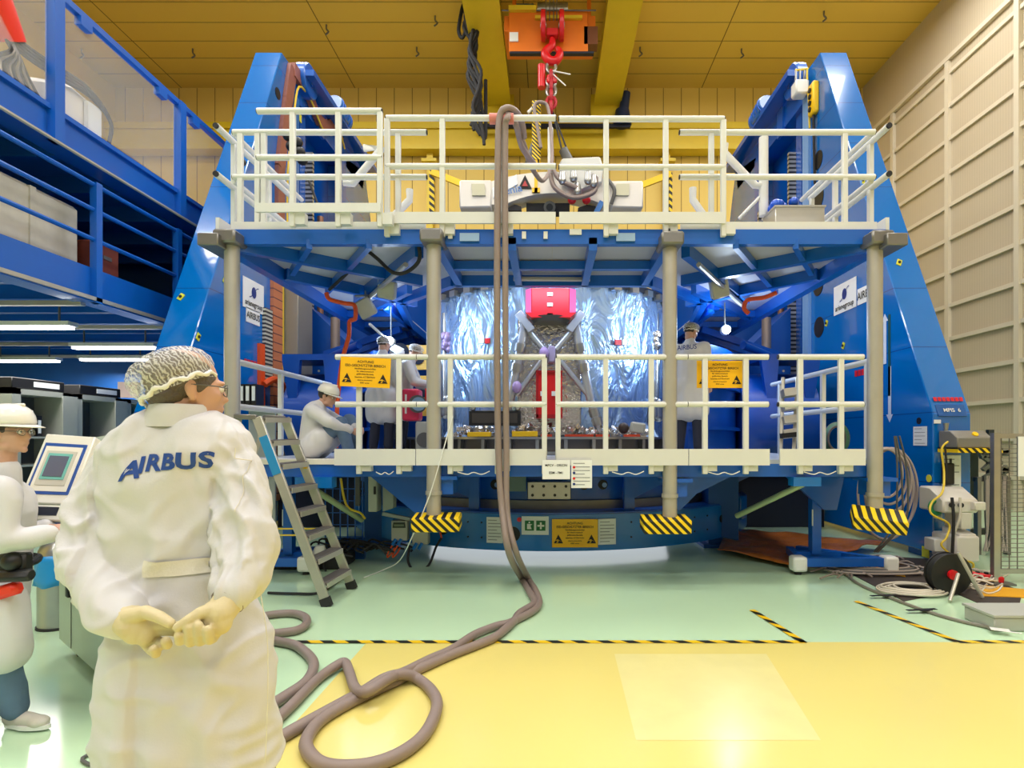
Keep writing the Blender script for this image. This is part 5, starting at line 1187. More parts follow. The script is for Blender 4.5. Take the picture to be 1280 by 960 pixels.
for (px, py, Y, lab) in ((908, 412, 8.6, 'bright round work lamp shining beside the standing man'), (487, 426, 8.9, 'bright round work lamp shining above the group of workers')):
    q = at(px, py, Y); t = thing('bright_lamp', q, lab, 'work lamp')
    MB().ball(q+V((0, -.03, 0)), (.055, .025, .055)).build('glowing_lens', mat('lamp_beam', (.75, .88, 1, 1), .4, emit=60), t); MB().tube([q, q+V((0, .1, 0))], .07, 16).build('lamp_housing', M_grey, t)
    MB().tube([q+V((0, .08, .05)), V((q.x, Y+.08, 3.7))], .01, 6).build('lamp_rod', M_greyd, t)
    point_light('work_lamp_light', q+V((0, -.25, 0)), 45, (.7, .85, 1))
tag(MB().bar(at(462, 405, 8.2), at(480, 421, 8.6), .03, .03).build('white_rod', M_white), 'thin white rod beside the bright lamp above the workers', 'rod')
yd = thing('perforated_yellow_plate', at(505, 452, 10.2), 'yellow plate with round openings behind the group of workers', 'plate')
MB().box(at(496, 462, 10.2), at(535, 432, 10.25)).box(at(520, 520, 10.2), at(535, 470, 10.25)).build('plate_face', mat('ochre', sr(222, 170, 60), .5), yd)
for (px, py, r) in ((500, 440, .16), (522, 447, .12), (528, 490, .1)): MB().tube([at(px, py, 10.15), at(px, py, 10.2)], r, 18).build('dark_opening', M_dark, yd)
rb_ = thing('red_case', at(514, 506, 8.3), 'red case with two white labels in front of the group of workers', 'case')
a, b = at(503, 526, 8.35), at(524, 486, 8.35); MB().box((a.x, 8.3, a.z), (b.x, 8.6, b.z)).build('case_body', mat('crimson', sr(214, 40, 80), .4), rb_, bevel=.04, seg=3)
for py in (497, 513): MB().box(at(506, py+4, 8.29), at(508.5, py-4, 8.3)).build('white_label', M_white, rb_)
MB().tube([at(522, 505, 8.22), at(522, 505, 8.3)], .13, 20).build('round_dial', M_greyd, rb_); MB().tube([at(523, 505, 8.19), at(523, 505, 8.23)], .1, 20).build('dial_face', mat('dial_blue', sr(130, 160, 190), .4), rb_)
tag(MB().box(at(531, 503, 8.4), at(535, 486, 8.5)).box(at(530.5, 503, 8.39), at(535.5, 505, 8.51)).build('red_extinguisher_box', M_red, bevel=.01), 'small upright red box beside the red case', 'box')
gs = thing('grey_instrument_stand', at(535, 545, 8.3), 'grey metal instrument stand at the foot of the red case', 'instrument')
a, b = at(520, 566, 8.35), at(543, 527, 8.35); MB().box((a.x, 8.3, 1.385), (b.x, 8.7, b.z)).build('stand_body', M_grey, gs, bevel=.02); MB().tube([((a.x+b.x)/2, 8.27, 1.6), ((a.x+b.x)/2, 8.3, 1.6)], .11, 18).build('round_window', M_greyd, gs)

# ================================================================ HOSES
def hose(pts, r, label, k=8, n=12): return tag(MB().tube(spline(pts, k), r, n).build('grey_hose', M_hose), label, 'hose', 'thick grey hoses')
h8 = lambda x, y, z=.035: fl(340+x/3.556, 740+y/3.556, z)
YH = 6.03
top1 = [at(667, 215, 12.5)]
hose([at(655, 172, 6.6), at(652, 152, 6.4), at(643, 138, 6.15), at(631, 136, YH), at(624, 150, YH), at(622.5, 200, YH), at(621.5, 300, YH), at(621.5, 450, YH), at(623, 560, YH), at(627, 630, 5.95), at(636, 690, 5.8), h8(1110, -60), h8(1150, 10), h8(1165, 50), h8(1100, 95), h8(1075, 130), h8(1000, 195), h8(930, 228), h8(800, 278), h8(660, 340), h8(560, 392), h8(420, 455), h8(260, 540), h8(180, 610), h8(152, 690), h8(230, 768), h8(400, 775), h8(560, 725), h8(680, 630), h8(733, 510), h8(710, 440), h8(650, 388), h8(585, 366, .08), h8(500, 385, .09), h8(400, 445, .035), h8(300, 500), h8(50, 640), h8(-300, 850), h8(-600, 1000)], .035,
     'thick grey hose over the upper railing ending in the oval loop on the yellow floor')
hose([at(668, 205, 7.2), at(653, 185, 6.8), at(646, 160, 6.3), at(640, 145, 6.2), at(634, 148, 6.0), at(631.5, 170, YH), at(631.5, 300, YH), at(632, 450, YH), at(633, 560, YH), at(634, 640, 5.95), at(645, 690, 5.85), h8(1140, -60), h8(1170, -10), h8(1188, 45), h8(1160, 85), h8(1060, 135), h8(1000, 150), h8(900, 190), h8(800, 255), h8(700, 300), h8(600, 350, .06), h8(520, 385, .10), h8(440, 435, .1), h8(395, 445, .08), h8(365, 420, .06), h8(345, 360, .05), h8(325, 315, .05), h8(290, 325, .05), h8(200, 390), h8(60, 530), h8(-200, 760)], .033,
     'thick grey hose over the upper railing, ending in the small bend beside the oval loop')
hose([h8(-60, 110), h8(20, 98), h8(100, 96), h8(150, 115), h8(150, 145), h8(110, 170), h8(30, 182), h8(-60, 190)], .035, 'grey hose bend on the green floor nearest the ladder foot')
hose([h8(-80, 200), h8(30, 220), h8(110, 240), h8(170, 290), h8(185, 335), h8(150, 400), h8(50, 470), h8(-100, 560)], .035, 'grey hose bend on the green floor at the start of the long tape')
hose([at(626, 147, 6.15), at(640, 143, 6.3), at(652, 175, 7.0), at(668, 215, 9.0), at(680, 225, 11.5), at(690, 200, 12.8), at(686, 140, 13.1), at(678, 128, 13.1), at(668, 133, 13.1), at(672, 160, 13.1), at(676, 185, 13.1)], .04, 'grey hose looping over the white lifting spreader')
tag(MB().tube([at(612, 148.5, 6.08), at(642, 148.5, 6.08)], .055, 14).build('red_padding', mat('faded_red', sr(214, 130, 120), .6)), 'faded red padding wrapped on the upper railing under the hoses', 'padding')
cable([h8(-200, 900, .012), fl(110, 955, .012), fl(128, 935, .012), fl(148, 910, .012), fl(160, 890, .012)], .009, M_greyd, 'thin grey cable on the green floor beside the rolling cabinet castor')

# ================================================================ EQUIPMENT BESIDE THE CLAD WALL TOWER
dm = thing('cable_mat', (4.4, 6.4, 0), 'dark cable covered mat on the floor at the tower foot', 'mat')
mp_ = [fl(1010, 690), fl(1130, 752), fl(1190, 740), fl(1270, 775), fl(1278, 740), fl(1180, 700)]
MB()._add([(p.x, p.y, .006) for p in mp_]+[(p.x, p.y, .0) for p in mp_], [(0, 1, 2, 3, 4, 5), (11, 10, 9, 8, 7, 6)]+[(i, (i+1) % 6, (i+1) % 6+6, i+6) for i in range(6)]).build('mat_sheet', mat('brown_black', sr(54, 44, 40), .7), dm, smooth=0)
mb = MB()
for k in range(26):
    p = fl(random.uniform(1040, 1150), 700+random.uniform(0, 26)); d = V((random.uniform(-.4, .4), random.uniform(-.15, .2), 0))
    mb.tube(spline([p+V((0, 0, .03)), p+d*.5+V((.05, .05, .05)), p+d+V((0, 0, .03))], 4), .011, 5)
mb.build('loose_cables', mat('mixed_cable', sr(150, 135, 125), .5, var=.4, vscale=3), dm)['kind'] = 'stuff'
cc = thing('floor_cable_coil', fl(1137, 738), 'pale cable coiled flat on the floor in front of the tower foot', 'cable coil')
for k in range(6):
    c = fl(1140, 738, .02); P = [c+V(((.36-.035*k)*math.cos(t)+.02*math.sin(3*t+k), (.24-.022*k)*math.sin(t), .012+.012*(k % 3))) for t in (2*PI*i/16 for i in range(16))]
    MB().tube(spline(P, 3, True), .012, 6, closed=True).build('cable_turn', M_cablew, cc)
c2 = thing('floor_cable_coil', fl(1085, 700), 'flat ring of grey cables on a yellow sheet beside the T stand', 'cable coil')
c = fl(1090, 712, .02)
MB().rings([(c.x-.1, c.y+.1, .001, .4, .24), (c.x-.1, c.y+.1, .012, .4, .24)], 24).build('yellow_sheet', mat('amber_sheet', sr(236, 170, 20), .35), c2)
for k in range(5):
    P = [c+V(((.62-.05*k)*math.cos(t), (.34-.03*k)*math.sin(t)+.02*math.sin(3*t), .02+.01*k)) for t in (2*PI*i/16 for i in range(16))]
    MB().tube(spline(P, 3, True), .011, 6, closed=True).build('cable_turn', M_greyd if k % 2 else mat('coil_grey', sr(172, 158, 150), .5), c2)
for (pts, lab) in ((((1090, 708), (1130, 716), (1132, 722), (1092, 715)), 'flat orange yellow strip on the floor beside the pale coil'), (((1216, 732), (1282, 738), (1282, 748), (1228, 746)), 'flat orange yellow strip on the floor at the foot of the wire fence')):
    P = [fl(*p) for p in pts]; tag(MB()._add([(p.x, p.y, .014) for p in P]+[(p.x, p.y, .0) for p in P], [(0, 1, 2, 3), (7, 6, 5, 4)]+[(i, (i+1) % 4, (i+1) % 4+4, i+4) for i in range(4)]).build('floor_strip', mat('amber_sheet', sr(236, 170, 20), .35), smooth=0), lab, 'strip')
rl = thing('cable_reel', fl(1191, 738), 'black cable reel standing in front of the white power boxes', 'cable reel')
q = fl(1190, 745); zc = .22
for dy in (-.0, .1): MB().tube([(q.x, q.y+dy, zc), (q.x, q.y+dy+.02, zc)], .215, 32).build('reel_flange', M_black, rl, bevel=.004)
MB().tube([(q.x, q.y+.02, zc), (q.x, q.y+.1, zc)], .2, 28).build('wound_cable', M_rubber, rl)
for k in range(4): MB().arc((0, 0), .05+.05*k, .06+.05*k, -.004, .004, 0, 2*PI, 28).build('flange_ring', M_rubber, rl) if False else None
MB().tube([(q.x, q.y-.03, zc), (q.x, q.y, zc)], .05, 14).build('red_hub', M_red, rl)
MB().tube([(q.x+.02, q.y-.06, zc+.02), (q.x-.2, q.y-.25, .02)], .018, 8).build('stand_tube', M_alu, rl)
MB().tube([(q.x+.02, q.y-.06, zc+.24), (q.x+.22, q.y-.12, .02)], .018, 8).build('stand_tube', M_alu, rl)
mb = MB()
for k in range(9):
    c = fl(1232+random.uniform(-14, 18), 730+random.uniform(-14, 10), .02); r = random.uniform(.08, .2)
    mb.tube(spline([c+V((r*math.cos(t)+random.uniform(-.02, .02), r*.7*math.sin(t), random.uniform(0, .08))) for t in (2*PI*i/9 for i in range(9))], 4), .009, 5)
tag(mb.build('white_cable_tangle', M_cablew), 'loose tangle of thin white cables on the floor beside the black reel', 'cable')
rp_ = thing('red_plug_strip', fl(1225, 722), 'red plug strip lying among white cables beside the reel', 'plug strip')
q = fl(1222, 722, .05); MB().bar(q+V((-.15, .1, .04)), q+V((.2, -.12, .0)), .07, .07).build('strip_body', M_red, rp_, bevel=.01)
for k in range(3): MB().disc(q.lerp(q+V((.2, -.12, 0)), k/3)+V((0, 0, .06)), (0, 0, 1), .022, .02, 12).build('socket', M_black, rp_)
cable([fl(1048, 708, .015), fl(1070, 728, .015), fl(1110, 746, .015), fl(1170, 768, .015), fl(1230, 783, .015), fl(1262, 786, .015), (5.3, 5.0, .015)], .016, mat('floor_cable_grey', sr(128, 122, 110), .5), 'grey cable bundle taped across the green floor near the slanting tape')
for (px, py, lab) in ((1105, 744, 'small black tape cross on the cable bundle, further from the fence'), (1152, 762, 'small black tape cross on the cable bundle, nearer the fence')):
    q = fl(px, py, .03); tag(MB().obox(q, (.3, .04, .004), Matrix.Rotation(.15, 3, 'Z')).obox(q+V((.02, -.01, .002)), (.12, .06, .004), Matrix.Rotation(.15, 3, 'Z')).build('tape_patch', M_black), lab, 'tape')
q = fl(1250, 787, .04); tag(MB().obox(q, (.13, .08, .004), Matrix.Rotation(-.5, 3, 'Z')).obox(q+V((.06, -.07, 0)), (.1, .02, .005), Matrix.Rotation(-.5, 3, 'Z')).build('white_cable_tag', M_white), 'white paper tag tied to the cable bundle on the floor', 'tag')
# fence
fn = thing('wire_fence', (4.95, 6.2, 0), 'galvanised wire mesh fence panel at the edge of the hall floor', 'fence')
x0 = at(1241, 0, 6.3).x
MB().box((x0, 6.28, 0), (x0+.07, 6.34, 1.68)).build('fence_post', M_steel, fn)
MB().box((x0+.07, 6.29, 1.62), (x0+.9, 6.33, 1.67)).box((x0+.07, 6.29, .12), (x0+.9, 6.33, .17)).build('frame_bar', M_steel, fn)
mb = MB()
for k in range(28): mb.box((x0+.07, 6.305, .2+.05*k), (x0+.9, 6.312, .207+.05*k))
for k in range(9): mb.box((x0+.1+.09*k, 6.31, .17), (x0+.108+.09*k, 6.318, 1.62))
mb.build('wire_mesh', M_steeld, fn, smooth=0)
MB().box((x0+.26, 6.27, 1.2), (x0+.6, 6.28, 1.64)).build('paper_notice', M_paper, fn)
MB().box((x0-.04, 6.22, 0), (x0+.2, 6.42, .02)).build('foot_plate', M_steeld, fn)
f2 = thing('dark_gate_frame', (6.2, 8.2, 0), 'dark steel gate frame behind the wire fence with hanging cables', 'gate')
xa, xb = at(1205, 0, 8.3).x, at(1236, 0, 8.3).x
MB().box((xa-.05, 8.3, 0), (xa+.02, 8.36, 1.7)).box((xb, 8.3, 0), (xb+.08, 8.36, 1.75)).box((xa-.05, 8.3, 1.45), (xb+.05, 8.36, 1.55)).box((xa-.1, 8.25, .22), (xb+.1, 8.4, .3)).build('frame', mat('gate_dark', sr(40, 48, 50), .5), f2, smooth=0)
MB().box((xa, 8.5, .55), (xb, 8.52, 1.5)).build('dark_panel', mat('green_black', sr(44, 58, 50), .5), f2)
cr_ = thing('hanging_cable_rack', (6.2, 8.0, 0), 'rack of many hanging grey cables between the power boxes and the fence', 'cable rack')
MB().box((xa-.1, 7.95, 1.02), (xb, 8.0, 1.08)).build('rack_bar', M_steeld, cr_); MB().box((xa-.1, 7.9, 0), (xa-.05, 7.98, 1.08)).box((xb-.05, 7.9, 0), (xb, 7.98, 1.08)).build('rack_leg', M_steeld, cr_)
for k in range(12):
    x = xa+.02+(xb-xa-.05)*k/12; MB().tube(spline([(x, 7.93, 1.1), (x-.01, 7.92, .8), (x+random.uniform(-.05, .05), 7.9, .35), (x+random.uniform(-.15, .0), 7.85, .06)], 4), .013, 6).build('cable', mat('coil_grey', sr(172, 158, 150), .5) if k % 3 else M_greyd, cr_)
mb = MB()
for k in range(26): mb.obox((random.uniform(xa, xb), 7.95, random.uniform(1.05, 1.45)), (.1, .06, .05), Matrix.Rotation(random.uniform(-1, 1), 3, 'Y'))
mb.build('connectors', mat('connector_grey', sr(90, 94, 84), .5), cr_, smooth=0)
gb = thing('grey_floor_box', fl(1262, 790), 'low grey box at the floor edge below the fence', 'box')
q = fl(1246, 790); MB().box((q.x-.02, q.y, .0), (q.x+.5, q.y+.35, .12)).build('box_body', M_greyd if False else M_grey, gb, bevel=.01); MB().box((q.x-.03, q.y-.01, .12), (q.x+.51, q.y+.36, .14)).build('lid', M_grey, gb)

# ================================================================ AROUND THE MAN AT THE CONSOLE
M_cabg = mat('cabinet_grey_green', sr(160, 172, 160), .35, .15, var=.04)
A_, B_ = V((-3.64, 4.22, 0)), V((-2.35, 3.19, 0)); ev = (B_-A_).normalized(); nv_ = V((-ev.y, ev.x, 0)); 
if nv_.y < 0: nv_ = -nv_
rc_ = thing('rolling_cabinet', A_, 'grey green rolling control cabinet under the touch screen console', 'cabinet')
Mx = Matrix((ev, nv_, V((0, 0, 1)))).transposed(); Lc = (B_-A_).length
def cbx(u0, u1, v0, v1, z0, z1, name, m, par=rc_, bevel=0.0): 
    c = A_+ev*(u0+u1)/2+nv_*(v0+v1)/2+V((0, 0, (z0+z1)/2)); return MB().obox(c, (u1-u0, v1-v0, z1-z0), Mx).build(name, m, par, bevel=bevel)
cbx(0, Lc, 0, .62, .12, .96, 'cabinet_body', M_cabg, bevel=.01)
cbx(-.02, Lc+.02, -.02, .64, .96, 1.0, 'worktop', M_grey, bevel=.008)
cbx(.36, .365, -.004, 0, .14, .94, 'door_gap', M_greyd); 
hd = cbx(.33, .50, -.035, 0, .60, .68, 'black_handle', M_black, bevel=.01); cbx(.33, .38, -.03, 0, .50, .64, 'handle_lower', M_black, bevel=.008)
cbx(.55, .62, -.03, 0, .60, .62, 'lock', M_steeld)
for u, v in ((.12, .1), (Lc-.3, .06), (.12, .55), (Lc-.12, .55)):
    c = A_+ev*u+nv_*v; cs = MB().tube([c+V((0, 0, .05))-nv_*.018, c+V((0, 0, .05))+nv_*.018], .05, 16).build('castor', M_rubber, rc_); MB().tube([c+V((0, 0, .1)), c+V((0, 0, .125))], .03, 10).build('castor_plate', M_steel, cs)
c = A_+ev*(Lc-.42); MB().bar(c+V((0, -.04, .1)), c+ev*.25+V((0, -.04, .11)), .035, .02).build('brake_lever', M_steel, rc_)
# touch screen console
cs = thing('touch_console', at(75, 600, 3.75), 'tilted white touch screen console with blue frame beside the man in the white helmet', 'console')
q00, q10, q11, q01 = at(22, 628, 3.55), at(86, 630, 3.45), at(119, 546, 3.75), at(58, 542, 3.85)
nrm = (q10-q00).cross(q01-q00).normalized()
if nrm.y > 0: nrm = -nrm
def quad(u0, v0, u1, v1, off, name, m, th=.03):
    def pt(u, v): return (q00*(1-u)+q10*u)*(1-v)+(q01*(1-u)+q11*u)*v
    P = [pt(u0, v0), pt(u1, v0), pt(u1, v1), pt(u0, v1)]
    return MB()._add([p+nrm*off for p in P]+[p+nrm*(off-th) for p in P], [(0, 1, 2, 3), (7, 6, 5, 4)]+[(i, (i+1) % 4, (i+1) % 4+4, i+4) for i in range(4)]).build(name, m, cs, bevel=.006 if th > .02 else 0)
M_panw = mat('console_white', sr(226, 222, 210), .35)
quad(0, 0, 1, 1, 0, 'panel_body', M_panw, .05); quad(.08, .12, .92, .86, .004, 'blue_frame', mat('frame_blue', sr(30, 76, 156), .35), .006); quad(.13, .16, .87, .81, .006, 'inner_panel', M_panw, .006)
quad(.2, .24, .8, .74, .009, 'grey_bezel', mat('bezel_grey', sr(196, 192, 180), .4), .006); quad(.26, .32, .74, .70, .012, 'teal_bezel', mat('teal', sr(110, 180, 172), .4), .006); quad(.31, .36, .69, .66, .015, 'screen', mat('screen_grey', sr(96, 98, 116), .2), .006)
quad(-.05, -.22, 1.03, -.02, .0, 'keyboard_shelf', M_panw, .04); quad(.25, -.16, .85, -.05, .004, 'dark_slot', M_dark, .006)
k0 = at(100, 640, 3.75); MB().bar(at(112, 552, 3.85), at(88, 632, 3.6), .35, .06, up=(0, 1, 0)).build('side_cheek', M_cabg, cs)
MB().box(at(60, 668, 3.75), at(85, 628, 3.9)).build('blue_support', mat('frame_blue', sr(30, 76, 156), .35), cs); MB().box(at(84, 668, 3.7), at(118, 640, 4.0)).build('base_housing', M_cabg, cs, bevel=.02)
# bin
bn = thing('waste_bin', fl(56, 786), 'round steel waste bin with a blue bag hanging over its rim', 'bin')
q = fl(55, 790); x, y = q.x, q.y+.16
MB().tube([(x, y, 0), (x, y, .62)], .155, 28).build('bin_body', M_steel, bn); MB().tube([(x, y, .0), (x, y, .02)], .165, 28).build('base_ring', M_rubber, bn)
MB().rings([(x, y, .6, .155, .155), (x, y, .66, .15, .15), (x, y, .72, .12, .12), (x, y, .76, .07, .07), (x, y, .775, .02, .02)], 24).build('dome_lid', M_steel, bn)
mb = MB(); N = 40; vs = []
for j in range(6):
    for i in range(N):
        a = 2*PI*i/N; r = .163+.010*math.sin(7*a+j)+.006*j*.5*abs(math.sin(3*a)); vs.append((x+r*math.cos(a), y+r*math.sin(a), .63-.052*j+.008*math.sin(5*a)*(j > 3)))
mb._add(vs, [(j*N+i, j*N+(i+1) % N, (j+1)*N+(i+1) % N, (j+1)*N+i) for j in range(5) for i in range(N)])
o = mb.build('blue_bag', mat('bag_blue', sr(20, 140, 210), .3), bn); o.modifiers.new('thick', 'SOLIDIFY').thickness = .004
# cabinets under the mezzanine
for k, (y0, y1, lab) in enumerate(((8.2, 9.2, 'open grey cabinet with a black folder inside, behind the helmet man'), (9.3, 10.3, 'open grey cabinet with dark shelves, middle one behind the console'), (10.4, 11.2, 'narrow open grey cabinet behind the hairnet, last of the row'))):
    xf = -7.75; t = thing('storage_cabinet', (xf-.25, (y0+y1)/2, 0), lab, 'cabinet')
    MB().box((xf-.5, y0, 0), (xf-.46, y1, 2.35)).build('back', M_greyd, t)
    MB().box((xf-.5, y0, 0), (xf, y0+.14, 2.35)).box((xf-.5, y1-.14, 0), (xf, y1, 2.35)).box((xf-.5, y0, 2.27), (xf, y1, 2.35)).box((xf-.5, y0, 0), (xf, y1, .1)).build('carcass', M_grey, t, smooth=0)
    for z in (.7, 1.2, 1.62): MB().box((xf-.46, y0+.14, z), (xf-.02, y1-.14, z+.03)).build('shelf', M_grey, t)
    d = MB().box((xf, y1-.16, .1), (xf+.02, y1+.12, 2.3)).build('door', M_grey, t); MB().box((xf+.02, y1-.12, 1.2), (xf+.04, y1-.1, 1.35)).build('handle', M_steeld, d)
for k, y in enumerate((8.55, 8.7)):
    t = thing('ring_binder', (-7.95, y, 1.65), ('black ring binder with white spine label in the open cabinet', 'second black ring binder standing in the same open cabinet')[k], 'binder')
    MB().box((-8.1, y-.04, 1.65), (-7.8, y+.04, 1.97)).build('cover', M_black, t); MB().box((-7.8, y-.025, 1.7), (-7.797, y+.025, 1.9)).build('spine_label', M_paper, t)
for k, y in enumerate((8.7, 9.9)):
    t = thing('black_flight_case', (-8.0, y, 2.36), ('flat black case with a paper label on the first open cabinet', 'flat black case with a paper label on the second open cabinet')[k], 'case')
    MB().box((-8.3, y-.45, 2.36), (-7.8, y+.45, 2.52)).build('case_body', M_black, t, bevel=.01); MB().box((-7.8, y-.1, 2.4), (-7.795, y+.35, 2.48)).build('paper_label', M_paper, t)
tag(MB().box(at(147, 497, 10.9), at(176, 478, 11.0)).build('pink_carton', mat('carton_pink', sr(214, 190, 184), .6)), 'pale pinkish carton on the last cabinet of the row', 'carton')
bh = thing('binder_shelf', (-4.15, 7.5, 1.4), 'grey shelf with ring binders seen between the pole and the ladder', 'shelf')
a, b = at(298, 560, 8.2), at(332, 476, 8.2)
MB().box((a.x, 8.2, 1.2), (b.x, 8.5, 1.24)).box((a.x, 8.2, at(0, 510, 8.2).z), (b.x, 8.5, at(0, 507, 8.2).z)).box((a.x, 8.48, 0), (b.x, 8.52, 2.1)).build('shelf_frame', M_grey, bh)
for k in range(3):
    p = at(299+7.5*k, 506, 8.22); bb = MB().box((p.x, 8.22, p.z), (p.x+.07, 8.45, p.z+.30)).build('binder', M_black, bh); MB().box((p.x+.012, 8.21, p.z+.06), (p.x+.058, 8.22, p.z+.27)).build('spine_label', M_paper, bb)
# ================================================================ PEOPLE
M_skin = mat('skin', sr(204, 158, 136), .5, var=.05, vscale=20)
M_hair = mat('dark_hair', sr(62, 52, 46), .6, bump=.5, bscale=60)
M_jeans = mat('blue_jeans', sr(92, 116, 146), .8, var=.25, vscale=9, bump=.2, bscale=30)
M_trous = mat('dark_trousers', sr(34, 38, 56), .8)
M_coat = mat('white_coat_cloth', sr(210, 209, 212), .62, var=.02, vscale=5, bump=.05, bscale=180)
M_glove = mat('cream_glove', sr(212, 198, 158), .6, bump=.06, bscale=120)
M_helm = mat('helmet_white', sr(236, 232, 224), .25, coat=.3)
M_white_eye = mat('eye_white', sr(235, 230, 225), .2)
M_net = bpy.data.materials.new('hairnet_mesh'); M_net.use_nodes = True
nt = M_net.node_tree; b = nt.nodes['Principled BSDF']; L = nt.links.new
b.inputs['Base Color'].default_value = sr(236, 234, 230); b.inputs['Roughness'].default_value = .6
tc = nt.nodes.new('ShaderNodeTexCoord'); wv = nt.nodes.new('ShaderNodeTexWave'); wv.wave_type = 'BANDS'; wv.bands_direction = 'DIAGONAL'
wv.inputs['Scale'].default_value = 38; wv.inputs['Distortion'].default_value = 7; wv.inputs['Detail'].default_value = 2; wv.inputs['Detail Scale'].default_value = 2
L(tc.outputs['Object'], wv.inputs['Vector']); rr = nt.nodes.new('ShaderNodeMapRange'); rr.inputs['From Min'].default_value = .2; rr.inputs['From Max'].default_value = 1; rr.inputs['To Min'].default_value = .18; rr.inputs['To Max'].default_value = .72
L(wv.outputs['Fac'], rr.inputs[0]); L(rr.outputs[0], b.inputs['Alpha'])
bp = nt.nodes.new('ShaderNodeBump'); bp.inputs['Strength'].default_value = .4; bp.inputs['Distance'].default_value = .01; L(wv.outputs['Fac'], bp.inputs['Height']); L(bp.outputs['Normal'], b.inputs['Normal'])

def organic(mb, name, m, parent=None, voxel=.015, smooth=4, fn=None, cut=None):
    o = mb.build(name, m, None, smooth=0)
    r = o.modifiers.new('r', 'REMESH'); r.mode = 'VOXEL'; r.voxel_size = voxel; r.use_smooth_shade = True
    if smooth: s = o.modifiers.new('s', 'SMOOTH'); s.factor = .6; s.iterations = smooth
    bake(o)
    me = o.data
    if not me.materials: me.materials.append(m)
    if fn:
        ns = [v.normal.copy() for v in me.vertices]
        for v, n in zip(me.vertices, ns): v.co = v.co+n*fn(v.co, n)
    for p in me.polygons: p.use_smooth = True
    if parent: o.parent = parent; me.transform(parent_world(parent).inverted())
    return o
def frame(fwd, up=(0, 0, 1)):
    f = V(fwd).normalized(); u = V(up); r = f.cross(u).normalized(); u = r.cross(f)
    return Matrix((r, f, u)).transposed()     # x right, y forward, z up
def head(mb, c, R, s=1.0):
    c = V(c); q = lambda x, y, z: c+R@(V((x, y, z))*s); k = lambda *a: tuple(v*s for v in a)
    mb.ball(q(0, -.012, .035), k(.075, .094, .082), R, 20, 14); mb.ball(q(0, .035, -.02), k(.064, .06, .085), R, 18, 12)
    mb.ball(q(0, .040, -.07), k(.05, .048, .042), R, 16, 10); mb.ball(q(0, .078, -.097), k(.022, .018, .018), R)
    mb.limb([q(0, .088, .018), q(0, .101, -.012), q(0, .107, -.026)], [.007*s, .009*s, .0105*s], 10)
    for sx in (-1, 1):
        mb.ball(q(sx*.010, .100, -.03), k(.007, .008, .006), R); mb.ball(q(sx*.077, -.004, -.005), k(.008, .017, .029), R); mb.ball(q(sx*.072, .002, -.03), k(.008, .01, .014), R)
        mb.ball(q(sx*.035, .066, -.02), k(.024, .022, .022), R); mb.ball(q(sx*.03, .086, .022), k(.022, .012, .007), R)
        mb.ball(q(sx*.05, .02, -.075), k(.018, .03, .022), R)
    mb.ball(q(0, .092, -.055), k(.024, .012, .006), R); mb.ball(q(0, .090, -.065), k(.021, .012, .006), R)
def eyes(c, R, par, s=1.0):
    for sx in (-1, 1):
        p = V(c)+R@(V((sx*.032, .083, .004))*s); e = MB().ball(p, .0115*s, nu=12, nv=8).build('eye', M_white_eye, par)
        MB().disc(p+R@V((0, .0105*s, 0)), R@V((0, 1, 0)), .0055*s, .003, 12).build('iris', M_ink, e)
def hand(mb, w, d, n, s=1.0, thumb=1, curl=.5):
    """w wrist, d direction of fingers, n palm normal, thumb side sign"""
    d = V(d).normalized(); n = V(n); n = (n-d*n.dot(d)).normalized(); t = d.cross(n)*thumb; w = V(w)
    M = Matrix((t, d, n)).transposed(); mb.ball(w+d*.045*s, (.040*s, .052*s, .018*s), M, 14, 10)
    for k, (l, o) in enumerate(((.072, .028), (.08, .009), (.074, -.010), (.058, -.028))):
        p0 = w+d*.082*s+t*o*s; a = .25+curl*.5; p1 = p0+(d*math.cos(a)+n*math.sin(a))*l*.45*s; a += curl*.9; p2 = p1+(d*math.cos(a)+n*math.sin(a))*l*.32*s; a += curl*.8; p3 = p2+(d*math.cos(a)+n*math.sin(a))*l*.23*s
        mb.limb([w+d*.05*s+t*o*.8*s, p0, p1, p2, p3], [.011*s, .0105*s, .0098*s, .009*s, .008*s], 8)
    p0 = w+d*.02*s+t*.03*s; p1 = p0+(d*.7+t*.6+n*.3)*.04*s; p2 = p1+(d*.9+t*.1+n*.5)*.03*s; mb.limb([p0, p1, p2], [.015*s, .012*s, .0095*s], 8)
def cloth_fn(amp=.006, fx=9, fz=3, seed=0):
    def f(p, n):
        a = noise.noise(V((p.x*fx+seed, p.y*fx*.7, p.z*fz))); b_ = noise.noise(V((p.x*fx*2.3, p.y*fx*1.6+seed, p.z*fz*2.2)))
        return amp*(1-2.6*abs(a))+amp*.4*b_
    return f
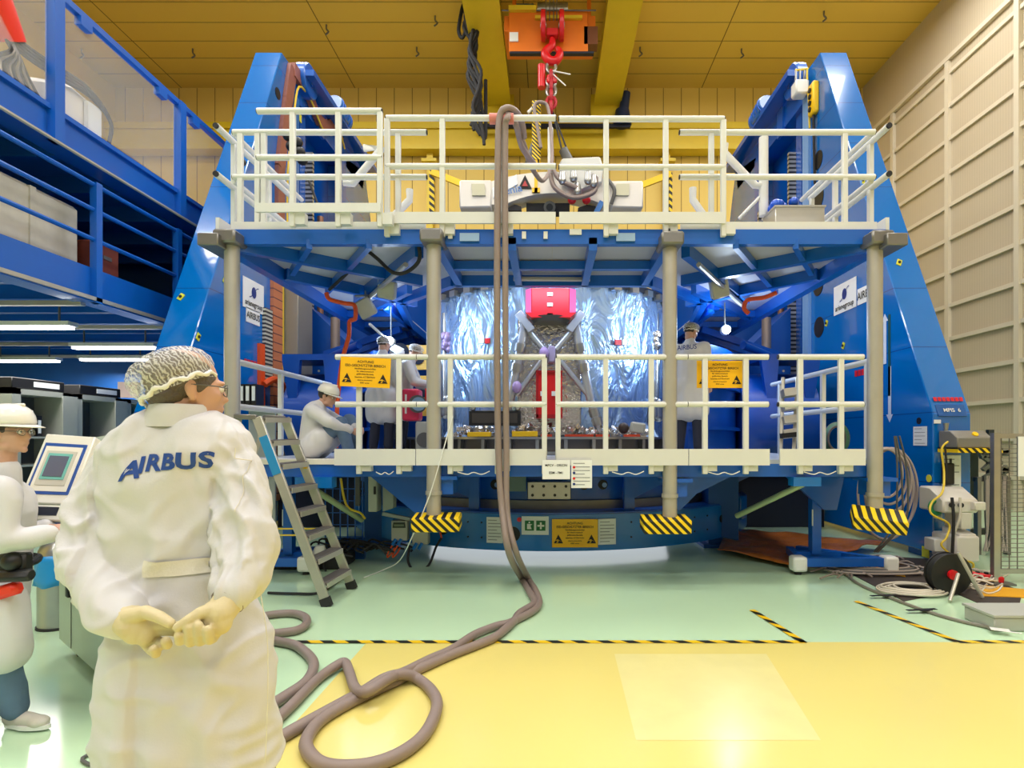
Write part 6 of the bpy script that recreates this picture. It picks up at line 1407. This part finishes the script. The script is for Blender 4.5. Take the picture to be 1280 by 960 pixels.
def shoe(par, heel, toe, m, sole=True, s=1.0, name='shoe'):
    heel, toe = V(heel), V(toe); d = (toe-heel).normalized(); z = V((0, 0, 1)); L_ = (toe-heel).length
    M = Matrix((d.cross(z), d, z)).transposed()
    mb = MB(); mb.ball(heel+d*.04+z*.055, (.038*s, .048*s, .055*s), M); mb.limb([heel+d*.05+z*.045, heel+d*L_*.5+z*.045, heel+d*(L_-.05)+z*.032], [.042*s, .04*s, .034*s]); mb.ball(heel+d*(L_-.07)+z*.035, (.046*s, .06*s, .035*s), M); mb.limb([heel+d*.05+z*.06, heel+d*.055+z*.1], [.04*s, .04*s])
    o = organic(mb, name, m, par, .008, 3)
    if sole:
        mb = MB(); pr = []
        for i in range(24):
            a = 2*PI*i/24; u = math.cos(a); v = math.sin(a); w = .046 if u > 0 else .038
            pr.append(heel+d*(L_/2+u*L_/2)+d.cross(z)*v*w*s)
        mb._add([p+z*.002 for p in pr]+[p+z*.024 for p in pr], [tuple(range(24))[::-1], tuple(range(24, 48))]+[(i, (i+1) % 24, (i+1) % 24+24, i+24) for i in range(24)]); so = mb.build('sole', M_white if m is not M_white else M_rubber, o)
    return o
def helmet(par, c, R, s=1.0):
    c = V(c); up = R@V((0, 0, 1)); fw = R@V((0, 1, 0)); rt = R@V((1, 0, 0)); vs = []; N = 32
    prof = [(.112, .045), (.116, .06), (.112, .09), (.098, .125), (.07, .15), (.035, .163), (.0, .166)]
    for r, h in prof:
        for i in range(N):
            a = 2*PI*i/N; vs.append(c+(rt*math.cos(a)*r*.9+fw*math.sin(a)*r*1.12+up*h)*s)
    mb = MB()._add(vs, [(j*N+i, j*N+(i+1) % N, (j+1)*N+(i+1) % N, (j+1)*N+i) for j in range(len(prof)-1) for i in range(N)])
    h = mb.build('helmet', M_helm, par, smooth=60); h.modifiers.new('t', 'SOLIDIFY').thickness = .004
    vs = []
    for rr_, dz_ in ((1.0, .045), (1.0, .040)):
        for i in range(N+1):
            a = PI*i/N; k = .112; vs.append(c+(rt*math.cos(a)*k*.9+fw*math.sin(a)*k*1.12+up*dz_)*s)
    for i in range(N+1):
        a = PI*i/N; k = .112; e = .055*math.sin(a)**.7; vs.append(c+(rt*math.cos(a)*k*.95+fw*(math.sin(a)*k*1.12+e)+up*(.040-.012*math.sin(a)))*s)
    n1 = N+1; MB()._add(vs[:n1]+vs[2*n1:], [(i, i+1, n1+i+1, n1+i) for i in range(N)]).build('brim', M_helm, h, smooth=60).modifiers.new('t', 'SOLIDIFY').thickness = .005
    MB().bar(c+(up*.15-fw*.1)*s, c+(up*.155+fw*.09)*s, .02*s, .02*s, up=up).build('crest', M_helm, h, bevel=.006)
    MB().tube([c+(rt*math.cos(a)*.086+fw*math.sin(a)*.098+up*.035)*s for a in (2*PI*i/20 for i in range(20))], .008*s, 6, closed=True).build('headband', M_black, h)
    return h
def hairnet(par, rc, ax, side, r=.094, hmax=.11, depth=.095, seed=0, hair=True):
    """rc rim centre, ax crown direction, side: rim long direction"""
    rc, ax, side = V(rc), V(ax).normalized(), V(side); side = (side-ax*side.dot(ax)).normalized(); oth = ax.cross(side); N = 72; vs = []
    prof = [(-.010, .97), (.0, .93), (.012, 1.03), (.03, 1.13), (.05, 1.15), (.07, 1.06), (.088, .86), (.101, .58), (.108, .3), (.110, .05)]
    for h, q in prof:
        for i in range(N):
            a = 2*PI*i/N; w = 1+.03*math.sin(13*a+h*60)*(1-q*.3)+.035*noise.noise(V((math.cos(a)*3+seed, math.sin(a)*3, h*30)))
            vs.append(rc+ax*h*hmax/.11+(side*math.cos(a)*r+oth*math.sin(a)*depth)*q*w)
    n_ = len(prof); o = MB()._add(vs, [(j*N+i, j*N+(i+1) % N, (j+1)*N+(i+1) % N, (j+1)*N+i) for j in range(n_-1) for i in range(N)]+[tuple((n_-1)*N+i for i in range(N))]).build('hairnet', M_net, par, smooth=60)
    P = [rc+ax*(.004*math.sin(11*a))+(side*math.cos(a)*r+oth*math.sin(a)*depth)*(1.0+.015*math.sin(17*a)) for a in (2*PI*i/96 for i in range(96))]
    MB().tube(P, [.0055+.0015*math.sin(i*1.7) for i in range(96)], 8, closed=True).build('elastic_rim', mat('net_rim', sr(238, 236, 232), .6), o)
    return o
def glasses(par, c, R, s=1.0):
    c = V(c); q = lambda x, y, z: c+R@(V((x, y, z))*s); mb = MB()
    for sx in (-1, 1):
        P = [q(sx*.032+.024*math.cos(t), .102-.006*abs(math.cos(t)), .0+.018*math.sin(t)) for t in (2*PI*i/16 for i in range(16))]
        mb.tube(P, .0016*s, 6, closed=True); mb.tube([q(sx*.056, .097, .006), q(sx*.079, .06, .008), q(sx*.082, -.005, .008)], .0018*s, 6)
    mb.tube([q(-.009, .103, .003), q(.009, .103, .003)], .0016*s, 6)
    g = mb.build('glasses', M_greyd, par)
    for sx in (-1, 1): MB()._add([q(sx*.032+.023*math.cos(t), .1, .017*math.sin(t)) for t in (2*PI*i/16 for i in range(16))], [tuple(range(16))]).build('lens', mat('lens', (1, 1, 1, 1), .05, alpha=.2), g)
    return g

def worker(label, J, fwd_head, cap='net', coat_hem=.5, trousers=M_trous, voxel=.02, body_fwd=None, shoes=M_black, glass=False, hc=None, coat_len=None, amp=.008, seed=0, loc=None, shoe_dirs=None):
    """J: joints in world space: pelvis, chest, neck, head, shL/R, elL/R, wrL/R, hipL/R, knL/R, anL/R"""
    p = organic_body(J, fwd_head, voxel)
    loc = V(loc) if loc is not None else V((J['pelvis'][0], J['pelvis'][1], min(J['anL'][2], J['anR'][2])-.08))
    p.data.transform(Matrix.Translation(-loc)); p.location = loc; tag(p, label, 'person')
    R = frame(fwd_head)
    ch, pv, nk = V(J['chest']), V(J['pelvis']), V(J['neck'])
    mb = MB(); bf = V(body_fwd or fwd_head); bf.z = 0; Rb = frame(bf)
    mb.ball(ch, (.20, .14, .20), Rb)
    for t_ in (.15, .3, .45, .6, .75, .9, 1.0): mb.ball(ch.lerp(pv, t_), (.195-.015*math.sin(PI*t_), .142, .16), Rb)
    mb.limb([ch, nk], [.1, .075])
    for s in 'LR':
        mb.limb([ch.lerp(V(J['sh'+s]), .5)+V((0, 0, .03)), J['sh'+s], J['el'+s], V(J['el'+s]).lerp(V(J['wr'+s]), .9)], [.09, .085, .068, .05])
    if coat_hem:
        for s in 'LR':
            k = V(J['hip'+s]); t = k.lerp(V(J['kn'+s]), coat_hem); out = (k-pv)*.15
            mb.limb([pv.lerp(k, .6), k+out, t+out], [.145, .14, .135])
        if coat_hem > .3: t = pv.lerp((V(J['knL'])+V(J['knR']))/2, coat_hem); mb.limb([pv, pv.lerp(t, .5), t], [.16, .165, .165])
    organic(mb, 'coat', M_coat, p, voxel*.8, 9, cloth_fn(amp, seed=seed))
    mb = MB()
    for s in 'LR': mb.limb([J['hip'+s], J['kn'+s], V(J['kn'+s]).lerp(V(J['an'+s]), .9)], [.105, .078, .066])
    organic(mb, 'trousers', trousers, p, voxel*.8, 4, cloth_fn(amp*.8, seed=seed+3))
    for s in 'LR':
        a = V(J['an'+s]); d = V(shoe_dirs[s]) if shoe_dirs else Rb@V((0, 1, 0)); h = a-d*.07; h.z = a.z-.08; t = h+d*.28; shoe(p, h, t, shoes)
    hc_ = V(J['head'])
    if cap == 'net':
        MB().ball(hc_+R@V((0, -.02, .04)), (.08, .098, .086), R).build('hair', M_hair, p)
        hairnet(p, hc_+R@V((0, .0, .02)), R@V((0, -.25, 1)), R@V((0, 1, 0)), r=.10, depth=.09, seed=seed)
    else:
        MB().ball(hc_+R@V((0, -.02, .028)), (.079, .097, .08), R).build('hair', M_hair, p); helmet(p, hc_, R)
    if glass: glasses(p, hc_, R)
    eyes(hc_, R, p)
    return p
def organic_body(J, fwd, voxel, hands=True, vhead=None):
    mb = MB(); R = frame(fwd); ch, pv, nk, hd = (V(J[k]) for k in ('chest', 'pelvis', 'neck', 'head'))
    head(mb, hd, R); mb.limb([ch, nk, hd+R@V((0, -.02, -.04))], [.1, .06, .055]); mb.limb([pv, pv.lerp(ch, .5), ch], [.13, .12, .14])
    for s, sg in (('L', -1), ('R', 1)):
        mb.limb([ch, J['sh'+s], J['el'+s], J['wr'+s]], [.07, .055, .042, .028]); mb.limb([pv, J['hip'+s], J['kn'+s], J['an'+s]], [.1, .085, .058, .042])
        d = (V(J['wr'+s])-V(J['el'+s])).normalized(); n = J.get('pn'+s, (0, 0, -1)); hand(mb, V(J['wr'+s])+d*.01, d, n, 1.0, J.get('th'+s, 1))
        a = V(J['an'+s]); mb.limb([a, a+V((0, 0, -.04))], [.04, .035])
    return organic(mb, 'person', M_skin, None, max(.008, voxel*.45), 2)
def standing(x, y, z, h, yaw, arms=None, lean=0.0, head_fwd=None, spread=.09, **k):
    """joints of a standing figure; yaw = direction faced (radians from +X)"""
    f = V((math.cos(yaw), math.sin(yaw), 0)); r = V((f.y, -f.x, 0)); o = V((x, y, z)); s = h/1.8
    q = lambda a, b, c: o+(f*a+r*b+V((0, 0, c)))*s
    J = dict(pelvis=q(0, 0, .95), chest=q(lean*.5, 0, 1.33), neck=q(lean*.75, 0, 1.52), head=q(lean*.95+.02, 0, 1.66),
             shL=q(lean*.6, -.19, 1.43), shR=q(lean*.6, .19, 1.43), hipL=q(0, -.1, .9), hipR=q(0, .1, .9), knL=q(.03, -.11, .49), knR=q(.03, .11, .49), anL=q(-.02, -.11-spread*.2, .08), anR=q(-.02, .11+spread*.2, .08))
    arms = arms or dict(elL=(.0, -.26, 1.14), elR=(.0, .26, 1.14), wrL=(.14, -.22, .93), wrR=(.14, .22, .93))
    for kk, v in arms.items(): J[kk] = q(*v)
    return J

# the man with hairnet on the deck
zf = 1.385
J = standing(1.84, 7.45, zf, 1.78, math.radians(60), arms=dict(elL=(.0, -.28, 1.16), elR=(.02, .25, 1.12), wrL=(.2, -.2, 1.1), wrR=(.26, .2, .98)), lean=.06)
P1 = worker('person in white coat and hairnet standing alone beside the pole on the deck', J, (.75, .6, -.35), coat_hem=.72, amp=.006, seed=5)
lettering([('AIRBUS', 0, 0, .085, .26)], V((1.76, 7.24, 2.78)), (.8, -.55, 0), (0, 0, 1), M_inkb, P1, off=.0)
# seated man
s_ = 106
def sp_(px, py, y): return at(px, py, y)
J = dict(pelvis=V((-2.80, 6.72, 1.53)), chest=V((-2.76, 6.72, 1.86)), neck=V((-2.70, 6.72, 2.01)), head=V((-2.62, 6.72, 2.11)), shL=V((-2.74, 6.90, 1.92)), shR=V((-2.72, 6.55, 1.93)),
         elL=V((-2.50, 6.92, 1.80)), elR=V((-2.50, 6.50, 1.80)), wrL=V((-2.28, 6.78, 1.74)), wrR=V((-2.30, 6.62, 1.71)), hipL=V((-2.76, 6.82, 1.52)), hipR=V((-2.76, 6.62, 1.52)),
         knL=V((-2.40, 6.84, 1.84)), knR=V((-2.42, 6.60, 1.80)), anL=V((-2.30, 6.84, 1.475)), anR=V((-2.32, 6.62, 1.475)), pnL=(0, -1, -.3), pnR=(0, 1, -.3))
worker('seated person in white coat and white helmet hugging the knees on the lower platform', J, (.95, -.1, -.25), cap='helmet', coat_hem=.35, trousers=M_jeans, body_fwd=(1, 0, 0), amp=.008, seed=2, loc=(-2.7, 6.72, 1.39), shoe_dirs={'L': (1, 0, 0), 'R': (1, 0, 0)})
# the group behind the railing
J = standing(-2.52, 8.55, zf, 1.80, math.radians(75), lean=.05)
worker('person in long white coat seen from behind, nearest of the group by the red case', J, (.5, .8, -.2), coat_hem=.75, amp=.008, seed=8)
J = standing(-2.62, 9.35, zf, 1.74, math.radians(20), lean=.08)
worker('person in white coat and helmet half hidden in the group by the red case', J, (.8, -.1, -.4), cap='helmet', coat_hem=.7, seed=9)
J = standing(-2.28, 8.75, zf, 1.70, math.radians(5), lean=.22, arms=dict(elL=(.25, -.26, 1.15), elR=(.25, .24, 1.15), wrL=(.48, -.15, 1.12), wrR=(.48, .12, 1.12)))
worker('person in white coat and hairnet bending toward the module behind the red case', J, (.85, -.1, -.5), coat_hem=.6, glass=True, seed=10)

# man in white helmet at the console
yL = 3.2
def PL(px, py, y=yL): return at(px, py, y)
J = dict(pelvis=PL(-12, 745), chest=PL(-2, 640), neck=PL(4, 588), head=PL(11, 541), shL=PL(-4, 612, 3.4), shR=PL(0, 615, 3.0), elL=PL(14, 668, 3.5), elR=PL(4, 676, 2.95), wrL=PL(62, 660, 3.4), wrR=PL(64, 668, 3.1),
         hipL=PL(-16, 755, 3.3), hipR=PL(-8, 755, 3.1), knL=PL(-30, 820, 3.35), knR=PL(2, 825, 3.1), anL=fl(-48, 905, .09), anR=fl(20, 890, .09), pnL=(0, 0, -1), pnR=(0, 0, -1))
P6 = worker('person in white coat, jeans and white helmet in profile reaching toward the console', J, (1, .05, .02), cap='helmet', coat_hem=.80, trousers=M_jeans, voxel=.014, body_fwd=(1, 0, 0), shoes=mat('sneaker', sr(206, 200, 190), .6, var=.1, vscale=14), glass=True, amp=.010, seed=4, shoe_dirs={'L': (1, -.1, 0), 'R': (1, -.12, 0)})
bt = MB().tube([PL(-12, 705)+V((.21*math.cos(a), .19*math.sin(a), .01*math.sin(2*a))) for a in (2*PI*i/24 for i in range(24))], .022, 8, closed=True).build('belt', M_black, P6)
q = PL(18, 705, 3.02); MB().obox(q, (.16, .06, .12)).ball(q+V((.02, -.03, .02)), .05).tube([q+V((-.1, -.03, -.06)), q+V((.12, -.03, -.05))], .035, 10).build('tool_pouch', M_black, P6, bevel=.015)
q = PL(10, 738, 3.02); MB().obox(q, (.14, .07, .07), Matrix.Rotation(-.3, 3, 'Y')).build('red_pouch', mat('signal_red', sr(236, 50, 24), .4), P6, bevel=.02)

# ---------------------------------------------------------------- the man in front, back to the lens
YM_ = 1.52
def G(px, py, y=YM_): return at(px, py, y)
fwd = V((.72, .69, -.03)); Rh = frame(fwd); hc = G(233, 486, 1.5)
mb = MB(); head(mb, hc, Rh, .88)
mb.limb([G(228, 545), G(232, 515, 1.52), hc+Rh@V((0, -.02, -.05))], [.08, .06, .054], 18)
mb.limb([G(235, 720), G(230, 620), G(228, 550)], [.11, .11, .07], 18)
wl, wr = G(152, 768, 1.335), G(283, 752, 1.34)
mb.limb([G(228, 575), G(150, 600), G(120, 695, 1.49), wl], [.06, .045, .04, .03], 14); mb.limb([G(228, 575), G(292, 600, 1.51), G(307, 690, 1.46), wr], [.06, .045, .04, .03], 14)
for sx in (-1, 1): mb.limb([G(240, 720), V((G(245, 0).x+sx*.09, 1.54, .9)), V((G(245, 0).x+sx*.1, 1.53, .5)), V((G(245, 0).x+sx*.11, 1.5, .08))], [.12, .09, .062, .042], 14)
PM = organic(mb, 'person', M_skin, None, .006, 3)
lc = V((G(240, 0).x, YM_, 0)); PM.data.transform(Matrix.Translation(-lc)); PM.location = lc
tag(PM, 'person in long white coat and hairnet with gloved hands clasped behind the back', 'person')
# coat
rows = [(511, 199, 260, .064), (520, 190, 268, .078), (528, 168, 290, .092), (540, 150, 306, .106), (560, 134, 314, .12), (600, 136, 303, .130), (650, 142, 299, .132), (700, 150, 296, .134), (740, 153, 302, .138), (800, 150, 328, .145), (880, 151, 336, .15), (962, 150, 343, .155)]
RR = []
for py, xl_, xr_, ry in rows:
    a, b = G(xl_, py), G(xr_, py); RR.append(((a.x+b.x)/2, YM_, a.z, (b.x-a.x)/2, ry, .82))
mb = MB().rings(RR[::-1], 48)
armL = [G(160, 572, 1.52), G(146, 590, 1.52), G(128, 640, 1.50), G(121, 692, 1.47), G(128, 735, 1.42), G(149, 763, 1.355)]; rL = [.060, .067, .072, .074, .071, .052]
armR = [G(284, 568, 1.52), G(296, 588, 1.51), G(305, 635, 1.48), G(306, 684, 1.44), G(300, 718, 1.40), G(288, 738, 1.36)]; rR = [.060, .065, .069, .067, .063, .051]
mb.limb(armL, rL, 20).limb(armR, rR, 20)
def seg_param(p, A):
    best = (9, 0, 0); acc = 0
    for i in range(len(A)-1):
        a, b = A[i], A[i+1]; d = b-a; l = d.length; t = max(0, min(1, (p-a).dot(d)/(l*l))); q = a+d*t; e = (p-q).length
        if e < best[0]: best = (e, acc+t*l, (p-q))
        acc += l
    return best
def coat_fn(p, n):
    eL, tL, vL = seg_param(p, armL); eR, tR, vR = seg_param(p, armR)
    arm = (eL < .105 and p.x < G(140, 0).x+.02) or (eR < .10 and p.x > G(292, 0).x-.01)
    if arm:
        t, v, sg = (tL, vL, 1) if eL < eR else (tR, vR, -1)
        ang = math.atan2(v.y, v.x)
        w = .35+.65*min(1, t/.16)
        ca, sa = math.cos(ang), math.sin(ang)
        n1 = noise.noise(V((t*11+1.5*sa*sg, ca*.7+sg*3, sa*.7))); n2 = noise.noise(V((t*8-1.9*ca, ca*.6+7, sa*.6+sg)))
        n3 = noise.noise(V((t*19+1.8*ca, ca*1.1, sa*1.1+5)))
        g = lambda n_, k_: math.exp(-(n_*k_)**2)
        return w*(.017*g(n1, 4.2)+.014*g(n2, 4)+.004*g(n3, 4)-.015)
    f = 0
    a = noise.noise(V((p.x*9+.5*math.sin(p.z*5), p.y*4, p.z*1.8))); f += .009*math.exp(-(a*5)**2)
    e_ = noise.noise(V((p.x*4+p.z*7, p.y*4, p.z*3-p.x*7))); f += .008*math.exp(-(e_*6)**2)
    g_ = noise.noise(V((p.x*5-p.z*9, p.y*4+9, p.z*4+p.x*6))); f += .006*math.exp(-(g_*6)**2)
    f -= .007
    lo = max(0, min(1, (1.15-p.z)/.3)); a2 = noise.noise(V((p.x*7+4, p.y*3, p.z*1.1))); f += lo*.016*math.exp(-(a2*4.5)**2)
    # the placket step down the back vent
    xs = G(177, 0, 1.38).x+.0*p.z
    if p.y < YM_ and p.z < 1.2:
        k = max(0, min(1, (xs-p.x)/.005)); f += .017*k*max(0, min(1, (1.2-p.z)/.2))
    # crease at the middle of the upper back
    f -= .009*math.exp(-((p.x-G(232, 0, 1.38).x+.2*(p.z-1.5))/.012)**2)*math.exp(-((p.z-1.50)/.06)**2) if p.y < YM_ else 0
    # pull folds above the belt
    f += .010*math.exp(-((p.x-G(182, 0, 1.38).x-.25*(p.z-1.25))/.018)**2)*max(0, min(1, (1.5-p.z)/.2))*(1 if p.z > 1.12 and p.y < YM_ else 0)
    return f
coat = organic(mb, 'coat', M_coat, None, .0062, 5, coat_fn)
sm_ = coat.modifiers.new('s', 'SMOOTH'); sm_.factor = .5; sm_.iterations = 2; bake(coat)
me = coat.data
bv = BVHTree.FromPolygons([v.co.copy() for v in me.vertices], [tuple(p.vertices) for p in me.polygons])
def onto(x, z, off=.003):
    h = bv.ray_cast(V((x, .9, z)), V((0, 1, 0)))
    return (h[0]+h[1]*off) if h[0] else V((x, 1.4, z))
def to_coat(px, py, ys=1.385): q = at(px, py, ys); return q.x, q.z
inv = parent_world(PM).inverted(); coat.parent = PM; me.transform(inv)
# collar
cb_ = MB().rings([(G(230, 0).x, YM_-.015, G(0, 534).z, .094, .088), (G(232, 0).x, YM_-.022, G(0, 520).z, .078, .080), (G(234, 0).x, YM_-.024, G(0, 510).z, .071, .075), (G(234, 0).x, YM_-.024, G(0, 507).z, .068, .072), (G(233, 0).x, YM_-.022, G(0, 512).z, .065, .068), (G(231, 0).x, YM_-.02, G(0, 530).z, .07, .07)], 40, caps=False).build('collar', M_coat, coat, smooth=60)
# half belt and seams laid on the cloth
def patch(px0, py0, px1, py1, name, m, off=.005, nx=24, nz=6, skew=0):
    vs = []
    for j in range(nz+1):
        for i in range(nx+1):
            x, z = to_coat(px0+(px1-px0)*i/nx+skew*j/nz, py0+(py1-py0)*j/nz); vs.append(onto(x, z, off))
    return MB()._add(vs, [(j*(nx+1)+i, j*(nx+1)+i+1, (j+1)*(nx+1)+i+1, (j+1)*(nx+1)+i) for j in range(nz) for i in range(nx)]).build(name, m, coat, smooth=60)
M_belt = mat('belt_cloth', sr(224, 219, 206), .65, bump=.1, bscale=200)
patch(181, 701, 264, 721, 'half_belt', M_belt)
def seam(pts, name='seam', r=.0012, m=None):
    P = []
    for px, py in [ (p.x, p.y) for p in spline([(a, b, 0) for a, b in pts], 10)]:
        x, z = to_coat(px, py); P.append(onto(x, z, .0012))
    MB().tube(P, r, 5).build(name, m or M_belt, coat)
seam([(322, 745), (330, 800), (331, 860), (329, 930), (327, 958)]); seam([(290, 560), (288, 600), (292, 640)])
# AIRBUS across the back
mb = MB()
for ch_, px, py, sz, rot, shx in (('A', 158.5, 590, .060, .20, .5), ('I', 171.5, 583, .055, .12, .25), ('R', 187, 580, .056, .06, .2), ('B', 206.5, 578.5, .054, .03, .15), ('U', 226.5, 577.5, .054, .0, .1), ('S', 246.5, 576.5, .054, -.02, .1)):
    tm = text_mesh(ch_, sz, bold=.0022, shear=shx*.7)
    bm = bmesh.new(); bm.from_mesh(tm); bmesh.ops.triangulate(bm, faces=bm.faces)
    bmesh.ops.subdivide_edges(bm, edges=bm.edges, cuts=2); bm.verts.ensure_lookup_table(); bm.faces.ensure_lookup_table()
    x0, z0 = to_coat(px, py); co, si = math.cos(rot), math.sin(rot)
    mb._add([onto(x0+1.12*(v.co.x*co-v.co.y*si), z0+(v.co.x*si+v.co.y*co), .0022) for v in bm.verts], [tuple(v.index for v in f.verts) for f in bm.faces]); bm.free()
mb.build('airbus_lettering', mat('lettering_blue', sr(28, 70, 150), .55), coat, smooth=60)
# trousers, shoes
mb = MB()
for sx in (-1, 1): mb.limb([V((G(245, 0).x+sx*.09, 1.54, .86)), V((G(245, 0).x+sx*.1, 1.53, .5)), V((G(245, 0).x+sx*.11, 1.51, .12))], [.11, .085, .075], 16)
organic(mb, 'trousers', M_trous, PM, .012, 4, cloth_fn(.005))
for sx in (-1, 1): shoe(PM, (G(245, 0).x+sx*.11, 1.44, 0), (G(245, 0).x+sx*.13, 1.72, 0), M_black)
# hair, net, glasses
MB().ball(hc+Rh@V((0, -.014, .026)), (.071, .085, .075), Rh, 24, 16).ball(hc+Rh@V((0, -.040, -.02)), (.060, .050, .045), Rh).build('hair', mat('greying_hair', sr(96, 86, 80), .6, var=.3, vscale=40, bump=.6, bscale=90), PM, smooth=60)
hairnet(PM, G(224, 486, 1.49), (-.46, -.10, .88), (.80, .5, .46), r=.090, depth=.090, hmax=.106, seed=1)
glasses(PM, hc, Rh, .88); eyes(hc, Rh, PM, .88)
# gloves
def gl(name, f):
    mb = MB(); f(mb); return organic(mb, name, M_glove, PM, .0030, 2)
def left_glove(mb):
    mb.limb([G(144, 764, 1.35), G(158, 772, 1.335), G(166, 780, 1.325)], [.036, .037, .036], 16)
    mb.ball(G(170, 784, 1.318), (.036, .024, .040), Matrix.Rotation(.3, 3, 'Y'), 18, 12); mb.ball(G(180, 789, 1.32), (.028, .02, .034))
    mb.limb([G(163, 771, 1.31), G(182, 765, 1.298), G(199, 771, 1.290), G(213, 779, 1.286)], [.020, .0155, .0135, .0115], 12)
    mb.limb([G(186, 781, 1.325), G(205, 781, 1.325), G(222, 783, 1.325), G(234, 789, 1.322)], [.014, .0125, .0115, .010], 12)
    mb.limb([G(188, 789, 1.33), G(206, 788, 1.335), G(224, 790, 1.335)], [.013, .012, .0105], 12)
    mb.limb([G(187, 797, 1.335), G(200, 803, 1.338), G(209, 806, 1.315), G(207, 801, 1.298)], [.013, .012, .0115, .0105], 12)
    mb.limb([G(180, 801, 1.335), G(189, 812, 1.335), G(195, 817, 1.312), G(192, 811, 1.298)], [.0125, .0115, .011, .0100], 12)
def right_glove(mb):
    mb.limb([G(290, 746, 1.36), G(282, 756, 1.34), G(276, 765, 1.325)], [.036, .035, .034], 16)
    mb.ball(G(271, 772, 1.318), (.034, .024, .042), Matrix.Rotation(-.5, 3, 'Y'), 18, 12); mb.ball(G(266, 783, 1.33), (.034, .02, .026))
    mb.limb([G(266, 762, 1.31), G(251, 766, 1.298), G(236, 775, 1.286), G(222, 784, 1.282)], [.018, .0145, .0125, .0105], 12)
    for k, (x, yt, yb_, r) in enumerate(((224, 790, 801, .0100), (237, 780, 803, .0112), (249, 778, 802, .0112), (261, 783, 800, .0112))):
        mb.limb([G(272-3*k*0, 788, 1.335), G(x+5, yb_-2, 1.328), G(x+1, yb_, 1.302), G(x, (yt+yb_)/2+2, 1.287), G(x-1, yt+4, 1.282)], [.013, .0118, .0115, r, r*.95], 12)
gl('glove', left_glove); gl('glove', right_glove)
MB().tube([G(293, 741, 1.365), G(284, 753, 1.343)], [.041, .039], 20).build('knit_cuff', mat('knit_grey', sr(150, 140, 144), .8, bump=.3, bscale=100), PM)
